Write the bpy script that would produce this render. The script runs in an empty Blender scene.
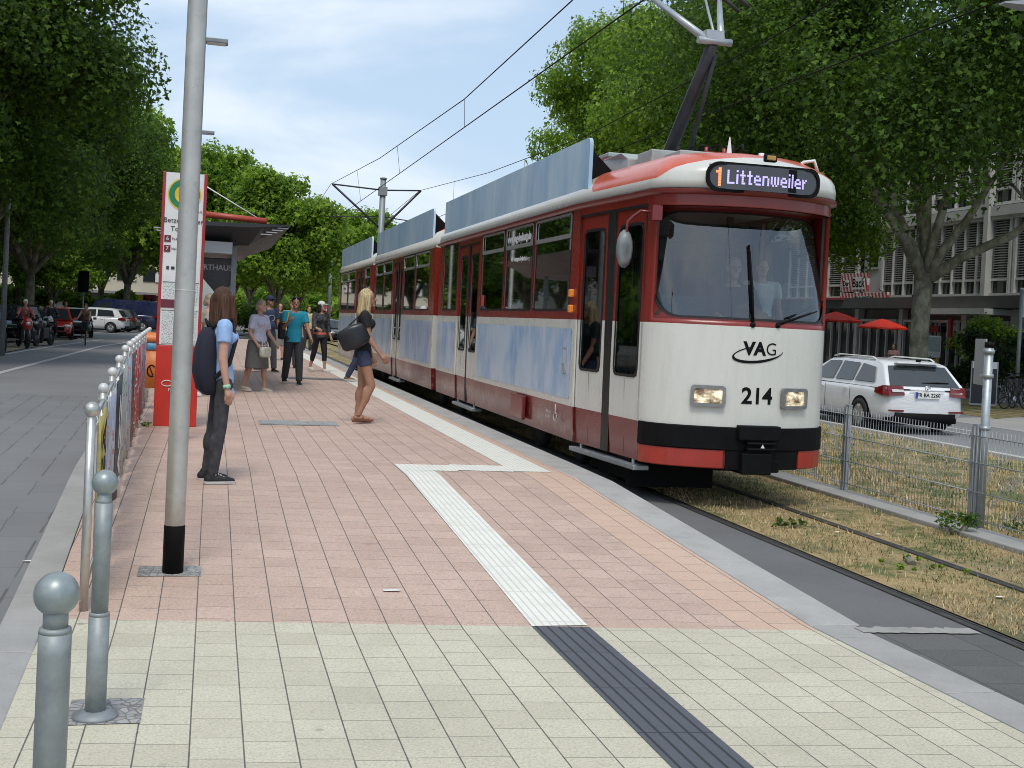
import bpy, math, random
import numpy as np
from mathutils import Vector, Matrix, Euler

R = math.radians
PI = math.pi
rng = random.Random(7)
sc = bpy.context.scene
COL = sc.collection

# ------------------------------------------------------------------ mesh builder
class MB:
    def __init__(self):
        self.v = []; self.f = []; self.m = []; self.s = []

    def add(self, verts, faces, mat=0, smooth=False):
        o = len(self.v)
        self.v += [Vector(p) for p in verts]
        for fc in faces:
            self.f.append([i + o for i in fc]); self.m.append(mat); self.s.append(smooth)
        return self

    def quad(self, a, b, c, d, mat=0, smooth=False):
        return self.add([a, b, c, d], [(0, 1, 2, 3)], mat, smooth)

    def box(self, c, s, rz=0.0, mat=0, M=None):
        hx, hy, hz = s[0] / 2, s[1] / 2, s[2] / 2
        pts = [Vector((x, y, z)) for z in (-hz, hz) for y in (-hy, hy) for x in (-hx, hx)]
        if M is None:
            M = Matrix.Rotation(rz, 3, 'Z')
        pts = [M @ p + Vector(c) for p in pts]
        return self.add(pts, [(0, 2, 3, 1), (4, 5, 7, 6), (0, 1, 5, 4), (2, 6, 7, 3), (0, 4, 6, 2), (1, 3, 7, 5)], mat)

    def loft(self, rings, mat=0, smooth=True, caps=True, closed=True):
        n = len(rings[0]); o = len(self.v)
        for r in rings:
            self.v += [Vector(p) for p in r]
        for i in range(len(rings) - 1):
            for j in range(n if closed else n - 1):
                k = (j + 1) % n
                self.f.append([o + i*n + j, o + i*n + k, o + (i+1)*n + k, o + (i+1)*n + j])
                self.m.append(mat); self.s.append(smooth)
        if caps and closed:
            self.f.append([o + j for j in range(n)][::-1]); self.m.append(mat); self.s.append(False)
            q = o + (len(rings) - 1) * n
            self.f.append([q + j for j in range(n)]); self.m.append(mat); self.s.append(False)
        return self

    def tube(self, pts, r, n=8, mat=0, caps=True, smooth=True):
        pts = [Vector(p) for p in pts]
        rs = r if isinstance(r, (list, tuple)) else [r] * len(pts)
        rings = []
        prev = None
        for i, p in enumerate(pts):
            if i == 0: d = pts[1] - p
            elif i == len(pts) - 1: d = p - pts[i-1]
            else: d = (pts[i+1] - p).normalized() + (p - pts[i-1]).normalized()
            if d.length < 1e-9: d = Vector((0, 0, 1))
            d.normalize()
            if prev is None:
                a = Vector((1, 0, 0)) if abs(d.x) < .8 else Vector((0, 1, 0))
                a = (a - d * a.dot(d)).normalized()
            else:
                a = prev - d * prev.dot(d)
                a = a.normalized() if a.length > 1e-6 else Vector((1, 0, 0))
            prev = a
            b = d.cross(a)
            rings.append([p + (a * math.cos(2*PI*k/n) + b * math.sin(2*PI*k/n)) * rs[i] for k in range(n)])
        return self.loft(rings, mat, smooth, caps)

    def lathe(self, prof, c=(0, 0, 0), n=16, mat=0, M=None, smooth=True):
        c = Vector(c)
        rings = []
        for rr, z in prof:
            ring = [Vector((rr*math.cos(2*PI*k/n), rr*math.sin(2*PI*k/n), z)) for k in range(n)]
            if M is not None: ring = [M @ p for p in ring]
            rings.append([p + c for p in ring])
        return self.loft(rings, mat, smooth, True)

    def ball(self, c, r, n=12, m=8, mat=0, M=None):
        rx, ry, rz = r if isinstance(r, (list, tuple)) else (r, r, r)
        prof = []
        rings = []
        for i in range(m + 1):
            t = -PI/2 + PI * i / m
            q = max(math.cos(t), .02)
            ring = [Vector((rx*q*math.cos(2*PI*k/n), ry*q*math.sin(2*PI*k/n), rz*math.sin(t))) for k in range(n)]
            if M is not None: ring = [M @ p for p in ring]
            rings.append([p + Vector(c) for p in ring])
        return self.loft(rings, mat, True, True)

    def prism(self, poly, z0, z1, mat=0, M=None):
        """poly: 2D points (x,y) extruded from z0 to z1, M: 4x4 applied after"""
        a = [Vector((p[0], p[1], z0)) for p in poly]; b = [Vector((p[0], p[1], z1)) for p in poly]
        pts = a + b
        if M is not None: pts = [M @ p for p in pts]
        n = len(poly)
        fs = [tuple(range(n))[::-1], tuple(range(n, 2*n))]
        fs += [(i, (i+1) % n, n + (i+1) % n, n + i) for i in range(n)]
        return self.add(pts, fs, mat)

    def move(self, M):
        self.v = [M @ p for p in self.v]; return self

    def merge(self, o, M=None):
        return self.add([M @ p for p in o.v] if M is not None else o.v, o.f, 0) if False else self._merge(o, M)

    def _merge(self, o, M):
        b = len(self.v)
        self.v += [(M @ p) if M is not None else p.copy() for p in o.v]
        self.f += [[i + b for i in fc] for fc in o.f]; self.m += o.m; self.s += o.s
        return self

    def build(self, name, mats, parent=None, bevel=0, solid=None, remesh=0, label=None, sub=0):
        me = bpy.data.meshes.new(name)
        vs = self.v
        root = parent
        while root is not None and root.parent is not None: root = root.parent
        if root is not None and root.get('_w'):
            inv = Matrix.Translation(root.location).inverted()
            vs = [inv @ p for p in vs]
        me.from_pydata([tuple(p) for p in vs], [], self.f)
        if not isinstance(mats, (list, tuple)): mats = [mats]
        for m_ in mats: me.materials.append(m_)
        me.polygons.foreach_set('material_index', self.m)
        me.polygons.foreach_set('use_smooth', self.s)
        me.update()
        o = bpy.data.objects.new(name, me); COL.objects.link(o)
        if parent is not None: o.parent = parent
        if solid:
            md = o.modifiers.new('solid', 'SOLIDIFY'); md.thickness = solid; md.offset = -1
            if len(mats) > 1: md.material_offset = len(mats) - 1; md.material_offset_rim = 0
        if bevel:
            md = o.modifiers.new('bevel', 'BEVEL'); md.width = bevel; md.segments = 2
            md.limit_method = 'ANGLE'; md.angle_limit = R(40)
        if remesh:
            md = o.modifiers.new('re', 'REMESH'); md.mode = 'VOXEL'; md.voxel_size = remesh; md.use_smooth_shade = True
            ms = o.modifiers.new('sm', 'SMOOTH'); ms.iterations = 4; ms.factor = .5
            BAKE.append(o)
        if sub:
            md = o.modifiers.new('sub', 'SUBSURF'); md.levels = sub; md.render_levels = sub
        if label: o['label'] = label
        return o

BAKE = []

def bake_all():
    dg = bpy.context.evaluated_depsgraph_get(); dg.update()
    for o in BAKE:
        me = bpy.data.meshes.new_from_object(o.evaluated_get(dg))
        mats = [m for m in o.data.materials]
        o.modifiers.clear(); old = o.data; o.data = me
        me.materials.clear()
        for m in mats: me.materials.append(m)
        me.polygons.foreach_set('use_smooth', [True] * len(me.polygons))
        me.name = old.name
    BAKE.clear()

def tag(o, label=None, cat=None, group=None, kind=None):
    if label: o['label'] = label
    if cat: o['category'] = cat
    if group: o['group'] = group
    if kind: o['kind'] = kind
    return o

def thing(name, label, cat, loc=(0, 0, 0), rz=0.0, group=None, world=False):
    o = bpy.data.objects.new(name, None); COL.objects.link(o)
    o.empty_display_size = .2
    o.location = loc; o.rotation_euler = (0, 0, rz)
    if world: o['_w'] = 1
    return tag(o, label, cat, group)

def struct(name, mb, mats, **k):
    o = mb.build(name, mats, **k); o['kind'] = 'structure'; return o

def copy_tree(o, parent=None):
    c = o.copy(); COL.objects.link(c)
    if parent is not None: c.parent = parent; c.matrix_parent_inverse = o.matrix_parent_inverse
    for ch in list(o.children): copy_tree(ch, c)
    return c

def dup(o, loc, rz=None, label=None, scale=None, group=None):
    c = copy_tree(o); c.location = loc
    if rz is not None: c.rotation_euler = (0, 0, rz)
    if scale: c.scale = scale if isinstance(scale, tuple) else (scale,) * 3
    if label: c['label'] = label
    if group: c['group'] = group
    return c

def text_mb(txt, size, M, depth=.004, mat=0, bold=0.0, align='CENTER', res=3):
    """mesh builder holding filled, slightly raised lettering; text lies in local XY, M places it"""
    cu = bpy.data.curves.new('lettering', 'FONT'); cu.body = txt; cu.size = size
    cu.extrude = depth / 2; cu.offset = bold; cu.align_x = align; cu.align_y = 'CENTER'; cu.resolution_u = res
    ob = bpy.data.objects.new('lettering', cu); COL.objects.link(ob)
    dg = bpy.context.evaluated_depsgraph_get(); dg.update()
    me = bpy.data.meshes.new_from_object(ob.evaluated_get(dg))
    mb = MB()
    mb.add([M @ v.co for v in me.vertices], [list(p.vertices) for p in me.polygons], mat)
    bpy.data.objects.remove(ob); bpy.data.curves.remove(cu); bpy.data.meshes.remove(me)
    return mb

def frame_M(origin, xdir, ydir):
    x = Vector(xdir).normalized(); y = Vector(ydir); y = (y - x * y.dot(x)).normalized(); z = x.cross(y)
    M = Matrix.Identity(4)
    for i in range(3):
        M[i][0] = x[i]; M[i][1] = y[i]; M[i][2] = z[i]; M[i][3] = origin[i]
    return M

# ------------------------------------------------------------------ materials
MATS = {}
class NT:
    def __init__(self, name):
        self.m = bpy.data.materials.new(name); self.m.use_nodes = True
        self.nt = self.m.node_tree
        self.b = self.nt.nodes['Principled BSDF']; self.out = self.nt.nodes['Material Output']
    def n(self, t, **k):
        nd = self.nt.nodes.new(t)
        for a, v in k.items(): setattr(nd, a, v)
        return nd
    def l(self, a, b): self.nt.links.new(a, b)
    def val(self, sock, v):
        if hasattr(v, 'is_output') or isinstance(v, bpy.types.NodeSocket): self.l(v, sock)
        else: sock.default_value = v
    def math(self, op, a, b=None, c=None, clamp=False):
        nd = self.n('ShaderNodeMath', operation=op); nd.use_clamp = clamp
        self.val(nd.inputs[0], a)
        if b is not None: self.val(nd.inputs[1], b)
        if c is not None: self.val(nd.inputs[2], c)
        return nd.outputs[0]
    def mix(self, f, a, b):
        nd = self.n('ShaderNodeMix', data_type='RGBA')
        self.val(nd.inputs[0], f)
        self.val(nd.inputs[6], a if not isinstance(a, tuple) else (*a[:3], 1))
        self.val(nd.inputs[7], b if not isinstance(b, tuple) else (*b[:3], 1))
        return nd.outputs[2]
    def mapr(self, v, a, b, c=0., d=1., smooth=False):
        nd = self.n('ShaderNodeMapRange'); nd.interpolation_type = 'SMOOTHSTEP' if smooth else 'LINEAR'
        self.val(nd.inputs[0], v)
        for i, q in enumerate((a, b, c, d)): self.val(nd.inputs[1 + i], q)
        return nd.outputs[0]
    def coord(self, kind='Object'):
        return self.n('ShaderNodeTexCoord').outputs[kind]
    def xyz(self, v):
        nd = self.n('ShaderNodeSeparateXYZ'); self.l(v, nd.inputs[0]); return nd.outputs
    def comb(self, x=0., y=0., z=0.):
        nd = self.n('ShaderNodeCombineXYZ')
        for i, q in enumerate((x, y, z)): self.val(nd.inputs[i], q)
        return nd.outputs[0]
    def mapping(self, v, scale=(1, 1, 1), loc=(0, 0, 0), rot=(0, 0, 0)):
        nd = self.n('ShaderNodeMapping'); self.l(v, nd.inputs[0])
        nd.inputs['Scale'].default_value = scale; nd.inputs['Location'].default_value = loc; nd.inputs['Rotation'].default_value = rot
        return nd.outputs[0]
    def noise(self, v, scale=5., detail=3., rough=.55, col=False):
        nd = self.n('ShaderNodeTexNoise'); self.l(v, nd.inputs['Vector'])
        nd.inputs['Scale'].default_value = scale; nd.inputs['Detail'].default_value = detail; nd.inputs['Roughness'].default_value = rough
        return nd.outputs['Color' if col else 'Fac']
    def white(self, v):
        nd = self.n('ShaderNodeTexWhiteNoise', noise_dimensions='3D'); self.l(v, nd.inputs['Vector']); return nd.outputs['Value']
    def bump(self, h, strength=.3, dist=.01):
        nd = self.n('ShaderNodeBump'); nd.inputs['Strength'].default_value = strength; nd.inputs['Distance'].default_value = dist
        self.l(h, nd.inputs['Height']); self.l(nd.outputs[0], self.b.inputs['Normal'])
    def set(self, color=None, rough=None, metal=None, **k):
        if color is not None: self.val(self.b.inputs['Base Color'], (*color[:3], 1) if isinstance(color, tuple) else color)
        if rough is not None: self.val(self.b.inputs['Roughness'], rough)
        if metal is not None: self.val(self.b.inputs['Metallic'], metal)
        for a, v in k.items(): self.val(self.b.inputs[a.replace('_', ' ')], v)
        return self

def mat(name, color, rough=.6, metal=0., var=.18, scale=6., bump=0., bscale=60., dirt=None, dirt_amt=0., coat=0., spec=None):
    """solid paint-like surface with a soft mottled variation of the colour itself"""
    if name in MATS: return MATS[name]
    t = NT(name)
    co = t.coord()
    n1 = t.noise(co, scale, 4., .6)
    lo = tuple(c * (1 - var) for c in color); hi = tuple(min(1, c * (1 + var)) for c in color)
    c = t.mix(t.mapr(n1, .3, .7), lo, hi)
    if dirt is not None:
        n2 = t.noise(co, scale * 2.7, 5., .65)
        c = t.mix(t.mapr(n2, .55, .75, 0., dirt_amt), c, dirt)
    t.set(c, t.mapr(n1, .2, .8, max(.03, rough - .08), min(1, rough + .08)), metal)
    if coat: t.b.inputs['Coat Weight'].default_value = coat; t.b.inputs['Coat Roughness'].default_value = .08
    if spec is not None: t.b.inputs['Specular IOR Level'].default_value = spec
    if bump: t.bump(t.noise(co, bscale, 3.), bump, .005)
    MATS[name] = t.m
    return t.m

def glass(name, tint=(.6, .66, .66), alpha=.35, rough=.02):
    """thin pane: mostly see-through, tinted, with mirror reflection"""
    if name in MATS: return MATS[name]
    t = NT(name); nt = t.nt
    tr = t.n('ShaderNodeBsdfTransparent'); tr.inputs[0].default_value = (*tint, 1)
    gl = t.n('ShaderNodeBsdfGlossy'); gl.inputs['Roughness'].default_value = rough
    fr = t.n('ShaderNodeFresnel'); fr.inputs['IOR'].default_value = 1.5
    f2 = t.math('MULTIPLY_ADD', fr.outputs[0], 1.0, alpha, clamp=True)
    mx = t.n('ShaderNodeMixShader'); t.l(f2, mx.inputs[0]); t.l(tr.outputs[0], mx.inputs[1]); t.l(gl.outputs[0], mx.inputs[2])
    t.l(mx.outputs[0], t.out.inputs[0])
    nt.nodes.remove(t.b)
    MATS[name] = t.m
    return t.m

def darkglass(name, color=(.012, .015, .016), rough=.04):
    if name in MATS: return MATS[name]
    t = NT(name)
    n = t.noise(t.coord(), 2., 2.)
    t.set(t.mix(n, color, tuple(c * 1.8 for c in color)), rough); t.b.inputs['Specular IOR Level'].default_value = .8
    MATS[name] = t.m; return t.m

def emit(name, color, strength):
    if name in MATS: return MATS[name]
    t = NT(name)
    n = t.noise(t.coord(), 30., 1.)
    t.set(color, .4); t.val(t.b.inputs['Emission Color'], (*color, 1)); t.val(t.b.inputs['Emission Strength'], strength)
    MATS[name] = t.m; return t.m

M_STEEL = mat('galvanised_steel', (.42, .45, .46), .45, .75, .15, 14., dirt=(.25, .26, .26), dirt_amt=.4)
M_STAIN = mat('brushed_stainless', (.56, .55, .51), .34, .85, .12, 10., dirt=(.35, .33, .28), dirt_amt=.35)
M_BLACK = mat('black_plastic', (.006, .006, .0065), .6, 0., .3, 8., spec=.12)
M_RUBBER = mat('tyre_rubber', (.018, .018, .018), .85, 0., .3, 20.)
M_DARKM = mat('dark_grey_metal', (.045, .048, .052), .5, .3, .3, 8.)
M_GREYM = mat('grey_painted_metal', (.22, .24, .25), .5, .2, .2, 8.)
M_WHITE = mat('white_paint', (.74, .74, .71), .45, 0., .05, 5.)
M_CHROME = mat('polished_metal', (.7, .7, .7), .18, 1., .1, 6.)

def gz(y):
    """height of the walking surface: street level in front, a short ramp, then the raised platform"""
    if y <= 6.3: return 0.0
    if y >= 10.9: return .22
    return .22 * (y - 6.3) / 4.6
# ------------------------------------------------------------------ ground materials
def paver_mat(name, c1, c2, joint=(.09, .085, .075), w=.2, d=.225, shear=.1, x0=-.015, edge=None):
    t = NT(name); x, y, z = t.xyz(t.coord())
    u = t.math('DIVIDE', t.math('SUBTRACT', x, x0), w)
    cid = t.math('FLOOR', u); fu = t.math('FRACT', u)
    r = t.white(t.comb(cid, 3.1, 0.))
    yy = t.math('ADD', t.math('DIVIDE', t.math('MULTIPLY_ADD', x, shear, y), d), r)
    rid = t.math('FLOOR', yy); fv = t.math('FRACT', yy)
    du = t.math('MULTIPLY', t.math('MINIMUM', fu, t.math('SUBTRACT', 1., fu)), w)
    dv = t.math('MULTIPLY', t.math('MINIMUM', fv, t.math('SUBTRACT', 1., fv)), d)
    co = t.coord()
    wob = t.math('MULTIPLY', t.noise(co, 25., 2.), .0025)
    ju = t.mapr(t.math('ADD', du, wob), .0028, .0052, .95, 0.)
    jv = t.mapr(t.math('ADD', dv, wob), .0016, .0042, .9, 0.)
    j = t.math('MAXIMUM', ju, jv)
    rv = t.white(t.comb(cid, rid, 1.))
    nz = t.noise(co, 1.1, 5., .65)
    base = t.mix(t.math('MULTIPLY_ADD', rv, .75, .12), c1, c2)
    base = t.mix(t.mapr(nz, .42, .72, 0., .3), base, tuple(q * .62 for q in c1))
    sp = t.noise(co, 75., 4., .8); sp2 = t.noise(co, 21., 4., .75)
    base = t.mix(t.mapr(sp, .46, .68, 0., .62), base, tuple(q * .45 for q in c1))
    base = t.mix(t.mapr(sp2, .52, .75, 0., .35), base, tuple(q * .6 for q in c1))
    base = t.mix(t.mapr(t.noise(t.mapping(co, loc=(3, 7, 1)), 60., 3., .7), .58, .7, 0., .35), base, tuple(min(1, q * 1.3) for q in c2))
    gum = t.n('ShaderNodeTexVoronoi'); t.l(co, gum.inputs['Vector']); gum.inputs['Scale'].default_value = 2.3
    base = t.mix(t.mapr(gum.outputs['Distance'], .025, .055, .55, 0.), base, tuple(q * .4 for q in c1))
    g2 = t.n('ShaderNodeTexVoronoi'); t.l(t.mapping(co, scale=(1.6, 1, 1)), g2.inputs['Vector']); g2.inputs['Scale'].default_value = 6.5
    pick = t.mapr(t.xyz(g2.outputs['Color'])[0], .72, .76)
    base = t.mix(t.math('MULTIPLY', pick, t.mapr(g2.outputs['Distance'], .03, .09, .6, 0.)), base, tuple(q * .35 for q in c1))
    base = t.mix(t.mapr(t.noise(t.mapping(co, scale=(1, .35, 1)), 1.9, 5., .7), .54, .72, 0., .22), base, tuple(q * .5 for q in c1))
    st = t.noise(co, 7., 4., .7)
    base = t.mix(t.mapr(st, .64, .8, 0., .4), base, (.12, .11, .1))
    if edge is not None:   # slightly warmer new pavers along the kerb side
        base = t.mix(t.mapr(x, edge[0], edge[0] + .02, 0., edge[2]), base, edge[1])
    t.set(t.mix(j, base, joint), .8)
    h = t.math('SUBTRACT', t.math('MULTIPLY', sp, .15), j)
    t.bump(h, .5, .006)
    MATS[name] = t.m; return t.m

def cobble_mat():
    t = NT('patched_cobbles'); co = t.coord(); v = t.n('ShaderNodeTexVoronoi', feature='DISTANCE_TO_EDGE'); t.l(co, v.inputs['Vector']); v.inputs['Scale'].default_value = 22
    v2 = t.n('ShaderNodeTexVoronoi'); t.l(co, v2.inputs['Vector']); v2.inputs['Scale'].default_value = 22
    hs = t.xyz(v2.outputs['Color'])[0]
    t.set(t.mix(t.mapr(v.outputs['Distance'], .03, .1), (.16, .155, .145), t.mix(hs, (.24, .24, .235), (.38, .37, .355))), .85); t.bump(v.outputs['Distance'], .5, .01); return t.m
def speckle(name, c, c2, scale=90., big=1.5, rough=.85, amt=.5, bump=.25, cracks=0.):
    t = NT(name); co = t.coord()
    n1 = t.noise(co, scale * .6, 5., .8); n2 = t.noise(co, big, 5., .6)
    col = t.mix(t.mapr(n1, .35, .7, 0., amt), c, c2)
    col = t.mix(t.mapr(n2, .4, .7, 0., .45), col, tuple(q * .65 for q in c))
    if cracks:
        vo = t.n('ShaderNodeTexVoronoi', feature='DISTANCE_TO_EDGE'); t.l(co, vo.inputs['Vector']); vo.inputs['Scale'].default_value = .55
        col = t.mix(t.mapr(vo.outputs['Distance'], .0, .006, cracks, 0.), col, (.01, .01, .01))
    t.set(col, rough); t.bump(n1, bump, .004)
    MATS[name] = t.m; return t.m

M_CREAM = paver_mat('cream_pavers', (.55, .51, .39), (.65, .61, .475))
M_PINK = paver_mat('pink_pavers', (.53, .375, .3), (.63, .465, .375), edge=(2.98, (.66, .46, .32), .4))
M_ASPH = speckle('asphalt', (.205, .206, .208), (.29, .29, .29), 140., .35, .9, .6)
M_TRACKASPH = speckle('track_asphalt', (.125, .125, .122), (.2, .2, .2), 120., .8, .9, .55)
M_CONC = speckle('kerb_concrete', (.33, .32, .3), (.45, .44, .42), 150., 2.5, .85, .6)
M_GRAN = speckle('granite_kerb', (.36, .35, .33), (.54, .53, .5), 180., 3., .75, .7)
M_SIDE = speckle('far_pavement', (.2, .195, .18), (.28, .27, .25), 60., .4)
M_SAND = speckle('sandy_joint', (.3, .29, .27), (.45, .44, .42), 60., 5.)
M_COBB = cobble_mat()

def road_slab_mat():
    t = NT('dark_road_slabs'); co = t.coord(); x, y, z = t.xyz(co)
    # long courses running with the road, short cross joints
    xr = t.math('MULTIPLY_ADD', y, .031, x)
    u = t.math('DIVIDE', xr, .3); cid = t.math('FLOOR', u); fu = t.math('FRACT', u)
    r = t.white(t.comb(cid, 1.7, 0.))
    v = t.math('ADD', t.math('DIVIDE', y, .55), r); rid = t.math('FLOOR', v); fv = t.math('FRACT', v)
    du = t.math('MULTIPLY', t.math('MINIMUM', fu, t.math('SUBTRACT', 1., fu)), .3)
    dv = t.math('MULTIPLY', t.math('MINIMUM', fv, t.math('SUBTRACT', 1., fv)), .55)
    gap = t.mapr(t.white(t.comb(cid, t.math('FLOOR', t.math('MULTIPLY', y, 3.2)), 5.)), .35, .45)
    ju = t.math('MULTIPLY', t.mapr(du, .006, .012, 1., 0.), gap)
    jv = t.mapr(dv, .003, .008, .5, 0.)
    j = t.math('MULTIPLY', t.math('MAXIMUM', ju, jv), .5)
    n1 = t.noise(co, 90., 4., .8); n2 = t.noise(co, .5, 5.)
    base = t.mix(t.white(t.comb(cid, rid, 2.)), (.2, .202, .204), (.22, .222, .224))
    base = t.mix(t.mapr(n1, .4, .7, 0., .4), base, (.19, .19, .19))
    base = t.mix(t.mapr(n2, .4, .7, 0., .4), base, (.14, .14, .14))
    t.set(t.mix(j, base, (.02, .02, .02)), .85); t.bump(n1, .25, .004)
    return t.m
M_SLAB = road_slab_mat()

def grass_mat(name, dry=.75):
    t = NT(name); co = t.coord()
    n1 = t.noise(co, 1.6, 6., .7); n2 = t.noise(co, 38., 3., .7); n3 = t.noise(co, 9., 4., .7)
    straw = t.mix(n2, (.29, .2, .085), (.5, .38, .19))
    green = t.mix(n2, (.06, .085, .02), (.15, .17, .05))
    g = t.mix(t.mapr(t.math('MULTIPLY_ADD', n3, .45, n1), dry - .06, dry + .12), straw, green)
    g = t.mix(t.mapr(n3, .55, .7, 0., .65), g, (.17, .125, .08)); g = t.mix(t.mapr(t.noise(co, .7, 4., .6), .5, .65, 0., .45), g, (.21, .17, .11))
    t.set(g, .95); t.bump(n2, .8, .03)
    return t.m
M_GRASS = grass_mat('dry_track_grass', .74)
M_GRASS2 = grass_mat('dry_verge_grass', .69)

def line_xy(pl, z):  # polygon helper
    return [(x, y, z(x, y) if callable(z) else z) for x, y in pl]

# ------------------------------------------------------------------ the ground sheets
mb = MB(); mb.quad((-400, -60, -.17), (400, -60, -.17), (400, 700, -.17), (-400, 700, -.17))
struct('ground', mb, M_SIDE)

def xlo(y): return -.93 - .03 * (y - 5)
def xli(y): return -.72 - .03 * (y - 5)
def xri(y): return 3.42 + (.03 * (6.3 - y) if y < 6.3 else 0.0)
def xro(y): return 3.70 + (.04 if y > 9 else .04 * (y - 6.3) / 2.7 if y > 6.3 else .03 * (6.3 - y))
def ybound(x): return 6.51 - .1 * x

def strip(mb, xa, xb, ys, z=gz, dz=0.0, mat=0):
    for a, b in zip(ys[:-1], ys[1:]):
        mb.quad((xa(a), a, z(a) + dz), (xb(a), a, z(a) + dz), (xb(b), b, z(b) + dz), (xa(b), b, z(b) + dz), mat)

YS = [6.3 + .0] + [6.3 + 4.6 * i / 8 for i in range(1, 9)] + [14, 20, 30, 45, 62]
# cream forecourt in front, cut along the skewed colour change
mb = MB()
ya, yb_ = ybound(3.42), ybound(-.765)
mb.add([(xli(-5) - .03, -5, 0), (xri(-5), -5, 0), (3.42, ya, 0), (2.1, 6.3, 0), (-.79, 6.3, 0), (2.1, 6.3, 0), (-.8, yb_, gz(yb_))], [(0, 1, 2, 3, 4), (4, 3, 6)])
struct('forecourt_pavement', mb, M_CREAM)
mb = MB()
a = ybound(3.42); b = ybound(-.76)
mb.add([(3.42, a, 0), (3.42, 6.3, 0), (2.1, 6.3, 0), (3.42, 6.61, gz(6.61)), (-.8, 6.61, gz(6.61)), (-.8, b, gz(b))], [(0, 1, 2), (2, 1, 3, 4, 5)])
strip(mb, xli, xri, [6.61] + YS[1:])
struct('platform_pavement', mb, M_PINK)

def kerb(name, xa, xb, ys, m, depth=.3, gaps=1.0):
    mb = MB(); y = ys[0]
    while y < ys[1] - .01:
        yb = min(y + gaps, ys[1]); g = .006
        a0, a1, b0, b1 = xa(y), xb(y), xa(yb - g), xb(yb - g); za, zb = gz(y) + .004, gz(yb - g) + .004
        mb.add([(a0, y, za), (a1, y, za), (b1, yb - g, zb), (b0, yb - g, zb), (a0, y, za - depth), (a1, y, za - depth), (b1, yb - g, zb - depth), (b0, yb - g, zb - depth)],
               [(0, 1, 2, 3), (0, 4, 5, 1), (1, 5, 6, 2), (2, 6, 7, 3), (3, 7, 4, 0)])
        y = yb
    return struct(name, mb, m, bevel=.008)
kerb('road_kerb', xlo, lambda y: xli(y) - .004, (-5, 62), M_CONC)
kerb('forecourt_kerb', lambda y: xri(y) + .004, xro, (-5, 6.25), M_CONC)
kerb('platform_kerb', lambda y: 3.424, lambda y: 3.742, (6.26, 62), M_GRAN, gaps=1.5)

# guidance strips for the blind: ribbed white tiles, a dark continuation on the forecourt
def rib_mat(name, c, gap, w=.045):
    t = NT(name); co = t.coord(); x, y, z = t.xyz(co)
    f = t.math('FRACT', t.math('DIVIDE', t.math('MULTIPLY_ADD', y, .0, x), w))
    g = t.mapr(t.math('ABSOLUTE', t.math('SUBTRACT', f, .5)), .36, .44)
    fy = t.math('FRACT', t.math('DIVIDE', t.math('MULTIPLY_ADD', x, .1, y), .6))
    j = t.mapr(t.math('ABSOLUTE', t.math('SUBTRACT', fy, .5)), .492, .496)
    n = t.noise(co, 5., 5., .65); n2 = t.noise(co, 90., 2.)
    col = t.mix(t.mapr(n, .45, .75, 0., .35), c, tuple(q * .6 for q in c))
    col = t.mix(t.mapr(n2, .55, .7, 0., .25), col, tuple(q * .6 for q in c))
    t.set(t.mix(t.math('MAXIMUM', g, j), col, gap), .7)
    t.bump(t.math('SUBTRACT', 1., t.math('MAXIMUM', g, j)), .6, .006)
    return t.m
M_RIBW = rib_mat('white_ribbed_tile', (.8, .785, .7), (.64, .63, .56))
M_RIBD = rib_mat('dark_ribbed_tile', (.095, .1, .115), (.03, .03, .035), .062)
mb = MB()
strip(mb, lambda y: 2.9, lambda y: 3.29, [11.3] + [14, 20, 30, 45, 62], dz=.004)
for (xa, xb, ya) in ((1.79, 2.35, 11.27), (2.35, 2.63, 11.32), (2.63, 2.9, 11.3)):
    mb.quad((xa, ya, .224), (xb, ya - .03, .224), (xb, ya + .42, .224), (xa, ya + .45, .224))
strip(mb, lambda y: 1.775 + .003 * (y - 6.3), lambda y: 2.095 + .003 * (y - 6.3), [6.33] + YS[1:9] + [11.27], dz=.004)
struct('white_guidance_strip', mb, M_RIBW)
mb = MB(); mb.quad((1.74, -5, .004), (2.06, -5, .004), (2.095, 6.30, .004), (1.775, 6.33, .004))
struct('dark_guidance_strip', mb, M_RIBD)
# inspection covers and stone patches let into the paving
mb = MB(); mb.quad((.64, 15.55, .2255), (1.66, 15.6, .2255), (1.66, 16.25, .2255), (.64, 16.2, .2255))
for k in range(5): mb.box((.75 + .2 * k, 15.9, .228), (.16, .5, .004))
tag(mb.build('access_cover', mat('cover_stone', (.3, .31, .29), .7, 0., .25, 20.)), 'flat grey access cover set in the pink platform at the feet of the blonde woman', 'cover')
mb = MB(); mb.box((2.35, 26.9, .228), (1.35, .6, .008)); mb.box((2.35, 26.9, .234), (1.2, .45, .006))
tag(mb.build('access_cover', mat('cover_iron', (.16, .165, .17), .6, .3, .25, 20.)), 'thin dark access cover on the platform beside the man in the teal shirt', 'cover')
def patch(x0, x1, y0, y1):
    mb = MB(); mb.add([(x0, y0, gz(y0) + .003), (x1, y0, gz(y0) + .003), (x1, y1, gz(y1) + .003), (x0, y1, gz(y1) + .003)], [(0, 1, 2, 3)]); return mb
o = struct('bollard_base_patch', patch(-.5, -.21, 4.94, 5.26), M_COBB)
o = struct('pole_base_patch', patch(-.37, .0, 7.4, 7.64), M_COBB)

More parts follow.
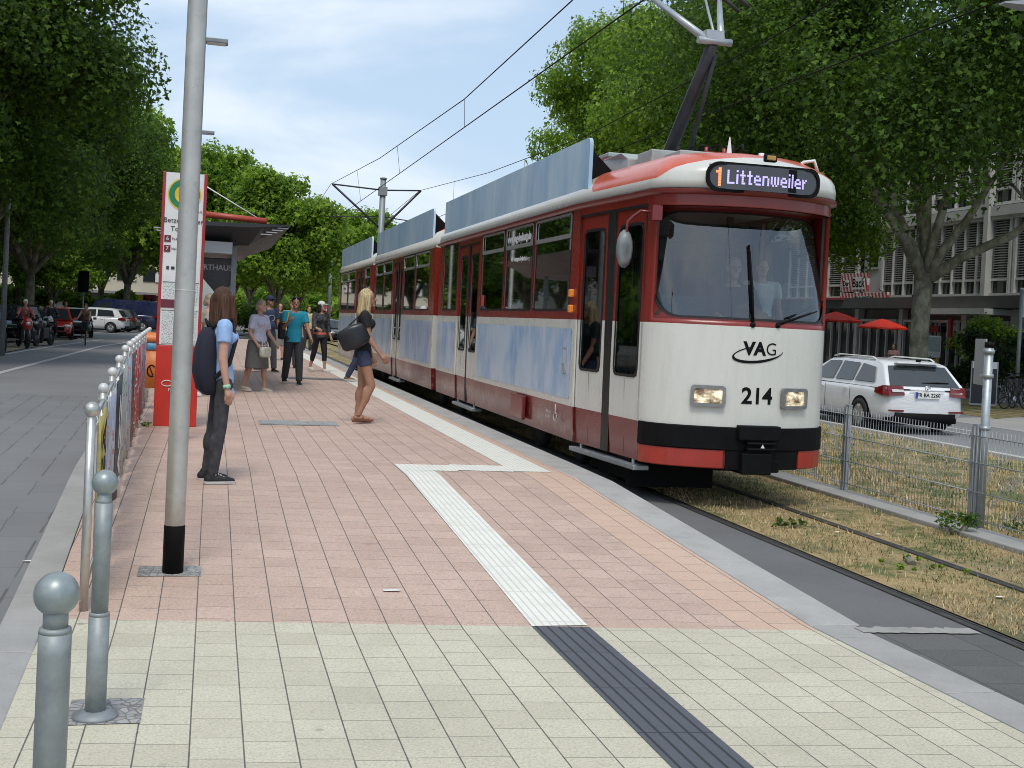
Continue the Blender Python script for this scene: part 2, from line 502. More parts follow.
# ------------------------------------------------------------------ road on the left
def rl(y): return xlo(y) - .002
mb = MB(); mb.add([(-7.1, -5, -.11), (rl(-5), -5, -.11), (rl(62), 62, -.11), (-6.3, 62, -.11)], [(0, 1, 2, 3)])
mb.add([(-6.3, 62, -.11), (rl(62), 62, -.11), (4, 100, -.11), (-14, 100, -.11)], [(0, 1, 2, 3)])
struct('left_road', mb, M_ASPH)
mb = MB(); mb.add([(-3.3, -5, -.106), (rl(-5), -5, -.106), (rl(24), 24, -.106), (-3.6, 24, -.106)], [(0, 1, 2, 3)])
struct('bus_lane_slabs', mb, M_SLAB)
M_LINE = speckle('road_line_paint', (.55, .56, .56), (.4, .4, .4), 60., 3., .7, .5, .1)
mb = MB()
p = [(-5.35, 5), (-4.95, 20), (-4.86, 30.4), (-4.66, 40), (-4.45, 52), (-3.6, 62), (-2.2, 72)]
for (x0, y0), (x1, y1) in zip(p[:-1], p[1:]): mb.quad((x0 - .09, y0, -.102), (x0 + .09, y0, -.102), (x1 + .09, y1, -.102), (x1 - .09, y1, -.102))
p = [(-7.0, 20), (-6.42, 40), (-5.95, 51), (-5.2, 62)]
for (x0, y0), (x1, y1) in zip(p[:-1], p[1:]): mb.quad((x0 - .08, y0, -.102), (x0 + .08, y0, -.102), (x1 + .08, y1, -.102), (x1 - .08, y1, -.102))
struct('left_road_markings', mb, M_LINE)
# strip of dry verge between road and parked cars
mb = MB(); mb.add([(-8.6, 20, -.1), (-7.1, 20, -.1), (-6.25, 60, -.1), (-7.6, 60, -.1)], [(0, 1, 2, 3)])
struct('parking_verge', mb, speckle('pale_gravel', (.3, .27, .2), (.42, .38, .3), 40., .8))

# ------------------------------------------------------------------ tram track
mb = MB(); mb.quad((3.5, -5, -.004), (4.42, -5, -.004), (4.42, 62, -.004), (3.5, 62, -.004))
struct('track_edge_asphalt', mb, M_TRACKASPH)
mb = MB(); mb.quad((3.745, -5, .0), (4.40, -5, .0), (4.40, 6.02, .0), (3.66, 6.12, .0))
mb.quad((4.56, -5, .0), (6.4, -5, .0), (6.4, 5.55, .0), (4.56, 5.75, .0))
struct('crossing_paving', mb, paver_mat('dark_crossing_pavers', (.105, .105, .1), (.145, .145, .14), (.04, .04, .04), .42, .3, .1))
mb = MB(); r2 = random.Random(3); top = []; bot = []
for i in range(26):
    x = 3.66 + .72 * i / 25; y = 6.13 - .1 * (x - 3.66)
    top.append((x, y + .07 + r2.uniform(-.022, .022), .0075)); bot.append((x, y - .05 + r2.uniform(-.008, .008), .0075))
mb.add(bot + top[::-1], [tuple(range(52))])
struct('sandy_crossing_edge', mb, M_SAND)
mb = MB(); mb.quad((4.55, 5.6, -.006), (5.46, 5.5, -.006), (5.46, 110, -.006), (4.55, 110, -.006))
mb.quad((5.56, 5.4, -.006), (6.42, 5.4, -.006), (6.42, 110, -.006), (5.56, 110, -.006))
struct('track_grass', mb, M_GRASS)
mb = MB()
M_RAIL = mat('worn_rail_steel', (.1, .095, .09), .5, .6, .3, 12., dirt=(.1, .06, .035), dirt_amt=.6)
for xc in (4.47, 5.50):
    mb.box((xc - .03, 45, -.015), (.055, 110, .04)); mb.box((xc + .045, 45, -.02), (.02, 110, .03)); mb.box((xc + .01, 45, -.03), (.12, 110, .02))
struct('tram_rails', mb, M_RAIL)
mb = MB(); y = 2.0
while y < 60:
    mb.box((6.6, y + 1.0, .0), (.34, 1.99, .07)); y += 2.0
struct('fence_footing', mb, M_CONC, bevel=.01)

# ------------------------------------------------------------------ verge, road and pavement on the right
mb = MB(); mb.add([(6.74, -5, -.02), (12.35, -5, -.1), (12.35, 110, -.1), (6.74, 110, -.02)], [(0, 1, 2, 3)])
struct('right_verge', mb, M_GRASS2)
mb = MB(); y = -4
while y < 110: mb.box((12.42, y + .5, -.12), (.14, .99, .16)); y += 1
struct('right_road_kerb', mb, speckle('pale_kerb_stone', (.5, .48, .44), (.6, .58, .55), 80., 3.), bevel=.008)
mb = MB(); mb.quad((12.49, -5, -.15), (19.3, -5, -.15), (19.3, 110, -.15), (12.49, 110, -.15))
struct('right_road', mb, M_ASPH)
mb = MB()
for k in range(8): mb.quad((15.7, -2 + 6 * k, -.146), (15.83, -2 + 6 * k, -.146), (15.83, 1.6 + 6 * k, -.146), (15.7, 1.6 + 6 * k, -.146))
struct('right_road_markings', mb, M_LINE)
mb = MB(); mb.quad((17.2, 10, -.146), (21.0, 12, -.146), (21.4, 27.6, -.146), (17.2, 26.0, -.146))
struct('driveway_apron', mb, speckle('pale_apron_concrete', (.36, .35, .33), (.46, .45, .43), 60., .8))
mb = MB(); mb.quad((19.3, 26.4, -.142), (24.4, 30.0, -.142), (24.4, 60, -.142), (19.3, 60, -.142))
struct('far_verge', mb, M_GRASS2)
mb = MB(); mb.quad((24.4, -5, -.146), (40, -5, -.146), (40, 90, -.146), (24.4, 90, -.146))
struct('right_pavement', mb, speckle('grey_pavement', (.16, .165, .17), (.22, .22, .22), 60., .6))

# dry grass blades standing on the track and the verges
def blades(name, n, region, h, mats, seed, w=.004):
    r_ = np.random.RandomState(seed)
    x = r_.uniform(region[0], region[1], n); y = region[2] + (region[3] - region[2]) * r_.uniform(0, 1, n) ** 1.5
    dn = np.sin(x*3.1 + 2*np.sin(y*1.1)) + np.sin(y*2.3 + x) + .8*np.sin(x*7.7 - y*5.1)
    keep = (dn > r_.uniform(-2.6, .6, n)) & (np.abs(x - 4.47) > .1) & (np.abs(x - 5.5) > .09); x = x[keep]; y = y[keep]; n = len(x)
    hh = h * r_.uniform(.35, 1.1, n); a = r_.uniform(0, 2*np.pi, n); l = r_.uniform(.2, 1.1, n) * hh
    z0 = -.01 if region[1] < 6.6 else -.02 - (region[1] - region[0]) * 0
    if region[0] > 6.6: z0 = -.02 - .0143 * (x - 6.74) - .005
    ww = w * r_.uniform(.6, 1.5, n); b = a + np.pi / 2
    v = np.zeros((n, 3, 3))
    v[:, 0] = np.stack([x - ww*np.cos(b), y - ww*np.sin(b), np.zeros(n) + z0], 1)
    v[:, 1] = np.stack([x + ww*np.cos(b), y + ww*np.sin(b), np.zeros(n) + z0], 1)
    v[:, 2] = np.stack([x + l*np.cos(a), y + l*np.sin(a), hh + z0], 1)
    me = bpy.data.meshes.new(name); me.from_pydata(v.reshape(-1, 3).tolist(), [], np.arange(3*n).reshape(-1, 3).tolist())
    for m_ in mats: me.materials.append(m_)
    cl = np.array([Vector((float(p), float(q), 0)).length * 0 + (0 if (math.sin(p*2.3 + 1) + math.sin(q*1.7) + math.sin(p*5.1 - q*3.3) * .8 + r_.uniform(-.9, .9)) < 1.15 else 1) for p, q in zip(x, y)])
    me.polygons.foreach_set('material_index', cl.astype(np.int32)); me.update()
    o = bpy.data.objects.new(name, me); COL.objects.link(o); return o
def blade_mat(name, a, b):
    t = NT(name); g = t.n('ShaderNodeNewGeometry')
    t.set(t.mix(g.outputs['Random Per Island'], a, b), .8); return t.m
M_STRAW = blade_mat('straw_blades', (.3, .21, .09), (.58, .46, .25))
M_GREENB = blade_mat('green_blades', (.06, .1, .02), (.16, .2, .06))
tag(blades('track_grass_blades', 38000, (4.56, 6.42, 5.6, 26), .045, [M_STRAW, M_GREENB], 1), 'short dry straw coloured grass growing between the tram rails', 'grass', kind='stuff')
tag(blades('verge_grass_blades', 36000, (6.76, 12.3, 7, 34), .08, [M_STRAW, M_GREENB], 2, .007), 'parched grass on the verge behind the mesh fence', 'grass', kind='stuff')
# a little litter and fallen leaves on the ground
M_LITTER = mat('white_paper_scraps', (.7, .7, .66), .8, 0., .1, 9.)
def scrap(x, y, z, s, label, cat='litter', m=None, seed=0):
    q = random.Random(seed); n = 6; mb = MB()
    pts = [(x + s*math.cos(2*PI*k/n)*q.uniform(.6, 1.2), y + .45*s*math.sin(2*PI*k/n)*q.uniform(.6, 1.2), z + q.uniform(.004, .01)) for k in range(n)]
    mb.add(pts + [(x, y, z + .012)], [(k, (k+1) % n, n) for k in range(n)])
    tag(mb.build('paper_scrap' if m is None else 'fallen_leaf', m or M_LITTER), label, cat)
scrap(1.1, 7.05, gz(7.05), .085, 'small pale scrap of paper lying alone in the middle of the pink paving', seed=1)
scrap(-1.12, 8.6, -.104, .06, 'crumpled white tissue on the road against the left kerb', seed=2)
scrap(5.15, 6.9, .0, .05, 'white paper scrap in the straw grass between the rails near the crossing', seed=3)
scrap(5.3, 9.3, .0, .03, 'tiny white scrap lying beside the right rail', seed=4)
scrap(5.62, 9.2, .0, .035, 'crumpled cream scrap in the grass right of the right rail', seed=5)
M_LEAFB = mat('dead_leaf', (.12, .07, .03), .8, 0., .3, 9.)
scrap(-1.02, 7.0, -.104, .03, 'brown dead leaf in the gutter nearest the ball topped bollards', 'leaf', M_LEAFB, 6)
scrap(-1.06, 7.9, -.104, .025, 'small brown leaf in the gutter below the white tissue', 'leaf', M_LEAFB, 7)
# ------------------------------------------------------------------ the tram
def tram_paint():
    t = NT('tram_livery'); co = t.coord(); x, y, z = t.xyz(co)
    n = t.noise(co, 1.2, 5., .65); nf = t.noise(co, 9., 5., .7)
    stv = t.noise(t.mapping(co, scale=(6, 6, .7)), 2., 4., .65)
    edge = t.math('MULTIPLY_ADD', nf, .004, z)
    white = t.mix(t.mapr(stv, .45, .75, 0., .35), (.67, .67, .61), (.5, .49, .42))
    red = t.mix(t.mapr(n, .35, .7), (.25, .022, .013), (.19, .017, .011))
    front = t.mapr(y, 1.5, .4)
    dred = t.mix(t.mapr(n, .3, .7), (.175, .013, .014), (.14, .011, .013))
    rubb = t.mix(t.mapr(t.math('ADD', t.math('MULTIPLY', nf, .6), t.math('MULTIPLY', stv, .5)),   .58, .64, 0., .42), dred, (.4, .3, .27))
    low = t.mapr(t.math('ABSOLUTE', t.math('SUBTRACT', z, .56)), .08, .16, 1., 0.)
    dred = t.mix(t.math('MULTIPLY', low, t.mapr(y, 1.9, 2.6)), dred, rubb)
    orange = t.mix(t.mapr(n, .35, .65), (.6, .105, .05), (.66, .17, .1))
    c = t.mix(t.math('GREATER_THAN', edge, .775), dred, white)
    c = t.mix(t.math('GREATER_THAN', edge, 1.742), c, red)
    c = t.mix(t.math('GREATER_THAN', z, 2.985), c, t.mix(.25, white, (.5, .49, .45)))
    zb = t.math('ADD', t.math('ADD', 3.12, t.mapr(y, .0, .46, .36, 0., True)), t.mapr(y, 2.0, 2.25, 0., .2))
    c = t.mix(t.math('GREATER_THAN', z, zb), c, orange)
    grime = t.math('MULTIPLY', t.mapr(z, .95, .38), t.mapr(nf, .4, .75, 0., .22))
    c = t.mix(grime, c, (.09, .075, .06))
    t.set(c, t.mapr(n, .3, .7, .22, .36)); t.b.inputs['Coat Weight'].default_value = .25; t.b.inputs['Coat Roughness'].default_value = .1
    return t.m
M_TRAM = tram_paint()
M_TINT = mat('tram_lining', (.3, .3, .29), .6, 0., .08, 3.)
M_DRED = mat('tram_dark_red', (.17, .018, .016), .32, 0., .12, 3., coat=.2)
M_BRED = mat('tram_bumper_red', (.36, .03, .018), .35, 0., .15, 4., dirt=(.1, .06, .05), dirt_amt=.3, coat=.2)
M_SEAL = mat('black_rubber_seal', (.01, .01, .01), .45, 0., .2, 6.)
M_SILV = mat('silver_trim', (.5, .5, .49), .35, .6, .1, 9.)
M_TGLASS = glass('tram_window_glass', (.16, .19, .185), .02)
M_TGLASS2 = glass('tram_far_side_glass', (.62, .68, .66), .04)
M_WS = glass('tram_windscreen_glass', (.68, .76, .8), .12)
M_FLOOR = mat('tram_floor', (.05, .05, .055), .7)
M_SEAT = mat('teal_seat_cloth', (.06, .15, .17), .8, 0., .3, 25.)
M_POLE = mat('grab_pole_grey', (.5, .5, .48), .35, .2, .08, 5.)

def advert_mat(name, base=(.26, .43, .67), lo=-1.):
    t = NT(name); co = t.coord()
    n = t.noise(t.mapping(co, scale=(1, 1.1, .7)), 1.3, 5., .62); n2 = t.noise(t.mapping(co, scale=(1, 5., .6)), 2.2, 4., .7)
    c = t.mix(t.mapr(n, .38, .6), base, (.54, .66, .79))
    c = t.mix(t.mapr(n2, .48, .68, 0., .7), c, (.66, .7, .73))
    c = t.mix(t.mapr(t.noise(co, 3.1, 3.), .58, .75, 0., .4), c, (.5, .45, .6))
    t.set(c, .28); t.b.inputs['Coat Weight'].default_value = .15
    MATS[name] = t.m; return t.m
M_ADV = advert_mat('cloudy_blue_wrap')
def board_mat():
    t = NT('weathered_blue_board'); co = t.coord()
    n = t.noise(t.mapping(co, scale=(1, 1.0, .35)), 1.5, 5., .6); n2 = t.noise(co, 3.3, 5., .75)
    c = t.mix(t.mapr(n, .35, .68), (.36, .53, .7), (.6, .73, .82))
    c = t.mix(t.mapr(n2, .6, .72, 0., .5), c, (.56, .62, .67))
    st = t.noise(t.mapping(co, scale=(1, 9., .5)), 1.5, 3., .6)
    c = t.mix(t.mapr(st, .52, .75, 0., .35), c, (.2, .3, .4))
    t.set(c, .35); return t.m
M_BOARD = board_mat()

TR = thing('tram', 'long red and white tram with pale blue panels arriving at the platform, headlights lit', 'tram', (5, 10.4, 0), world=True)

def path_pts(path):
    s = [0.0]
    for a, b in zip(path[:-1], path[1:]): s.append(s[-1] + math.dist(a, b))
    return s
def path_at(path, S, s):
    if s <= 0: a, b, t = path[0], path[1], s / (S[1] - S[0])
    elif s >= S[-1]: a, b, t = path[-2], path[-1], 1 + (s - S[-1]) / (S[-1] - S[-2])
    else:
        i = max(k for k in range(len(S) - 1) if S[k] <= s)
        a, b, t = path[i], path[i+1], (s - S[i]) / (S[i+1] - S[i])
    return (a[0] + (b[0]-a[0])*t, a[1] + (b[1]-a[1])*t)
def path_n(path, S, s):
    a = path_at(path, S, s - .02); b = path_at(path, S, s + .02)
    d = Vector((b[0]-a[0], b[1]-a[1], 0)).normalized(); return Vector((d.y, -d.x, 0)) * -1   # outward for our winding

def shell(mb, path, zs, opens, tuck=.03, smooth_s=None):
    S = path_pts(path)
    ss = sorted(set([round(v, 4) for v in S] + [round(v, 4) for o in opens for v in o[:2]]))
    zz = sorted(set(list(zs) + [v for o in opens for v in o[2:4]]))
    base = len(mb.v)
    for z in zz:
        for s in ss:
            x, y = path_at(path, S, s)
            k = 1 - tuck * max(0, (.9 - z) / .5) / 1.1
            mb.v.append(Vector((5 + (x - 5) * k, y, z)))
    n = len(ss)
    for i in range(len(zz) - 1):
        for j in range(n - 1):
            sm = (ss[j] + ss[j+1]) / 2; zm = (zz[i] + zz[i+1]) / 2
            if any(o[0] < sm < o[1] and o[2] < zm < o[3] for o in opens): continue
            mb.f.append([base + i*n + j, base + i*n + j + 1, base + (i+1)*n + j + 1, base + (i+1)*n + j]); mb.m.append(0)
            mb.s.append(smooth_s is not None and smooth_s[0] < sm < smooth_s[1])

HW = 1.1
def nose_path(rear):
    L = [(3.9, rear), (3.9, 12.75), (4.05, 10.98), (4.07, 10.88), (4.13, 10.77), (4.24, 10.67), (4.4, 10.585), (4.6, 10.51), (4.8, 10.46), (5.0, 10.44)]
    return L + [(10 - x, y) for x, y in L[-2::-1]]
ZS = [.4, .56, .775, .9, 1.742, 1.84, 2.86, 2.985, 3.02]
ROOF = [(3.02, 0, 0), (3.025, -.02, -.05), (3.1, -.015, -.06), (3.165, .0, -.05), (3.22, .04, -.04), (3.3, .12, .05), (3.385, .27, .2), (3.44, .5, .5), (3.475, .85, .9)]
def roof(mb, path, nose):
    rings = []
    for z, ins, insy in ROOF:
        ring = []
        for x, y in path:
            k = 1 - ins / 1.1
            f = max(0., min(1., (12.75 - y) / 2.0)) if nose else 0.
            f = f * f * (3 - 2*f)
            zz = z + (0.0 if not nose or z > 3.1 else 0)
            ring.append((5 + (x - 5) * k, y + insy * f, zz))
        rings.append(ring)
    o = len(mb.v); n = len(path)
    for r in rings: mb.v += [Vector(p) for p in r]
    for i in range(len(rings) - 1):
        for j in range(n - 1):
            mb.f.append([o + i*n + j, o + i*n + j+1, o + (i+1)*n + j+1, o + (i+1)*n + j]); mb.m.append(0); mb.s.append(True)
    q = o + (len(rings)-1)*n
    mb.f.append([q + j for j in range(n)]); mb.m.append(0); mb.s.append(False)

WZ0, WZ1 = 1.845, 2.965
def rr(u0, u1, v0, v1, r, n=5):
    """rounded rectangle loop in (u,v), anticlockwise from the lower left corner"""
    pts = []
    for cx, cy, a0 in ((u0 + r, v0 + r, PI), (u1 - r, v0 + r, 1.5*PI), (u1 - r, v1 - r, 0), (u0 + r, v1 - r, .5*PI)):
        for k in range(n + 1):
            a = a0 + .5*PI*k/n
            pts.append((cx + r*math.cos(a), cy + r*math.sin(a)))
    return pts
def frame_ring(mb, fn, u0, u1, v0, v1, w, r, depth, mat=0, outer_r=None, n=5):
    """flat ring following surface fn(u,v,offset): outer rounded rect minus inner rounded rect"""
    o = rr(u0, u1, v0, v1, outer_r if outer_r is not None else r, n); i = rr(u0 + w, u1 - w, v0 + w, v1 - w, max(.004, r - w * .5), n)
    N = len(o)
    A = [fn(*p, depth) for p in o]; B = [fn(*p, depth) for p in i]; Ab = [fn(*p, 0) for p in o]; Bb = [fn(*p, 0) for p in i]
    b = len(mb.v); mb.v += [Vector(p) for p in A + B + Ab + Bb]
    for k in range(N):
        j = (k + 1) % N
        for q in ((k, j, N + j, N + k), (2*N + k, 2*N + j, j, k), (N + k, N + j, 3*N + j, 3*N + k)):
            mb.f.append([b + t for t in q]); mb.m.append(mat); mb.s.append(False)

def side_fn(side):   # (u = world Y, v = z)
    sg = -1 if side == 'L' else 1
    def fn(u, v, d):
        k = 1 - .03 * max(0, (.9 - v) / .5) / 1.1
        return (5 + sg * (1.1 * k + d), u, v)
    return fn
FL, FR = side_fn('L'), side_fn('R')

def side_window(fn, y0, y1, z0=WZ0, z1=WZ1, vent=True, label=None):
    mb = MB(); d = -.012
    mb.quad(fn(y0, z0, d), fn(y1, z0, d), fn(y1, z1, d), fn(y0, z1, d))
    w = mb.build('window', M_TGLASS if fn(y0, z0, 0)[0] < 5 else M_TGLASS2, TR)
    mb = MB(); frame_ring(mb, fn, y0 - .012, y1 + .012, z0 - .012, z1 + .012, .028, .05, .004)
    mb.build('window_seal', M_SEAL, w)
    if vent:
        mb = MB(); zt = z0 + (z1 - z0) * .755
        frame_ring(mb, fn, y0 + .012, y1 - .012, zt, z1 - .012, .026, .05, .006)
        mb.quad(fn(y0 + .02, zt - .025, .004), fn(y1 - .02, zt - .025, .004), fn(y1 - .02, zt + .01, .004), fn(y0 + .02, zt + .01, .004))
        mb.build('window_frame', M_SILV, w)
    return w

def seat(x, y, back=1):
    mb = MB()
    mb.box((x, y, 1.33), (.85, .42, .1)); mb.box((x, y + .22*back, 1.68), (.85, .07, .75)); mb.box((x, y, 1.1), (.5, .3, .4))
    mb.build('seat', M_SEAT, TR, bevel=.03)

def door(fn, a, b, split=True, ztop=2.87, zbot=.385, glz=(1.2, 2.71), first=None):
    """double leaf folding door between surface coords a and b"""
    w = b - a
    sp = .2 if split == 2 else .13
    leafs = ((a + .015, a + w*.5 - sp/2), (a + w*.5 + sp/2, b - .015))
    for (u0, u1) in leafs:
        mb = MB(); lo, hi = min(u0, u1), max(u0, u1)
        m = .055 + .04 * (hi - lo)
        us = [lo, lo + m, hi - m, hi]; zs = [zbot, .775, glz[0], 1.742, glz[1], ztop]
        for i in range(3):
            for j in range(5):
                if i == 1 and glz[0] <= zs[j] and zs[j+1] <= glz[1]: continue
                Q = [fn(us[i], zs[j], -.02), fn(us[i+1], zs[j], -.02), fn(us[i+1], zs[j+1], -.02), fn(us[i], zs[j+1], -.02)]
                nq = (Vector(Q[1]) - Vector(Q[0])).cross(Vector(Q[3]) - Vector(Q[0]))
                if nq.dot(Vector(fn(us[i], zs[j], 1)) - Vector(fn(us[i], zs[j], 0))) < 0: Q = Q[::-1]
                mb.quad(*Q)
        lf = mb.build('door_leaf', [M_TRAM, M_TINT], TR, solid=.03)
        mb = MB(); mb.quad(fn(us[1], glz[0], -.03), fn(us[2], glz[0], -.03), fn(us[2], glz[1], -.03), fn(us[1], glz[1], -.03))
        mb.build('door_window', M_TGLASS, lf)
        mb = MB(); frame_ring(mb, lambda u, v, d: fn(u, v, d - .02), us[1] - .014, us[2] + .014, glz[0] - .014, glz[1] + .014, .03, .09, .005)
        mb.build('window_seal', M_SEAL, lf)
        mb = MB(); um = (us[1] + us[2]) / 2
        mb.tube([fn(um, glz[0] - .15, -.09), fn(um, glz[1] + .1, -.09)], .016, 8); mb.build('grab_pole', M_POLE, lf)
        mb = MB(); mb.quad(fn(um - .003, zbot + .02, -.016), fn(um + .003, zbot + .02, -.016), fn(um + .003, glz[0] - .03, -.016), fn(um - .003, glz[0] - .03, -.016))
        mb.build('fold_seam', M_DARKM, lf)
    mb = MB(); c = (a + b) / 2; ctr = [fn(c - sp/2, zbot, -.005), fn(c + sp/2, zbot, -.005), fn(c + sp/2, ztop, -.005), fn(c - sp/2, ztop, -.005)]
    mb.quad(*ctr)
    for u in (a, b):
        mb.quad(fn(u - .012, zbot, .003), fn(u + .012, zbot, .003), fn(u + .012, ztop, .003), fn(u - .012, ztop, .003))
    mb.quad(fn(a - .01, ztop - .012, .004), fn(b + .01, ztop - .012, .004), fn(b + .01, ztop + .02, .004), fn(a - .01, ztop + .02, .004))
    mb.build('door_rubber', M_SEAL, TR)
    # folding step below the sill
    mb = MB()
    p = [fn(a, .34, -.12), fn(b, .34, -.12), fn(b, .34, .05), fn(a, .34, .05)]
    q = [fn(a, .29, -.12), fn(b, .29, -.12), fn(b, .29, .05), fn(a, .29, .05)]
    mb.add(p + q, [(0, 1, 2, 3), (7, 6, 5, 4), (3, 2, 6, 7), (0, 3, 7, 4), (1, 5, 6, 2), (0, 4, 5, 1)])
    for u in (a + .1*(b-a), b - .1*(b-a)):
        pt = Vector(fn(u, .33, -.03)); mb.box(pt, (.03, .03, .12))
    mb.build('door_step', M_STEEL, TR, bevel=.008)

# --- front section
P1 = nose_path(21.15); S1 = path_pts(P1)
sL = lambda Y: 21.15 - Y
sTap = S1[2] - S1[1]                      # tapered door panel
TOT = S1[-1]
WS0, WS1 = S1[2] + .13, TOT - S1[2] - .13
dA, dB = S1[1] + .03, S1[2] - .04
winL = [(16.27, 17.68), (14.72, 16.18), (13.03, 14.63)]
o1 = [(dA, dB, .385, 2.87), (WS0, WS1, 1.785, 2.86), (sL(19.42), sL(17.88), .385, 2.87), (sL(20.78), sL(19.55), WZ0, WZ1)]
o1 += [(sL(b), sL(a), WZ0, WZ1) for a, b in winL]
sR = lambda Y: TOT - (21.15 - Y)
winR = [(13.0, 14.5), (14.6, 16.1), (16.2, 17.7), (17.8, 19.2), (19.3, 20.7)]
o1 += [(sR(a), sR(b), WZ0, WZ1) for a, b in winR] + [(TOT - S1[2] + .12, TOT - S1[1] - .1, WZ0, WZ1)]
mb = MB(); shell(mb, P1, ZS, o1, smooth_s=(S1[2] - .2, TOT - S1[2] + .2))
mb.build('body_shell', [M_TRAM, M_TINT], TR, solid=.05)
mb = MB(); roof(mb, P1, True); mb.build('roof', M_TRAM, TR)
# rain gutter: the dark red lip under the white eaves
mb = MB()
for off0, z in ((.045, 2.985),):
    ring0 = []; ring1 = []; ring2 = []
    for i, s in enumerate(S1):
        x, y = P1[i]; nrm = Vector((x - 5, 0, 0)).normalized() if y > 12 else Vector((x - 5, (y - 11.9) * 1.2, 0)).normalized()
        p = Vector((x, y, 0)); e = p + nrm * .06
        ring0.append((p.x, p.y, 2.965)); ring1.append((e.x, e.y, 2.975)); ring2.append((e.x, e.y, 3.012))
    mb.loft([ring0, ring1, ring2], 0, True, False, False)
mb.build('rain_gutter', M_DRED, TR)
# front door on the tapered flank
A_, B_ = Vector((3.9, 12.75, 0)), Vector((4.05, 10.98, 0))
dd = (B_ - A_).normalized(); nn = Vector((-dd.y, dd.x, 0)) * -1
if nn.x > 0: nn = -nn
def FT(u, v, d):
    k = .03 * max(0, (.9 - v) / .5)
    p = A_ + dd * (u) + nn * (d - k); return (p.x, p.y, v)
door(FT, .03, sTap - .04, split=2)
door(lambda u, v, d: FL(u, v, d), 17.88, 19.42)
for a, b in winL: side_window(FL, a, b)
side_window(FL, 19.55, 20.78, vent=False)
for a, b in winR: side_window(FR, a, b)
def FTR(u, v, d):
    x, y, z = FT(u, v, d); return (10 - x, y, z)
side_window(FTR, .1, sTap - .12, vent=False)
# lettering in the vent panes
Mt = frame_M((3.885, 15.42, 2.80), (0, -1, 0), (0, .0, 1))
text_mb('www.vag-freiburg.de', .15, Mt, .002, bold=.004).build('window_lettering', M_WHITE, TR)
Mt = frame_M((3.885, 15.42, 2.52), (0, -1, 0), (0, .0, 1))
text_mb('Wir bewegen Freiburg', .085, Mt, .002).build('window_lettering', M_WHITE, TR)
mb = MB(); mb.quad(FL(17.42, 1.9, .002), FL(17.6, 1.9, .002), FL(17.6, 2.06, .002), FL(17.42, 2.06, .002)); mb.build('door_sticker', mat('red_sticker', (.5, .07, .05), .5), TR)
# blue advertising wrap on the flank, and the white wheelchair mark below it
for (a, b) in ((12.86, 17.72), (19.56, 21.05)):
    mb = MB(); mb.quad(FL(a, .85, .004), FL(b, .85, .004), FL(b, 1.635, .004), FL(a, 1.635, .004)); mb.build('advert_panel', M_ADV, TR)
mb = MB(); frame_ring(mb, FL, 12.99, 13.16, 1.12, 1.42, .012, .01, .007); mb.box((3.89, 13.075, 1.2), (.02, .06, .08)); mb.build('door_button', M_SILV, TR)
Mt = frame_M((3.868, 13.55, .66), (0, -1, 0), (0, 0, 1))
w = text_mb('eingang', .07, Mt, .002); w._merge(text_mb('wagen', .07, frame_M((3.868, 13.57, .6), (0, -1, 0), (0, 0, 1)), .002), None)
c = Vector((3.872, 13.26, .62)); w.tube([c + Vector((0, .06*math.cos(a), .06*math.sin(a))) for a in [PI*(.9 + 1.2*k/12) for k in range(13)]], .006, 6); w.tube([c + Vector((0, .01, .14)), c + Vector((0, .01, .04)), c + Vector((0, -.05, .03))], .007, 6)
w.build('wheelchair_mark', mat('faded_white_print', (.45, .4, .38), .6), TR)
mb = MB(); mb.box((3.872, 15.0, .6), (.05, .62, .3)); mb.build('flank_hatch', M_DRED, TR, bevel=.012)
for z in (2.035, 1.86):
    mb = MB(); mb.box((3.885, 12.9, z), (.05, .1, .085)); mb.build('indicator', emit('amber_lens', (.7, .22, .03), .12), TR, bevel=.015)

# windscreen: glass set back towards the top under the brow
def wsf(u, v, d=0.):
    s = WS0 + (WS1 - WS0) * u
    x, y = path_at(P1, S1, s); nr = Vector((x - 5, (y - 12.6), 0)).normalized()
    t = v
    set_back = .03 + .27 * (max(0., t) ** 1.15)
    p = Vector((5 + (x - 5) * (1 - .05*t), y + set_back * (1 if abs(x - 5) < .8 else 1), 1.785 + 1.075 * t)) + nr * d + Vector((0, 0, d * .3))
    return p
NU, NV = 24, 10
def ws_grid(mb, d, mask=None):
    b = len(mb.v)
    for i in range(NV + 1):
        for j in range(NU + 1): mb.v.append(wsf(j / NU, i / NV, d))
    for i in range(NV):
        for j in range(NU):
            mb.f.append([b + i*(NU+1) + j, b + i*(NU+1) + j+1, b + (i+1)*(NU+1) + j+1, b + (i+1)*(NU+1) + j]); mb.m.append(0); mb.s.append(True)
mb = MB(); ws_grid(mb, 0); WSO = mb.build('windscreen', M_WS, TR)
mb = MB()     # reveal between shell opening and glass
us = [k / 24 for k in range(25)]
def shell_pt(u, v):
    s = WS0 + (WS1 - WS0) * u; x, y = path_at(P1, S1, s); return (x, y, 1.785 + 1.075 * v)
for a, b in zip(us[:-1], us[1:]):
    mb.quad(shell_pt(a, 1), shell_pt(b, 1), wsf(b, 1), wsf(a, 1), smooth=True); mb.quad(shell_pt(a, 0), shell_pt(b, 0), wsf(b, 0), wsf(a, 0), smooth=True)
for a, b in zip(us[:-1:2], us[2::2]):
    for u in (0, 1): mb.quad(shell_pt(u, a), shell_pt(u, b), wsf(u, b), wsf(u, a), smooth=True)
mb.build('windscreen_brow', M_DRED, TR)
mb = MB()
o_ = rr(0, 1, 0, 1, .002, 8); i_ = []
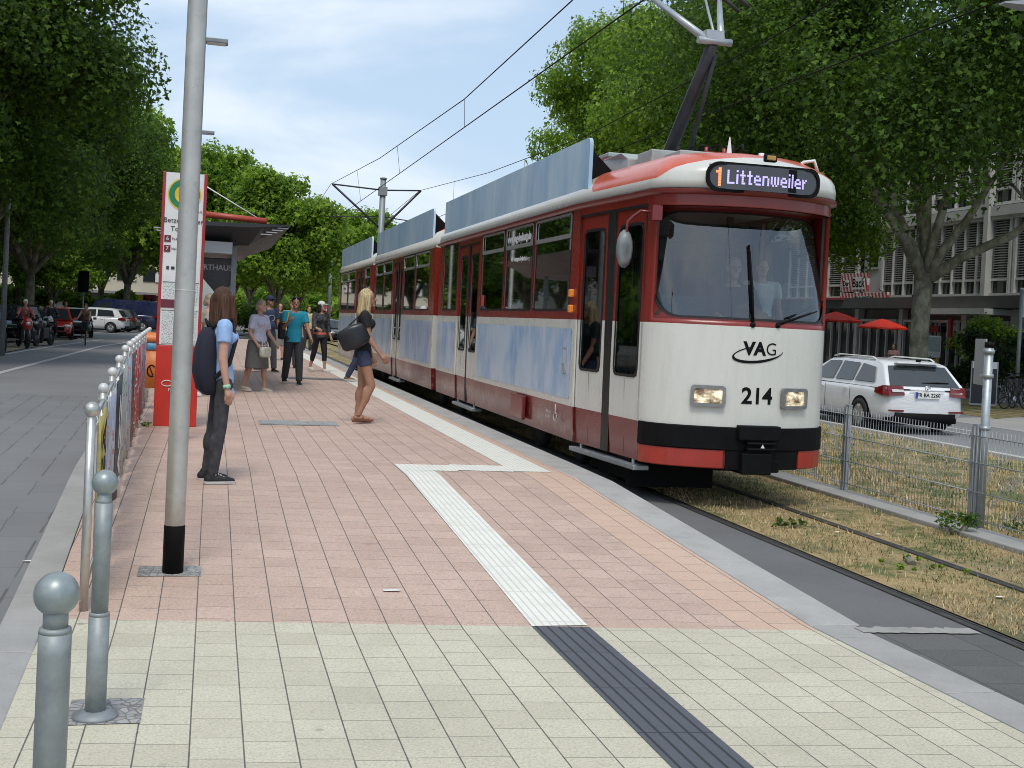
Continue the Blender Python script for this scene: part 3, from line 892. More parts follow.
for k, (cx, cy, rx, ry, a0) in enumerate(((.15, .33, .135, .3, PI), (.85, .33, .135, .3, 1.5*PI), (.82, .7, .165, .26, 0), (.18, .7, .165, .26, .5*PI))):
    for q in range(9):
        a = a0 + .5*PI*q/8; i_.append((cx + rx*math.cos(a), cy + ry*math.sin(a)))
# spread outer points to the rectangle border so that the ring stays clean
def to_border(p):
    x, y = p[0] - .5, p[1] - .5; k = .5 / max(abs(x), abs(y)); return (.5 + x*k, .5 + y*k)
oo = [to_border(p) for p in i_]
def ring_sub(inner, outer, d, m):
    N = len(inner)
    dense_i = []; dense_o = []
    for k in range(N):
        j = (k+1) % N; L = 1 + int(math.dist(inner[k], inner[j]) / .05)
        for q in range(L):
            t = q / L
            p = (inner[k][0] + (inner[j][0]-inner[k][0])*t, inner[k][1] + (inner[j][1]-inner[k][1])*t)
            dense_i.append(p); dense_o.append(to_border(p) if outer is None else (p[0] + (p[0]-.5)*outer, p[1] + (p[1]-.5)*outer))
    N = len(dense_i); b = len(mb.v)
    mb.v += [wsf(*p, d) for p in dense_i] + [wsf(max(0, min(1, p[0])), max(0, min(1, p[1])), d) for p in dense_o]
    for k in range(N):
        j = (k+1) % N; mb.f.append([b + k, b + j, b + N + j, b + N + k]); mb.m.append(m); mb.s.append(True)
ring_sub(i_, None, .006, 0)
mb.build('windscreen_surround', M_DRED, WSO)
mb = MB(); ring_sub(i_, .035, .011, 0); mb.build('windscreen_seal', M_SEAL, WSO)
# wipers
def wiper(u0, v0, u1, v1, a, b):
    mb = MB(); p = wsf(u0, v0, .03); q = wsf(u1, v1, .035)
    mb.tube([p, p.lerp(q, .5) + Vector((0, -.02, 0)), q], [.016, .011, .006], 6)
    p2 = wsf(*a, .022); q2 = wsf(*b, .022); mb.tube([p2, p2.lerp(q2, .5), q2], .012, 6)
    mb.ball(wsf(u0, v0 - .01, .025), .03, 8, 5)
    mb.build('wiper', M_BLACK, TR)
wiper(.475, -.02, .475, .62, (.475, .05), (.475, .68))
wiper(.60, -.015, .86, .12, (.66, .045), (.985, .225))

# destination display
DZ = 3.125
def disp_pt(x, z):  # the brow front as seen from ahead
    k = abs(x - 5) / .95
    return Vector((x, 10.44 - .055 + .26 * k ** 2.2, z))
mb = MB()
def brow_fn(u, v, d): p = disp_pt(u, v); return (p.x, p.y - d - .012, p.z)
frame_ring(mb, brow_fn, 4.40, 5.56, 2.985, 3.265, .03, .12, .02, 0, n=6)
D = mb.build('destination_display', M_BLACK, TR)
mb = MB(); pl = rr(4.425, 5.535, 3.01, 3.24, .1, 6)
xs = [4.425 + 1.11 * k / 20 for k in range(21)]
for a, b in zip(xs[:-1], xs[1:]):
    mb.quad(brow_fn(a, 3.01, .008), brow_fn(b, 3.01, .008), brow_fn(b, 3.24, .008), brow_fn(a, 3.24, .008))
mb.build('display_glass', darkglass('display_black', (.03, .03, .035), .12), D)
mb = MB(); mb.quad(brow_fn(5.2, 3.02, .009), brow_fn(5.29, 3.02, .009), brow_fn(5.29, 3.235, .009), brow_fn(5.2, 3.235, .009)); mb.build('display_joint', M_BLACK, D)
FONT = {'L': ['1000', '1000', '1000', '1000', '1000', '1000', '1111'], 'i': ['1', '0', '1', '1', '1', '1', '1'], 't': ['010', '010', '111', '010', '010', '010', '011'],
        'e': ['0000', '0000', '0110', '1001', '1111', '1000', '0111'], 'n': ['0000', '0000', '1110', '1001', '1001', '1001', '1001'],
        'w': ['00000', '00000', '10101', '10101', '10101', '10101', '01010'], 'l': ['1', '1', '1', '1', '1', '1', '1'], 'r': ['000', '000', '101', '110', '100', '100', '100'],
        '1': ['01', '11', '01', '01', '01', '01', '01']}
def led(txt, x0, z0, px, pz, name, m, sq=.92):
    mb = MB(); x = x0
    for ch in txt:
        g = FONT[ch]
        for r_, row in enumerate(g):
            for c_, v in enumerate(row):
                if v == '1':
                    xa = x + c_ * px; za = z0 + (6 - r_) * pz
                    mb.quad(brow_fn(xa, za, .0115), brow_fn(xa + px*sq*1.18, za, .0115), brow_fn(xa + px*sq*1.18, za + pz*sq, .0115), brow_fn(xa, za + pz*sq, .0115))
        x += (len(g[0]) + 1) * px
    mb.build(name, m, D)
led('Littenweiler', 4.59, 3.062, .0169, .0185, 'display_text', emit('violet_led', (.46, .4, .78), .62))
led('1', 4.485, 3.035, .024, .025, 'display_number', emit('orange_led', (1.0, .25, .1), .75))
mb = MB(); mb.box((5.0, 10.37, 3.325), (.13, .05, .075)); ml = mb.build('marker_lamp', M_BLACK, TR, bevel=.015)
mb = MB(); mb.box((5.0, 10.345, 3.325), (.09, .02, .045)); mb.build('lamp_lens', mat('amber_lens_dull', (.45, .25, .06), .25), ml, bevel=.008)

# bumper bar, lower skirts and coupler
def nose_band(mb, z0, z1, off, s0, s1, n=26, thick=.03):
    rings = []
    for k in range(n + 1):
        s = s0 + (s1 - s0) * k / n; x, y = path_at(P1, S1, s); nr = Vector((x - 5, (y - 11.9) * 1.3, 0)).normalized()
        p = Vector((x, y, 0))
        a = p + nr * off; b = p + nr * (off - thick)
        rings.append([(a.x, a.y, z0), (a.x, a.y, z1), (b.x, b.y, z1), (b.x, b.y, z0)])
    mb.loft(rings, 0, False, True, True)
mb = MB(); nose_band(mb, .565, .785, .025, S1[2] + .0, TOT - S1[2]); mb.build('bumper_bar', M_BLACK, TR, bevel=.01)
for s0, s1 in ((S1[2] + .02, S1[2] + .9), (TOT - S1[2] - .62, TOT - S1[2])):
    mb = MB(); nose_band(mb, .39, .563, .012, s0, s1, 10); mb.build('lower_skirt', M_BRED, TR, bevel=.008)
mb = MB(); mb.box((5.04, 10.40, .74), (.42, .1, .14)); mb.box((5.06, 10.39, .645), (.3, .1, .025)); mb.box((5.06, 10.39, .59), (.3, .1, .025)); mb.box((5.06, 10.44, .6), (.28, .1, .2))
mb.box((5.02, 10.6, .45), (.3, .5, .2)); mb.tube([(5.02, 10.8, .42), (5.0, 10.55, .4)], .06, 10); mb.box((5.25, 10.6, .42), (.1, .3, .12))
mb.build('coupler', M_BLACK, TR, bevel=.015)
mb = MB(); Mq = frame_M((5.06, 10.338, .605), (1, 0, 0), (0, 0, 1)); mb.prism([(-.02, 0), (.02, 0), (0, .035)], 0, .004, 0, Mq); mb.build('coupler_arrow', M_WHITE, TR)
s_a, s_b = S1[2] + .92, TOT - S1[2] - .64
mb = MB(); nose_band(mb, .385, .563, .014, s_a, s_b, 8); mb.build('coupler_gap_panel', M_BLACK, TR)  # black panel on the nose stands in for the dark open coupler gap
# headlights
def front_y(x):
    k = abs(x - 5); P_ = [(0, 10.44), (.2, 10.46), (.4, 10.51), (.6, 10.585), (.76, 10.67), (.87, 10.77), (.93, 10.88)]
    for (a, ya), (b, yb) in zip(P_[:-1], P_[1:]):
        if k <= b: return ya + (yb - ya) * (k - a) / (b - a)
    return 10.9
def headlight(x):
    y = front_y(x) - .008; t = (5 - x) * -.42 * .5
    ang = math.atan((front_y(x + .1) - front_y(x - .1)) / .2)
    Mh = Matrix.Translation((x, y, 1.07)) @ Matrix.Rotation(ang, 4, 'Z')
    def hf(u, v, d): return Mh @ Vector((u, -d, v))
    mb = MB(); frame_ring(mb, hf, -.165, .165, -.1, .1, .032, .035, .03, n=4)
    mb.quad(hf(-.14, -.08, .006), hf(.14, -.08, .006), hf(.14, .08, .006), hf(-.14, .08, .006))
    h = mb.build('headlight', mat('dull_chrome', (.3, .3, .3), .3, .8, .15, 12.), TR)
    t_ = MATS.get('headlamp_lens')
    if t_ is None:
        q = NT('headlamp_lens'); co = q.coord(); n = q.noise(q.mapping(co, scale=(1, 1, 1.6)), 11., 3., .6)
        c = q.mix(q.mapr(n, .35, .7), (.22, .13, .06), (1., .87, .62))
        q.set(c, .12); q.l(c, q.b.inputs['Emission Color']); q.val(q.b.inputs['Emission Strength'], q.mapr(n, .4, .72, .05, .75))
        t_ = MATS['headlamp_lens'] = q.m
    mb = MB(); b0 = len(mb.v)
    for i in range(5):
        for j in range(7):
            u = -.132 + .264*j/6; v = -.07 + .14*i/4
            mb.v.append(hf(u, v, .012 + .02*(1 - (u/.132)**2)*(1 - (v/.07)**2)))
    for i in range(4):
        for j in range(6): mb.f.append([b0 + i*7 + j, b0 + i*7 + j+1, b0 + (i+1)*7 + j+1, b0 + (i+1)*7 + j]); mb.m.append(0); mb.s.append(True)
    mb.build('lens', t_, h)
headlight(4.56); headlight(5.44)
# fleet number and operator mark on the white front
def front_text(txt, size, x, z, bold, name, res=3):
    M_ = frame_M((0, 0, 0), (1, 0, 0), (0, 0, 1)); mb = text_mb(txt, size, M_, .002, bold=bold, res=res)
    out = []
    for p in mb.v:
        X = p.x + x; k = abs(X - 5) / .9
        yy = front_y(X) - .0035 + p.y; out.append(Vector((X, yy, p.z + z)))
    mb.v = out; return mb
FTXT = front_text('214', .215, 5.03, 1.08, .005, 'x')
FTXT.build('fleet_number', M_BLACK, TR)
mk = front_text('VA', .17, 4.98, 1.53, .007, 'x'); mk._merge(front_text('G', .17, 5.155, 1.53, -.001, 'x'), None)
arc = []
for k in range(25):
    a = R(112 + (352 - 112) * k / 24); arc.append((5.03 + .26*math.cos(a), 1.49 + .075*math.sin(a) + .035*math.cos(a)))
b0 = len(mk.v)
for k, (x, z) in enumerate(arc):
    w = .003 + .011 * math.sin(PI * min(1, k / 24 * 1.0)) ** .8; yy = front_y(x) - .005
    dx, dz = (x - 5.03) / .26, (z - 1.49) / .075; L = math.hypot(dx, dz)
    mk.v += [Vector((x - w*dx/L, yy, z - w*dz/L)), Vector((x + w*dx/L, yy, z + w*dz/L))]
for k in range(24): mk.f.append([b0 + 2*k, b0 + 2*k+1, b0 + 2*k+3, b0 + 2*k+2]); mk.m.append(0); mk.s.append(False)
mk.build('operator_mark', M_BLACK, TR)
# mirror on its red arm
mb = MB(); mb.tube([(4.03, 10.83, 2.79), (3.93, 10.88, 2.80), (3.86, 10.9, 2.74), (3.82, 10.92, 2.69), (3.80, 10.93, 2.5), (3.80, 10.93, 2.42)], .014, 8); mb.box((4.05, 10.8, 2.78), (.1, .1, .14))
ma = mb.build('mirror_arm', M_DRED, TR)
mb = MB(); mb.lathe([(.0, -.06), (.05, -.045), (.075, 0), (.05, .045), (0, .06)], (3.8, 10.93, 2.43), 14, M=Matrix(((1.15, 0, 0), (0, 0, .9), (0, 2.5, 0)))); mb.build('mirror', M_GREYM, ma)

# interior: floor, ceiling, dashboard, seats
mb = MB(); mb.box((5, 17, .93), (2.0, 8.2, .06)); mb.box((5, 12.0, .93), (1.66, 1.8, .058)); mb.build('floor', M_FLOOR, TR)
mb = MB(); mb.box((5, 16.2, 3.0), (2.02, 9.6, .04)); mb.build('ceiling', mat('tram_ceiling', (.6, .6, .58), .6), TR)
mb = MB(); mb.box((5, 11.1, 1.5), (1.55, .35, .3)); mb.box((5, 11.0, 1.15), (1.6, .2, .7)); mb.build('dashboard', M_BLACK, TR, bevel=.04)
mb = MB(); mb.box((4.62, 12.2, 1.3), (.04, .7, .8)); mb.box((5.6, 12.55, 2.1), (.06, .06, 1.8)); mb.box((4.62, 12.55, 2.1), (.05, .06, 1.8)); mb.build('cab_partition', M_DARKM, TR)
for y in (13.5, 14.4, 15.3, 16.2): seat(4.4, y, 1); seat(5.6, y, 1)
seat(5.6, 18.0, -1); seat(5.6, 19.4, 1)
seat(5.1, 12.05, 1)
for x, y in ((4.75, 13.1), (5.3, 14.9), (4.75, 16.6), (4.75, 17.7), (4.75, 19.6), (5.3, 20.2)):
    mb = MB(); mb.tube([(x, y, .95), (x, y, 3.0)], .018, 8); mb.build('grab_pole', M_POLE, TR)
mb = MB(); mb.tube([(4.4, 13.1, 1.1), (4.5, 13.35, 3.0)], .045, 8); mb.tube([(4.3, 14.3, 1.2), (4.3, 14.3, 3.0)], .045, 8); mb.build('window_post', mat('pale_grey_post', (.5, .5, .49), .5), TR)

# --- roof kit
def roof_board(y0, y1, r=.08):
    poly = [(y0, 3.175), (y1, 3.175), (y1, 3.74)] + [(y0 + r - r*math.sin(a), 3.74 - r + r*math.cos(a)) for a in [0, PI/8, PI/4, 3*PI/8, PI/2]]
    mb = MB(); Mx = Matrix(((0, 0, 1, 0), (1, 0, 0, 0), (0, 1, 0, 0), (0, 0, 0, 1)))
    mb.prism(poly, 3.915, 3.955, 0, Mx)
    mb.build('roof_board', M_BOARD, TR)
    y = y0 + .25
    while y < y1:
        mb = MB(); mb.add([(3.96, y, 3.7), (3.96, y, 3.2), (4.35, y, 3.34), (3.96, y + .03, 3.7), (3.96, y + .03, 3.2), (4.35, y + .03, 3.34)], [(0, 1, 2), (5, 4, 3), (0, 3, 4, 1), (1, 4, 5, 2), (2, 5, 3, 0)])
        mb.build('board_bracket', M_BLACK, TR); y += 1.9
roof_board(12.57, 20.95)
mb = MB(); mb.add([(4.33, 13.35, 3.34), (4.33, 12.75, 3.34), (4.38, 12.62, 3.42), (4.38, 12.62, 3.55), (4.33, 12.75, 3.62), (4.33, 13.35, 3.62),
                   (4.95, 13.35, 3.34), (4.95, 12.75, 3.34), (4.9, 12.62, 3.42), (4.9, 12.62, 3.55), (4.95, 12.75, 3.62), (4.95, 13.35, 3.62)],
                  [(0, 1, 2, 3, 4, 5), (11, 10, 9, 8, 7, 6)] + [(i, (i+1) % 6 + 6 if False else 6 + i, 6 + (i+1) % 6, (i+1) % 6) for i in range(6)])
mb.box((4.7, 12.3, 3.5), (.5, .45, .18)); mb.box((4.9, 11.9, 3.48), (.6, .5, .12)); mb.box((4.62, 13.6, 3.68), (.5, .6, .05))
mb.box((5.2, 12.7, 3.5), (.7, 1.2, .12))
mb.build('resistor_box', mat('roof_box_grey', (.36, .4, .39), .5, .1, .12, 5.), TR, bevel=.012)
mb = MB(); mb.box((4.63, 12.56, 3.5), (.3, .06, .15)); mb.build('warning_plate', M_BRED, TR)
mb = MB(); mb.box((5.02, 11.72, 3.52), (.24, .1, .06)); mb.tube([(4.92, 11.72, 3.5), (4.92, 11.72, 3.6)], .02, 6); mb.tube([(5.12, 11.72, 3.5), (5.12, 11.72, 3.6)], .02, 6); mb.build('roof_bracket', M_BRED, TR)
mb = MB()
for q in range(6):
    a = q * 1.1; pts = [(4.85 + .1*q + .03*math.sin(a + k), 12.45 - .09*q - .06*k, 3.56 + .11*math.sin(PI*k/6)) for k in range(7)]
    mb.tube(pts, .014, 6)
mb.build('roof_cable', M_BLACK, TR)
mb = MB(); mb.lathe([(.045, 0), (.03, .06), (.008, .22), (.003, .24)], (5.08, 11.5, 3.45), 10); mb.build('aerial', M_WHITE, TR)
mb = MB(); mb.tube([(5.55, 10.95, 3.33), (5.62, 10.9, 3.4), (5.72, 10.88, 3.42), (5.78, 10.9, 3.3)], .018, 8); mb.tube([(5.3, 11.2, 3.4), (5.3, 11.2, 3.5)], .03, 8); mb.build('roof_horn', M_WHITE, TR)
# pantograph (half scissor)
mb = MB(); mb.tube([(5.0, 13.15, 3.56), (5.0, 11.88, 4.72)], [.085, .06], 10)
PG = mb.build('pantograph', M_DARKM, TR)
mb = MB(); mb.tube([(5.12, 12.75, 3.56), (5.06, 11.95, 4.62)], .028, 8); mb.build('control_rod', M_DARKM, PG)
mb = MB()
for x in (4.52, 5.48): mb.tube([(5 + (.08 if x > 5 else -.08), 11.86, 4.75), (x, 12.9, 5.5)], [.045, .028], 8)
mb.tube([(5.02, 11.86, 4.75), (5.3, 12.9, 5.5)], .016, 6)
mb.tube([(4.82, 11.86, 4.74), (5.2, 11.86, 4.74)], .04, 8); mb.box((5.0, 11.9, 4.8), (.2, .15, .1))
mb.build('upper_arm', mat('pantograph_grey', (.42, .45, .47), .4, .5, .1, 9.), PG)
mb = MB()
for y in (12.8, 13.05): mb.tube([(4.2, y, 5.42), (4.4, y, 5.55), (5.6, y, 5.55), (5.8, y, 5.42)], .025, 8)
mb.tube([(4.52, 12.8, 5.5), (4.52, 13.05, 5.5)], .02, 6); mb.tube([(5.48, 12.8, 5.5), (5.48, 13.05, 5.5)], .02, 6)
mb.build('collector_head', M_DARKM, PG)

# --- middle and rear sections
def section(y0, y1, wl, doors, wr, adv):
    path = [(3.9, y1), (3.9, y0), (6.1, y0), (6.1, y1)]
    S = path_pts(path); L = y1 - y0
    op = [(y1 - b, y1 - a, WZ0, WZ1) for a, b in wl] + [(y1 - b, y1 - a, .385, 2.87) for a, b in doors] + [(L + 2.2 + a - y0, L + 2.2 + b - y0, WZ0, WZ1) for a, b in wr]
    op += [(L + .5, L + 1.7, .9, 2.9)]
    mb = MB(); shell(mb, path, ZS, op); mb.build('body_shell', [M_TRAM, M_TINT], TR, solid=.05)
    mb = MB(); roof(mb, path, False); mb.build('roof', M_TRAM, TR)
    for a, b in wl: side_window(FL, a, b)
    for a, b in wr: side_window(FR, a, b)
    for a, b in doors: door(FL, a, b)
    for a, b in adv:
        mb = MB(); mb.quad(FL(a, .85, .004), FL(b, .85, .004), FL(b, 1.635, .004), FL(a, 1.635, .004)); mb.build('advert_panel', M_ADV, TR)
    mb = MB(); mb.box((5, (y0+y1)/2, .93), (2.0, L - .1, .06)); mb.build('floor', M_FLOOR, TR)
    roof_board(y0 + .5, y1 - .1)
section(21.62, 30.1, [(22.2, 23.82), (23.92, 25.35), (27.0, 28.4), (28.5, 29.9)], [(25.5, 26.75)], [(22.2, 23.7), (23.8, 25.3), (25.4, 26.9), (27.0, 28.4), (28.5, 29.9)], [(21.8, 25.4), (26.9, 30.0)])
section(30.55, 38.5, [(31.0, 32.1), (34.3, 36.2), (36.3, 38.2)], [(32.4, 33.9)], [(31.2, 33), (33.2, 35), (35.2, 37), (37.1, 38.3)], [(30.7, 32.2), (34.1, 38.3)])
mb = MB(); mb.box((5, 38.53, 1.75), (2.15, .06, 2.6)); mb.build('end_wall', M_DRED, TR)
for y0, y1 in ((21.13, 21.64), (30.08, 30.57)):
    mb = MB(); n = 9
    rings = []
    for k in range(n):
        y = y0 + (y1 - y0) * k / (n - 1); q = .05 if k % 2 else 0.
        rings.append([(3.98 + q, y, .5), (3.98 + q, y, 3.06 - q), (6.02 - q, y, 3.06 - q), (6.02 - q, y, .5)])
    mb.loft(rings, 0, False, True); mb.build('gangway_bellows', M_BLACK, TR)
for y in (14.8, 22.0, 30.3, 36.2):
    mb = MB(); mb.box((5, y, .45), (1.6, 2.2, .3)); mb.box((4.3, y, .5), (.12, 2.4, .25)); mb.box((5.7, y, .5), (.12, 2.4, .25)); bg = mb.build('bogie', M_BLACK, TR)
    for dy in (-.9, .9):
        for x in (4.42, 5.55):
            mb = MB(); mb.lathe([(.0, -.05), (.3, -.05), (.34, -.03), (.34, .05), (0, .05)], (x, y + dy, .35), 20, M=Matrix.Rotation(PI/2, 3, 'Y')); mb.build('wheel', M_DARKM, bg)
mb = MB(); mb.box((5, 25.5, .7), (1.9, 25.4, .35)); mb.box((5, 12, .75), (1.5, 1.8, .25)); mb.box((5, 18.4, .5), (1.7, 2.4, .4)); mb.box((5, 26.2, .5), (1.7, 4, .4)); mb.build('underframe', M_BLACK, TR)
mb = MB(); mb.box((4.55, 11.35, .27), (.9, .08, .36)); mb.box((4.13, 11.95, .3), (.06, 1.12, .3)); mb.box((5.0, 12.54, .3), (1.8, .06, .36)); mb.build('under_nose_shade_plates', M_BLACK, TR)  # black plates added to stand in for the dark shade under the nose
# ------------------------------------------------------------------ lamp posts along the platform edge
M_ALU = mat('brushed_pole_aluminium', (.5, .49, .46), .42, .55, .12, 5., dirt=(.3, .29, .26), dirt_amt=.45)
def lamp_post(loc, label, seam=True):
    t = thing('lamp_post', label, 'lamp post', loc, 0, 'lamp posts along the platform')
    mb = MB(); mb.lathe([(.0605, 0)] + [(.0605 - .0004*k, .5*k) for k in range(1, 10)] + [(.0565, 4.6), (.05, 4.62), (.0, 4.63)], n=28); mb.build('pole', M_ALU, t)
    mb = MB(); mb.lathe([(.0585, 1.70), (.0602, 1.702), (.0602, 1.708), (.0585, 1.71)], n=28); mb.build('seam_ring', M_ALU, t)
    mb = MB(); mb.lathe([(.062, -.02), (.0625, .285), (.06, .29)], n=24); mb.build('base_sleeve', M_BLACK, t)
    mb = MB(); mb.tube([(.05, 0, 4.34), (.2, 0, 4.34)], .018, 8); mb.box((.19, 0, 4.34), (.26, .16, .045)); ar = mb.build('lamp_head', M_GREYM, t, bevel=.01)
    mb = MB(); mb.box((.2, 0, 4.314), (.2, .12, .01)); mb.build('lamp_glass', mat('frosted_lamp_glass', (.6, .6, .58), .3), ar)
    return t
LP = lamp_post((-.168, 7.5, gz(7.5)), 'silver lamp post with a black base sleeve nearest the bollards')
lpl = ['lamp post hidden behind the nearest silver pole but for its high lamp head', 'lamp post whose head sticks out right of the near pole above the stop sign',
       'fourth lamp post, its arm just beside the red edge of the stop sign', 'fifth lamp post, a pale pole rising above the shelter roof', 'last lamp post of the row, standing beyond the shelter']
for k, y in enumerate((13.5, 20.5, 28, 34.5, 45)):
    dup(LP, (-.285 - .0195*(y - 13.5), y, gz(y)), label=lpl[k])

# ------------------------------------------------------------------ bollards
def bollard(loc, label, sleeve):
    t = thing('bollard', label, 'bollard', loc, 0, 'ball topped bollards')
    mb = MB()
    if sleeve: mb.lathe([(.041, 0), (.041, .2), (.041, .41)], n=20); mb.lathe([(.041, .41), (.039, .422), (.034, .425)], n=20); mb.lathe([(.0335, .42), (.0335, .7), (.0335, .865)], n=20); mb.lathe([(.0335, .865), (.029, .875), (.0275, .92)], n=20)
    else: mb.lathe([(.0375, 0), (.0375, .8), (.0375, .855)], n=20); mb.lathe([(.0375, .855), (.036, .866), (.029, .868)], n=20); mb.lathe([(.0285, .86), (.0285, .93)], n=20)
    mb.build('post', mat('bollard_zinc', (.27, .3, .3), .5, .3, .16, 18., dirt=(.22, .24, .24), dirt_amt=.55), t)
    mb = MB(); mb.ball((0, 0, .945), .052, 20, 14); mb.build('ball_top', mat('bollard_zinc_ball', (.3, .34, .34), .42, .45, .15, 20., dirt=(.2, .22, .22), dirt_amt=.5), t)
    mb = MB(); mb.lathe([(.09, 0), (.09, .012), (.045, .03), (.041, .03)], n=24); mb.build('base_flange', M_GREYM, t)
    return t
bollard((-.325, 2.96, .032), 'grey ball topped bollard nearest the camera, its foot cut off by the picture edge', False)
bollard((-.389, 5.04, 0), 'slimmer grey ball topped bollard with a sleeve and round foot plate on a cobbled patch', True)

# ------------------------------------------------------------------ railing with posters
def rx(y): return -.605 - .027 * (y - 6.85)
RY = [6.72 + 1.0 * k for k in range(14)]
t = thing('railing', 'stainless railing with white ball finials along the left platform edge', 'railing', (rx(6.7), 6.7, 0), 0, world=True)
for k, y in enumerate(RY):
    g = gz(y)
    mb = MB(); mb.lathe([(.024, -.02), (.024, 1.05)], (rx(y), y, g), 14); p = mb.build('post', M_STAIN, t)
    mb = MB(); mb.ball((rx(y), y, g + 1.075), .033 if k else .042, 14, 10); mb.build('ball_finial', mat('pale_ball', (.6, .6, .58), .5, .2, .1, 12.) if k else M_STAIN, p)
for z, r_ in ((1.0, .017), (.1, .012)):
    mb = MB(); mb.tube([(rx(y), y, gz(y) + z) for y in RY], r_, 10); mb.build('rail', M_STAIN, t)
mb = MB()
for k in range(14):
    y0 = RY[k] + .1; x = rx(y0) + .0
    for q in range(3): mb.tube([(x + .028*math.cos(a), y0 + .02*math.sin(a + q), gz(y0) + 1.0 + .028*math.sin(a)) for a in [2*PI*i/8 for i in range(9)]], .004, 4)
mb.build('cable_ties', M_WHITE, t)

def poster_mat(name, bg, a, b, seed, sc=3.):
    q = NT(name); co = q.coord('Object'); x, y, z = q.xyz(co)
    n = q.noise(q.mapping(co, scale=(1, 1, 1), loc=(seed, seed*2, 0)), sc, 3., .5)
    c = q.mix(q.mapr(n, .5, .53), bg, a)
    n2 = q.noise(q.mapping(co, scale=(1, 1, 3.), loc=(seed*3, 0, seed)), sc*2.5, 1., .4)
    c = q.mix(q.mapr(n2, .6, .62), c, b)
    q.set(c, .5); return q.m
PS = [(6.86, 7.55, (.5, .4, .1), (.5, .4, .1), (.4, .33, .12), 'yellow poster with black lettering tied next to the first railing post', 'YOGA'),
      (7.78, 8.65, (.5, .51, .54), (.36, .4, .5), (.45, .2, .2), 'pale poster with blue and red figures tied on the railing behind the yellow one', None),
      (8.76, 9.65, (.02, .02, .022), (.02, .02, .022), (.05, .05, .05), 'black poster with tall white lettering tied on the railing', 'JAZZ'),
      (9.76, 10.60, (.4, .42, .38), (.5, .5, .46), (.2, .22, .2), 'washed out grey green poster tied on the railing right after the black one', None),
      (10.71, 11.60, (.48, .5, .54), (.3, .36, .48), (.42, .2, .2), 'white and blue striped poster tied on the middle of the railing', None),
      (11.76, 12.65, (.03, .02, .018), (.06, .03, .02), (.2, .15, .1), 'dark brown poster tied on the railing before the red ones', None),
      (12.76, 13.65, (.42, .05, .05), (.5, .12, .1), (.7, .65, .6), 'red poster with a torn white lower corner tied on the railing', None),
      (13.76, 14.65, (.3, .04, .06), (.5, .4, .4), (.6, .2, .2), 'dark red patterned poster tied on the railing after the torn red one', None),
      (14.76, 15.65, (.35, .3, .35), (.45, .1, .12), (.15, .15, .3), 'purple grey poster tied on the railing beside the stop sign', None),
      (15.76, 16.65, (.4, .08, .07), (.2, .2, .4), (.6, .6, .6), 'last red poster on the railing just before the orange bin', None)]
for i, (y0, y1, bg, a, b, lb, txt) in enumerate(PS):
    mb = MB(); n = 8; r_ = random.Random(i); b0 = []
    top = []; bot = []
    for k in range(n + 1):
        y = y0 + (y1 - y0)*k/n; w = .006*math.sin(k*1.7 + i); x = rx(y) + .032 + w
        top.append((x, y, gz(y) + .985)); bot.append((x + .01*math.sin(k + i*2), y, gz(y) + (.12 if i not in (6,) else .12 + .03*k/n)))
    mb.loft([bot, [tuple(Vector(p).lerp(Vector(q), .5) + Vector((.006*math.sin(3*p[1]), 0, 0))) for p, q in zip(bot, top)], top], 0, True, False, False)
    o = mb.build('poster', poster_mat('poster_print_%d' % i, bg, a, b, 1.3*i + .7), solid=.004)
    tag(o, lb, 'poster', 'posters tied to the railing')
    if txt:
        Mt = frame_M((rx((y0+y1)/2) + .047, (y0+y1)/2, gz(y0) + .55), (0, 0, 1), (0, -1, 0))
        text_mb(txt, .3, Mt, .002, bold=.006).build('lettering', M_BLACK if i == 0 else M_WHITE, o)

# ------------------------------------------------------------------ stop sign totem, bin, shelter
t = thing('stop_totem', 'tall white and red tram stop sign with a round green emblem behind the lamp post', 'stop sign', (-.39, 15.08, .22), 0, world=True)
M_TRED = mat('totem_red', (.55, .035, .02), .35, 0., .08, 4., coat=.2)
M_TWHT = mat('totem_white', (.72, .72, .7), .4, 0., .05, 4.)
mb = MB(); mb.box((-.39, 15.08, .71), (.5, .16, .98)); mb.build('plinth', M_TRED, t, bevel=.008)
mb = MB(); mb.box((-.39, 15.08, 2.24), (.445, .14, 2.07)); mb.build('face_panel', M_TWHT, t)
mb = MB()
for x in (-.63, -.15): mb.box((x, 15.08, 2.24), (.035, .165, 2.08))
mb.build('side_trim', mat('totem_trim_red', (.33, .03, .03), .4, 0., .1, 4.), t, bevel=.005)
yf = 15.006
def disc(mb, cx, cz, r0, r1, y, n=40):
    P = [(cx + r1*math.cos(2*PI*k/n), y, cz + r1*math.sin(2*PI*k/n)) for k in range(n)]
    if r0 <= 0: mb.add(P, [tuple(range(n))]); return
    Q = [(cx + r0*math.cos(2*PI*k/n), y, cz + r0*math.sin(2*PI*k/n)) for k in range(n)]
    mb.add(P + Q, [(k, (k+1) % n, n + (k+1) % n, n + k) for k in range(n)])
mb = MB(); disc(mb, -.39, 3.02, 0, .195, yf - .002); em = mb.build('stop_emblem', mat('emblem_yellow', (.75, .5, .03), .4), t)
mb = MB(); disc(mb, -.39, 3.02, .115, .18, yf - .005); mb.box((-.43, yf - .004, 3.02), (.025, .004, .13)); mb.box((-.35, yf - .004, 3.02), (.025, .004, .13)); mb.box((-.39, yf - .004, 3.02), (.08, .004, .025)); mb.build('emblem_ring', mat('emblem_green', (.02, .2, .08), .4), em)
Mf = lambda x, z: frame_M((x, yf - .002, z), (1, 0, 0), (0, 0, 1))
mb = text_mb('Betzenhauser', .085, Mf(-.39, 2.7), .002, res=2); mb._merge(text_mb('Torplatz', .085, Mf(-.39, 2.6), .002, res=2), None)
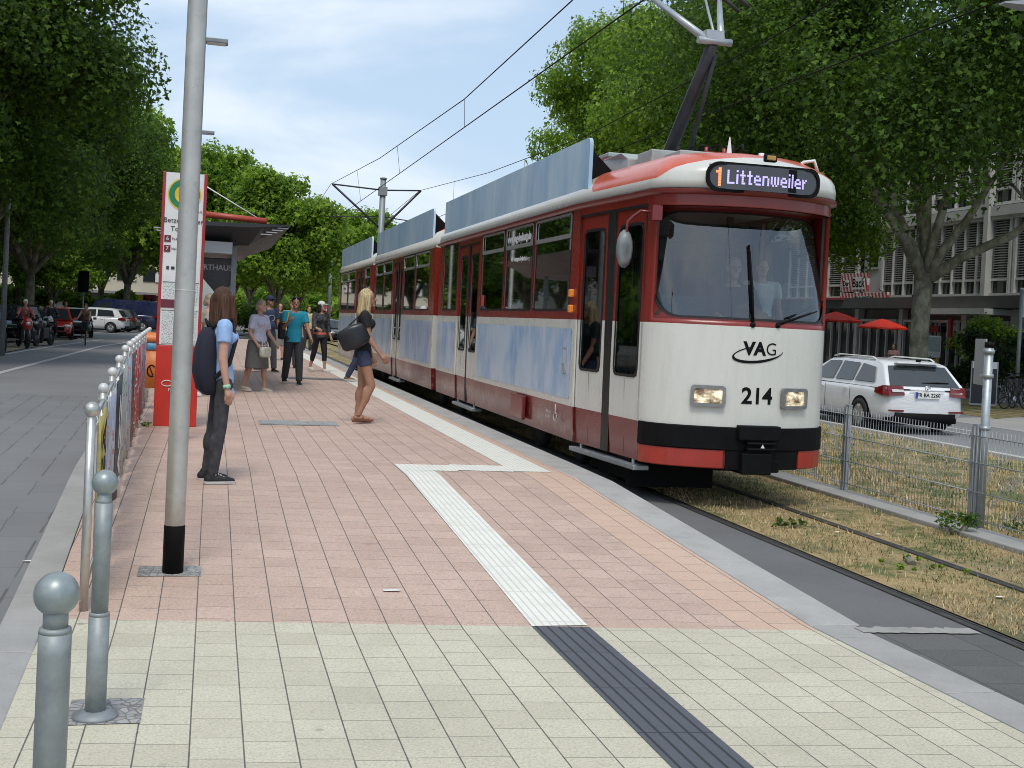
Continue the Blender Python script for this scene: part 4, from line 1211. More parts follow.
mb._merge(text_mb('Paduaallee', .04, Mf(-.43, 2.48), .002, res=1), None); mb._merge(text_mb('Haid', .04, Mf(-.48, 2.36), .002, res=1), None)
mb._merge(text_mb('VAG', .045, Mf(-.22, 2.82), .002, res=1), None)
r_ = random.Random(4)
for z in (2.13,): mb.box((-.55, yf - .001, z), (.03, .003, .04)); mb.box((-.49, yf - .001, z), (.04, .003, .035)); mb.box((-.3, yf - .001, z), (.03, .003, .035))
for z in (1.96, 1.2, 1.62): mb.box((-.39, yf - .001, z), (.42, .003, .006))
mb.build('stop_lettering', mat('print_black', (.03, .03, .035), .5), t)
M_LBX = mat('line_box_red', (.14, .02, .035), .5)
mb = MB(); mb.box((-.5, yf, 1.7), (.22, .005, .1)); mb.build('fare_notice', M_LBX, t)
for n_, z in (('6', 2.48), ('7', 2.36)):
    mb = MB(); mb.box((-.565, yf, z), (.075, .006, .08)); nb = mb.build('line_number_box', M_LBX, t)
    text_mb(n_, .065, frame_M((-.565, yf - .005, z), (1, 0, 0), (0, 0, 1)), .002).build('line_number', M_WHITE, nb)
q = NT('timetable_print'); co = q.coord(); n = q.noise(q.mapping(co, scale=(60, 1, 90)), 1., 1.); g = q.noise(co, 9., 2.)
q.set(q.mix(q.mapr(n, .5, .6), (.68, .68, .66), q.mix(q.mapr(g, .45, .55), (.3, .3, .32), (.25, .4, .3))), .4)
mb = MB(); mb.box((-.39, yf, 1.82), (.4, .004, .24)); mb.box((-.39, yf, 1.41), (.4, .004, .38)); mb.box((-.25, yf - .003, 1.5), (.1, .004, .25)); mb.build('timetable', q.m, t)
mb = text_mb('Freiburg', .05, frame_M((-.4, 14.994, .66), (1, 0, 0), (0, 0, 1)), .002, res=2)
mb.tube([(-.5 + .06*math.cos(a), 14.996, .74 + .035*math.sin(a)) for a in [R(30 + 300*k/14) for k in range(15)]], .006, 5)
mb.build('operator_print', M_WHITE, t)

t = thing('litter_bin', 'orange litter bin with a blue bag rim hanging on the far end of the railing', 'litter bin', (rx(17.5) + .12, 17.5, .22), 0, world=True)
M_OR = mat('bin_orange', (.62, .17, .03), .45, 0., .1, 6., dirt=(.3, .1, .03), dirt_amt=.3)
cx, cy = rx(17.5) + .1, 17.5
def rrect(cx, cy, w, d, r, z): return [(cx + px, cy + py, z) for px, py in rr(-w/2, w/2, -d/2, d/2, r, 3)]
mb = MB(); mb.loft([rrect(cx, cy, .27, .24, .05, .52), rrect(cx, cy, .31, .28, .06, 1.05)], 0, True); mb.build('bin_body', M_OR, t)
mb = MB(); mb.loft([rrect(cx, cy, .325, .295, .06, 1.05), rrect(cx, cy, .33, .3, .06, 1.16)], 0, True); mb.build('bag_rim', mat('blue_bag', (.1, .32, .5), .4, 0., .3, 20.), t)
mb = MB(); mb.loft([rrect(cx, cy, .35, .32, .06, 1.16), rrect(cx, cy, .35, .32, .06, 1.22), rrect(cx, cy, .26, .22, .06, 1.29)], 0, True); mb.build('bin_lid', M_OR, t)
mb = MB(); mb.tube([(cx + .09*math.cos(a)*.6, cy - .134, .76 + .08*math.sin(a)) for a in [R(40 + 260*k/12) for k in range(13)]], .009, 5); mb.tube([(cx + .02, cy - .135, .7), (cx - .03, cy - .135, .83)], .007, 5); mb.build('bin_emblem', M_BLACK, t)
mb = MB(); mb.tube([(cx - .1, cy, .2), (cx - .1, cy, 1.0)], .02, 8); mb.build('bin_post', M_STEEL, t)

t = thing('shelter', 'grey platform shelter with a wedge roof and red beam behind the stop sign', 'shelter', (0, 22, .22), 0, world=True)
M_SG = mat('shelter_dark_grey', (.028, .03, .034), .5, .2, .15, 3.)
M_SLG = mat('shelter_light_grey', (.34, .35, .36), .45, .1, .1, 3.)
mb = MB()
prof = [(-.85, 2.98), (-.3, 3.12), (1.22, 3.13), (1.18, 3.09), (.75, 2.92), (.55, 2.78), (-.4, 2.75), (-.85, 2.88)]
thin = [(-.85, 3.03), (-.3, 3.1), (1.22, 3.13), (1.2, 3.105), (.75, 3.07), (.55, 3.05), (-.4, 3.03), (-.85, 2.98)]
mb.loft([[(x, y, z) for x, z in pr] for y, pr in ((20.5, thin), (21.2, prof), (28, prof))], 0, False)
mb.build('shelter_roof', M_SG, t)
for k in range(4):
    mb = MB(); mb.box((-.9 + .05*k, 20.55, 2.95 - .045*k), (.2, .08, .018)); mb.build('roof_slat', M_SLG, t)
    mb = MB(); mb.box((1.08 - .09*k, 20.55, 3.07 - .04*k), (.18, .06, .015)); mb.build('roof_slat', M_SLG, t)
mb = MB(); mb.box((-.1, 21.0, 2.7), (.75, .4, .2)); mb.build('cross_beam', M_SLG, t, bevel=.01)
mb = MB(); mb.tube([(-.4, 21.5, 3.3), (.85, 21.5, 3.24)], .055, 10); mb.build('red_beam', mat('beam_red', (.42, .06, .035), .4, 0., .1, 4.), t)
mb = MB(); mb.tube([(-.35, 21.5, 3.85), (.7, 21.5, 3.28)], .012, 6); mb.build('stay_cable', M_WHITE, t)
for x, y in ((-.35, 21.0), (.32, 21.4), (-.35, 27), (.32, 27)):
    mb = MB(); mb.box((x, y, 1.5), (.09, .09, 2.6)); mb.build('post', M_GREYM, t)
mb = MB(); mb.prism([(-.36, .24), (.3, .24), (.3, 1.62), (-.36, 2.36)], 20.74, 20.78, 0, Matrix(((1, 0, 0, 0), (0, 0, 1, 0), (0, 1, 0, 0), (0, 0, 0, 1))))
mb.build('side_panel', mat('panel_pale_green_grey', (.4, .44, .42), .35, 0., .08, 3.), t)
mb = MB(); mb.box((-.02, 21.6, 1.55), (.62, .12, 2.0)); ad = mb.build('advert_case', mat('advert_black', (.03, .03, .032), .3), t, bevel=.01)
text_mb('ERTHAUS.', .13, frame_M((.03, 21.535, 2.38), (1, 0, 0), (0, 0, 1)), .002, bold=.003).build('advert_lettering', mat('advert_grey', (.45, .45, .44), .5), ad)
mb = MB(); mb.prism([(.05, 1.9), (.3, 1.5), (.3, 2.1)], 0, .004, 0, Matrix(((1, 0, 0, 0), (0, 0, 1, 21.53), (0, 1, 0, 0), (0, 0, 0, 1)))); mb.build('advert_picture', mat('advert_tan', (.35, .25, .17), .5), ad)
mb = MB(); mb.box((-.42, 24.5, 1.4), (.04, 5, 1.9)); mb.build('back_glass', glass('shelter_glass', (.5, .55, .53), .12), t)
mb = MB(); mb.box((-.15, 24.5, .68), (.4, 3, .05)); mb.box((-.15, 23.4, .45), (.08, .08, .46)); mb.box((-.15, 25.6, .45), (.08, .08, .46)); mb.build('bench', M_STEEL, t)

# ------------------------------------------------------------------ overhead line
M_MAST = mat('mast_grey', (.26, .29, .29), .5, .3, .1, 3.)
def mast(loc, h, label, arms):
    t = thing('catenary_mast', label, 'catenary mast', loc, 0, 'catenary masts', world=True)
    x, y, z = loc
    mb = MB(); mb.tube([(x, y, z), (x, y, z + h)], [.16, .12], 12); mb.box((x, y, z + h - .5), (.34, .34, .35)); mb.lathe([(.15, 0), (.15, .06), (0, .1)], (x, y, z + h), 10); mb.build('mast_pole', M_MAST, t)
    for dx in arms:
        mb = MB(); mb.tube([(x, y, z + h - .45), (x + dx, y, z + h - .35)], .035, 6); mb.tube([(x + dx, y, z + h - .35), (x + .05*dx, y, z + h - 2.0)], .045, 6)
        mb.tube([(x, y, z + h - 1.55), (x + dx*1.1, y, z + h - 1.7)], .025, 6)
        mb.build('bracket_arm', M_DARKM, t)
mast((6.65, 50, 0), 7.4, 'grey catenary mast with two bracket arms rising behind the blue roof boards of the tram', (-2.1, 1.6))
mast((8.55, 92, -.1), 7.5, 'smaller distant catenary mast left of the tram, in front of the far trees', (-2.2, 1.7))
def wire(pts, label, drops=(), r=.011):
    t = thing('overhead_wire', label, 'overhead wire', pts[0][0], 0, 'overhead wires', world=True)
    for k, pl in enumerate(pts):
        fine = []
        for a, b in zip(pl[:-1], pl[1:]):
            for q in range(6): fine.append(Vector(a).lerp(Vector(b), q/6))
        fine.append(Vector(pl[-1])); mb = MB(); mb.tube(fine, r, 5); mb.build(('messenger_wire', 'contact_wire')[k], M_BLACK, t)
    for a, b in drops:
        mb = MB(); mb.tube([a, b], .005, 4); mb.build('dropper', M_BLACK, t)
cw = 5.63
wire([[(4.55, 92, 7.0), (4.55, 70, 6.3), (4.5, 50, 7.05), (4.65, 36, 6.42), (4.8, 24.2, 6.2), (4.85, 16.7, 6.38), (4.9, 9, 6.75), (4.9, -12, 7.1)], [(6.35, 92, 5.7), (4.75, 50, cw), (4.8, 35, cw), (4.85, 18, cw), (4.9, 5, cw), (4.9, -12, cw)]],
     'pair of overhead wires with thin droppers above the tram', [((4.8, 24.2, 6.2), (4.83, 24.2, cw)), ((4.7, 32.8, 6.36), (4.8, 32.8, cw)), ((4.6, 41.5, 6.65), (4.77, 41.5, cw)), ((4.85, 14.5, 6.47), (4.87, 14.5, cw)), ((4.9, 10.8, 6.66), (4.88, 10.8, cw))])
wire([[(10.2, 92, 7.0), (8.2, 50, 7.05), (8.45, 38, 6.5), (8.6, 28, 6.3), (8.6, 18, 6.5), (8.6, 8, 7.0), (8.6, -12, 7.2)], [(9.5, 92, 5.7), (8.2, 50, cw), (8.5, 30, cw), (8.6, 10, cw), (8.6, -12, cw)]],
     'right hand pair of overhead wires running behind the blue roof boards into the big tree', [((8.5, 33.5, 6.4), (8.45, 33.5, cw)), ((8.6, 27.0, 6.3), (8.55, 27.0, cw)), ((8.3, 43, 6.75), (8.3, 43, cw))])

# ------------------------------------------------------------------ mesh fence on the right
t = thing('mesh_fence', 'low grey wire mesh fence on a concrete footing between the track and the right verge', 'fence', (6.6, 9.4, 0), 0, world=True)
M_FEN = mat('fence_zinc', (.36, .38, .39), .5, .4, .12, 9.)
FY = [2.7 + 2.25*k for k in range(24)]
for k, y in enumerate(FY):
    mb = MB(); mb.box((6.72, y, .46), (.045, .065, .98)); mb.box((6.685, y, .46), (.02, .04, .96)); mb.box((6.72, y, .955), (.05, .07, .012))
    for z in (.12, .36, .62, .86): mb.box((6.675, y, z), (.02, .05, .03))
    mb.build('fence_post', M_FEN, t)
for a, b in zip(FY[:-1], FY[1:]):
    mb = MB(); n = int((b - a - .06) / .05)
    fine = a < 30
    for i in range(n + 1):
        y = a + .035 + (b - a - .07) * i / n
        if fine or i % 3 == 0: mb.tube([(6.67, y, .08), (6.67, y, .92)], .0032 if fine else .006, 4)
    for z in (.12, .36, .62, .86):
        for dx in (-.006, .006): mb.tube([(6.67 + dx, a + .02, z), (6.67 + dx, b - .02, z)], .005, 5)
    mb.build('mesh_panel', M_FEN, t)
t = thing('sign_post', 'thick galvanised post with clamps carrying the blank back of a small sign at the fence', 'sign post', (6.72, 9.42, 0), 0, world=True)
mb = MB(); mb.lathe([(.038, -.05), (.038, 1.66), (.0, 1.661)], (6.76, 9.4, 0), 18); mb.build('post', M_STEEL, t)
mb = MB(); mb.lathe([(.041, 1.655), (.041, 1.7), (.0, 1.71)], (6.76, 9.4, 0), 18); mb.build('post_cap', M_BLACK, t)
for z in (.93, 1.4, 1.62):
    mb = MB(); mb.lathe([(.038, z - .02), (.05, z - .015), (.05, z + .015), (.038, z + .02)], (6.76, 9.4, 0), 16); mb.box((6.76, 9.46, z), (.03, .1, .025)); mb.build('clamp', M_STEEL, t)
mb = MB(); mb.box((6.83, 9.62, 1.52), (.012, .4, .42), rz=R(-22)); mb.build('sign_plate', mat('sign_back_grey', (.36, .37, .37), .5, .3, .1, 5.), t, bevel=.004)

# ------------------------------------------------------------------ signs and signals far off
t = thing('road_sign', 'round red and white no entry sign on a pole beside the distant mast', 'road sign', (9.25, 100, -.1), 0)
mb = MB(); mb.tube([(0, 0, 0), (0, 0, 2.45)], .035, 8); mb.build('post', M_STEEL, t)
Mz = Matrix.Rotation(PI/2, 3, 'X')
mb = MB(); mb.lathe([(0, 0), (.34, 0), (.34, .02), (0, .02)], (0, -.04, 2.15), 24, M=Mz); mb.build('sign_plate', mat('sign_red', (.55, .03, .03), .4), t)
mb = MB(); mb.box((0, -.066, 2.15), (.46, .008, .12)); mb.build('sign_bar', M_WHITE, t)
t = thing('traffic_light', 'black traffic light on a grey pole above the cyclist on the left', 'traffic light', (-6.87, 69, -.1), 0)
mb = MB(); mb.tube([(0, 0, 0), (0, 0, 3.0)], .05, 8); mb.build('pole', M_GREYM, t)
mb = MB(); mb.box((0, -.1, 2.9), (.55, .08, 1.15)); mb.box((0, -.2, 2.9), (.32, .25, .95)); hs = mb.build('signal_head', M_BLACK, t)
mb = MB()
for z in (2.62, 2.9, 3.18): mb.tube([(0, -.3, z), (0, -.42, z)], .11, 10)
mb.build('visor', M_BLACK, hs)
t = thing('street_lamp', 'tall grey street lamp pole at the left picture edge under the dark tree', 'street lamp', (-6.3, 40, -.1), 0)
mb = MB(); mb.tube([(0, 0, 0), (0, 0, 7.5)], [.09, .06], 10); mb.build('pole', M_GREYM, t)
mb = MB(); mb.tube([(0, 0, 7.5), (.6, 0, 7.7), (1.2, 0, 7.7)], .03, 6); mb.box((1.3, 0, 7.7), (.6, .22, .1)); mb.build('lamp_head', M_GREYM, t)
t = thing('street_lamp', 'grey street lamp whose flat head pokes into the top right corner', 'street lamp', (16.6, 19.0, -.15), 0)
mb = MB(); mb.tube([(0, 0, 0), (0, 0, 7.7)], [.09, .06], 10); mb.build('pole', M_GREYM, t)
mb = MB(); mb.tube([(0, 0, 7.7), (-1.0, 0, 8.0), (-2.2, .1, 8.0)], .035, 6); mb.build('arm', M_GREYM, t)
mb = MB(); mb.loft([[(-2.0, -.12, 8.0), (-2.0, .3, 8.0), (-2.0, .3, 8.08), (-2.0, -.12, 8.08)], [(-2.6, -.1, 8.0), (-2.6, .28, 8.0), (-2.6, .28, 8.09), (-2.6, -.1, 8.09)], [(-3.0, .0, 8.02), (-3.0, .18, 8.02), (-3.0, .18, 8.05), (-3.0, .0, 8.05)]], 0, False); mb.build('lamp_head', M_SLG, t)
for (x, y, z0, w, h, m, lb, txt) in ((-5.7, 100, 1.25, .75, 1.35, mat('sign_yellow', (.7, .52, .03), .5), 'yellow upright advertising board beside the dark red one behind the blue van', None),
                            (-4.95, 100, 1.2, .95, 1.45, mat('poster_black_red', (.25, .02, .03), .5, 0., .9, 2.2), 'red and black advertising board in front of the far cream building', 'K')):
    t = thing('advert_board', lb, 'advert board', (x, y, -.1), 0)
    mb = MB(); mb.box((0, 0, z0 + h/2), (w, .1, h)); mb.build('board', m, t)
    mb = MB(); mb.box((-w*.35, .06, z0/2 + .3), (.06, .06, z0 + .6)); mb.box((w*.35, .06, z0/2 + .3), (.06, .06, z0 + .6)); mb.build('leg', M_GREYM, t)
    if txt: text_mb(txt, .9, frame_M((0, -.055, z0 + h*.5), (1, 0, 0), (0, 0, 1)), .004, bold=.02).build('lettering', M_BLACK, t)

# ------------------------------------------------------------------ buildings
M_LOUV = mat('louvre_grey', (.4, .405, .395), .5, .1, .15, 2.)
M_FRAME = mat('facade_frame_grey', (.6, .6, .58), .5, 0., .08, 2.)
M_PLW = mat('white_render', (.7, .7, .67), .8, 0., .06, 1.2)
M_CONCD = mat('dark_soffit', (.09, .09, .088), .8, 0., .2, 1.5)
M_GREYR = mat('grey_render', (.26, .26, .25), .8, 0., .1, 1.)
M_WIN = darkglass('window_dark', (.02, .024, .026), .06)
t = thing('office_building', 'grey office building with louvred bays behind the big forked plane tree', 'building', (32, 48, -.14), 0, world=True)
mb = MB(); mb.box((38.2, 48, 5.9), (12, 46, 11.8)); mb.build('wall', M_GREYR, t)          # core block, front face at X=32.2 ... upper storeys
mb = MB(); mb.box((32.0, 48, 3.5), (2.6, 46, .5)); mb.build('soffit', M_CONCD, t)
mb = MB(); mb.box((32.05, 53.5, 7.3), (.5, 2.25, 7.2)); w = mb.build('white_wall', M_PLW, t)
for z in (5.95, 9.3):
    mb = MB(); mb.box((31.79, 53.75, z), (.05, .8, 1.25)); ww = mb.build('window', M_WIN, w)
    mb = MB(); mb.box((31.78, 53.75, z - .67), (.2, 1.0, .09)); mb.build('sill', M_FRAME, ww)
def bay(y0, y1, z0, z1, div):
    mb = MB(); x = 31.55
    mb.box((31.85, (y0+y1)/2, (z0+z1)/2), (.5, y1 - y0 - .06, z1 - z0 - .04)); b = mb.build('window_bay', M_WIN, t)
    mb = MB(); z = z0 + .75
    while z < z1 - .1: mb.box((31.53, (y0+y1)/2, z), (.1, y1 - y0 - .1, .035)); z += .105
    mb.build('louvre_blind', M_LOUV, b)
    mb = MB(); n = div
    for k in range(n + 1):
        y = y0 + (y1 - y0)*k/n; w = .16 if k in (0, n) else .07; mb.box((31.5, y, (z0+z1)/2), (.2, w, z1 - z0))
    mb.box((31.52, (y0+y1)/2, z0 + .06), (.3, y1 - y0 + .3, .12)); mb.box((31.5, (y0+y1)/2, z1 - .06), (.34, y1 - y0 + .3, .16)); mb.box((31.51, (y0+y1)/2, z0 + .68), (.14, y1 - y0, .08))
    mb.build('mullions', M_FRAME, b)
for z0, z1 in ((3.78, 7.1), (7.55, 10.9)):
    bay(42.7, 44.0, z0, z1, 1); bay(44.05, 48.35, z0, z1, 5); bay(48.7, 49.4, z0, z1, 1); bay(49.5, 52.3, z0, z1, 3); bay(54.7, 57.6, z0, z1, 2); bay(57.9, 62, z0, z1, 4); bay(35, 42.4, z0, z1, 6)
mb = MB()
for y in (44.02, 48.5): mb.box((31.3, y, 6.0), (.3, .3, 11))
mb.box((31.6, 48, 7.3), (.7, 46, .4)); mb.build('facade_band', mat('pale_band', (.5, .5, .48), .7, 0., .08, 1.), t)
# recessed ground floor
gf = [(31.9, 55.0, .35), (31.9, 51.0, .3), (31.9, 46.0, .35), (31.9, 42.6, .4), (31.9, 58.6, .4)]
for x, y, w in gf:
    mb = MB(); mb.box((x, y, 1.55), (w, w, 3.4)); mb.build('column', M_FRAME, t)
for y0, y1 in ((54.9, 58.3), (51.3, 54.5), (46.4, 50.6), (43, 45.6)):
    mb = MB(); mb.box((31.98, (y0+y1)/2, 1.4), (.36, y1 - y0, 2.6)); sw = mb.build('shop_window', M_WIN, t)
    mb = MB(); n = max(2, int((y1 - y0)/.7))
    for k in range(n + 1): mb.box((31.74, y0 + (y1-y0)*k/n, 1.4), (.12, .08, 2.6))
    mb.box((31.74, (y0+y1)/2, 2.7), (.14, y1 - y0 + .1, .12)); mb.box((31.74, (y0+y1)/2, .15), (.14, y1 - y0 + .1, .3)); mb.build('window_frame', M_FRAME, sw)
mb = MB(); mb.box((31.1, 45.2, 3.1), (1.6, 5.2, .24)); mb.build('entrance_canopy', M_FRAME, t)
mb = MB(); mb.box((31.6, 46.75, 2.2), (.1, .22, 1.3)); mb.build('red_upright', mat('red_strip', (.35, .03, .03), .5), t)
mb = MB(); mb.box((31.55, 47.9, 2.35), (.1, .8, .3)); mb.build('red_notice', mat('red_strip', (.35, .03, .03), .5), t)
mb = MB(); mb.box((31.3, 58.5, 3.72), (1.4, 8, .1)); mb.build('red_fascia', mat('fascia_red', (.3, .04, .05), .5), t)
# café signs, striped red and white
q = NT('red_white_stripes'); co = q.coord(); x, y, z = q.xyz(co)
f = q.math('FRACT', q.math('MULTIPLY', q.math('MULTIPLY_ADD', z, -.45, y), 3.2))
q.set(q.mix(q.mapr(f, .45, .5), (.62, .6, .58), (.42, .05, .06)), .5)
for (y0, y1, z0, z1, lb, txts) in ((52.75, 55.3, 4.08, 5.0, 'striped red and white café sign, the higher of two, lettered in black', [('Der', .34, 54.75), ('Back', .6, 53.55)]), (50.9, 55.3, 3.55, 4.02, 'long striped red and white fascia sign over the café front', [('DIE BACKSTUBE', .24, 53.0)])):
    t = thing('shop_sign', lb, 'shop sign', (31.0, (y0+y1)/2, z0), 0, world=True)
    mb = MB(); mb.box((30.98, (y0+y1)/2, (z0+z1)/2), (.12, y1 - y0, z1 - z0)); mb.build('sign_board', q.m, t, bevel=.01)
    zc = (z0+z1)/2 - .05
    for s_, sz, yc in txts:
        w_ = sz*.36*len(s_)
        mb = MB(); mb.box((30.91, yc, zc), (.02, w_*1.25, sz*1.0)); pl = mb.build('white_field', M_WHITE, t)
        text_mb(s_, sz, frame_M((30.895, yc, zc), (0, -1, 0), (0, 0, 1)), .004, bold=.01).build('sign_lettering', M_BLACK, pl)
    mb = MB()
    for k in range(3): mb.tube([(30.9, y0 + .3 + k*(y1-y0-.6)/2, z1), (30.6, y0 + .3 + k*(y1-y0-.6)/2, z1 + .15)], .02, 5)
    mb.build('sign_lamp', M_DARKM, t)

t = thing('apartment_building', 'cream apartment building with dark garage level far behind the parked cars', 'building', (-8, 124, -.1), 0, world=True)
M_CRM = mat('cream_render', (.6, .55, .44), .85, 0., .06, .5)
mb = MB(); mb.box((-12, 126, 4.6), (22, 10, 9.4)); mb.build('wall', M_CRM, t)
mb = MB(); mb.box((-12, 120.9, 1.3), (21, .3, 2.6)); mb.build('garage_front', mat('garage_grey', (.14, .14, .14), .7), t)
mb = MB(); mb.box((-12, 120.6, 2.8), (22.4, 1.2, .25)); mb.build('ledge', M_GREYR, t)
for zz in (4.6, 7.2):
    for k in range(7):
        x = -20.5 + 2.4*k
        mb = MB(); mb.box((x, 120.97, zz), (1.1, .12, 1.2)); w = mb.build('window', M_WIN, t)
        mb = MB(); mb.box((x + .9, 120.93, zz), (.65, .1, 1.25)); mb.build('shutter', M_WHITE, w)
mb = MB(); mb.box((-12, 126, 9.5), (23, 11, .4)); mb.prism([(-6, 0), (6, 0), (0, 2.6)], -11.5, 11.5, 0, Matrix(((0, 0, 1, -12), (1, 0, 0, 126), (0, 1, 0, 9.7), (0, 0, 0, 1)))); mb.build('roof', mat('roof_tile', (.2, .08, .05), .8), t)
t = thing('apartment_building', 'white building glimpsed through the trees behind the parked motorcycles', 'building', (-24, 95, -.1), 0, world=True)
mb = MB(); mb.box((-26, 95, 5), (14, 30, 10)); mb.build('wall', M_PLW, t)
for zz in (1.6, 4.4, 7.2):
    for k in range(8):
        mb = MB(); mb.box((-18.97, 82 + 3.5*k, zz), (.1, 1.3, 1.4)); mb.build('window', M_WIN, t)
mb = MB()
for k in range(3): mb.box((-26 + 4*(k-1), 79.95, 1.6), (1.5, .1, 1.4)); mb.box((-26 + 4*(k-1), 79.95, 4.6), (1.5, .1, 1.4))
mb.build('window', M_WIN, t)
t = thing('apartment_building', 'pale apartment block far away behind the tram, mirrored in its windows', 'building', (30, 110, -.1), 0, world=True)
mb = MB(); mb.box((36, 96, 5), (12, 34, 10)); mb.build('wall', M_PLW, t)
for zz in (1.6, 4.4, 7.2):
    for k in range(9):
        mb = MB(); mb.box((29.97, 81 + 3.6*k, zz), (.1, 1.5, 1.4)); mb.build('window', M_WIN, t)
# houses on the near left, unseen, added for the tram windows to reflect
t = thing('apartment_building', 'unseen cream house front added on the left for the tram windows to reflect', 'building', (-26, 20, -.1), 0, world=True)
mb = MB(); mb.box((-30, 22, 6), (10, 60, 12)); mb.build('wall', M_CRM, t)
for zz in (1.8, 5, 8.2):
    for k in range(14):
        mb = MB(); mb.box((-24.97, -5 + 4.1*k, zz), (.1, 1.6, 1.6)); mb.build('window', M_WIN, t)

# ------------------------------------------------------------------ café furniture and kiosk on the right pavement
def parasol(loc, label):
    t = thing('parasol', label, 'parasol', loc, 0, 'red café parasols')
    mb = MB(); mb.tube([(0, 0, 0), (0, 0, 2.85)], .03, 8); mb.build('pole', M_DARKM, t)
    mb = MB(); n = 8
    rings = []
    for rr_, z in ((.03, 2.9), (.6, 2.72), (1.12, 2.52), (1.12, 2.44)):
        ring = []
        for k in range(n*2):
            a = PI*k/n; q = 1 if k % 2 == 0 else .93
            ring.append((rr_*q*math.cos(a), rr_*q*math.sin(a), z - (0 if k % 2 == 0 else .02)))
        rings.append(ring)
    mb.loft(rings, 0, False, False); mb.build('canopy', mat('parasol_red', (.7, .035, .015), .7, 0., .06, 2.), t)
    mb = MB(); mb.lathe([(.3, 0), (.3, .08), (.05, .1)], n=12); mb.build('base', M_GREYM, t)
    return t
p = parasol((29.3, 48.5, -.2), 'red café parasol over the table left of the plane tree trunk')
dup(p, (27.2, 48.9, .02), label='red café parasol half hidden behind the tram front')
t = thing('cafe_table', 'small dark café table under the red parasols', 'table', (28.6, 47.6, -.14), 0)
mb = MB(); mb.lathe([(.35, .72), (.35, .75), (0, .75)], n=16); mb.build('tabletop', M_DARKM, t)
mb = MB(); mb.tube([(0, 0, 0), (0, 0, .72)], .03, 8); mb.build('leg', M_DARKM, t)
def chair(loc, rz, label):
    t = thing('cafe_chair', label, 'chair', loc, rz, 'café chairs under the parasols')
    mb = MB(); mb.box((0, 0, .45), (.42, .42, .04)); mb.build('seat', M_DARKM, t)
    mb = MB(); mb.box((0, .2, .7), (.42, .03, .4)); mb.build('backrest', M_DARKM, t)
    for x in (-.18, .18):
        for y in (-.18, .18):
            mb = MB(); mb.tube([(x, y, 0), (x, y, .45)], .015, 6); mb.build('leg', M_DARKM, t)
    return t
c = chair((28.0, 47.6, -.14), 1.2, 'dark café chair left of the small table'); dup(c, (29.2, 47.4, -.14), -1.6, 'dark café chair right of the small table'); dup(c, (30.2, 48.0, -.14), .3, 'dark café chair closest to the shop front')
t = thing('vending_kiosk', 'yellow and white vending box on a stand beside the plane tree trunk', 'vending box', (26.75, 40.7, -.14), R(-28))
mb = MB(); mb.box((0, 0, .62), (.5, .4, 1.24)); mb.build('stand', mat('kiosk_yellow', (.5, .36, .04), .5, 0., .1, 3.), t, bevel=.02)
mb = MB(); mb.box((0, 0, 1.7), (.62, .5, .85)); bx = mb.build('cabinet', mat('kiosk_white', (.55, .56, .54), .45), t, bevel=.04)
mb = MB(); mb.box((0, -.255, 1.8), (.55, .02, .55)); mb.build('display_window', mat('kiosk_screen', (.2, .27, .27), .2), bx)
t = thing('advert_stand', 'dark pavement sign with a white header in front of the hedge', 'pavement sign', (22.5, 31.45, -.14), R(-30))
mb = MB(); mb.box((0, 0, .62), (.7, .06, 1.05)); mb.build('board', mat('aboard_dark', (.02, .022, .03), .35), t)
mb = MB(); mb.box((0, 0, .7), (.76, .05, 1.32)); mb.build('frame', M_SLG, t)
mb = MB(); mb.box((0, -.02, 1.25), (.68, .06, .2)); hd = mb.build('header', M_WHITE, t)
text_mb('PRESSE', .15, frame_M((0, -.053, 1.25), (1, 0, 0), (0, 0, 1)), .002).build('lettering', mat('print_blue', (.05, .06, .2), .5), hd)
t = thing('house_sign', 'pale sign post with a small blue plate at the right picture edge', 'sign', (23.9, 31.8, -.14), R(-30))
mb = MB(); mb.tube([(0, 0, 0), (0, 0, 3.6)], .06, 8); mb.build('post', M_GREYM, t)
mb = MB(); mb.box((.3, 0, 3.2), (.7, .06, .9)); pp = mb.build('plate', mat('plate_pale', (.4, .42, .42), .5), t)
mb = MB(); mb.box((.3, -.035, 3.05), (.4, .02, .22)); mb.build('blue_plate', mat('plate_blue', (.03, .06, .25), .4), pp)
# ------------------------------------------------------------------ vehicles
M_CARGL = darkglass('car_glass', (.02, .026, .028), .03)
M_LAMPR = mat('tail_lamp_red', (.16, .008, .008), .15, 0., .3, 20., coat=.5)
M_LAMPW = mat('lamp_clear', (.6, .6, .58), .1, .3, .2, 20.)
M_RIM = mat('alloy_rim', (.5, .51, .52), .3, .8, .08, 10.)
def paint(name, c): return mat(name, c, .25, 0., .05, 2., coat=.7)

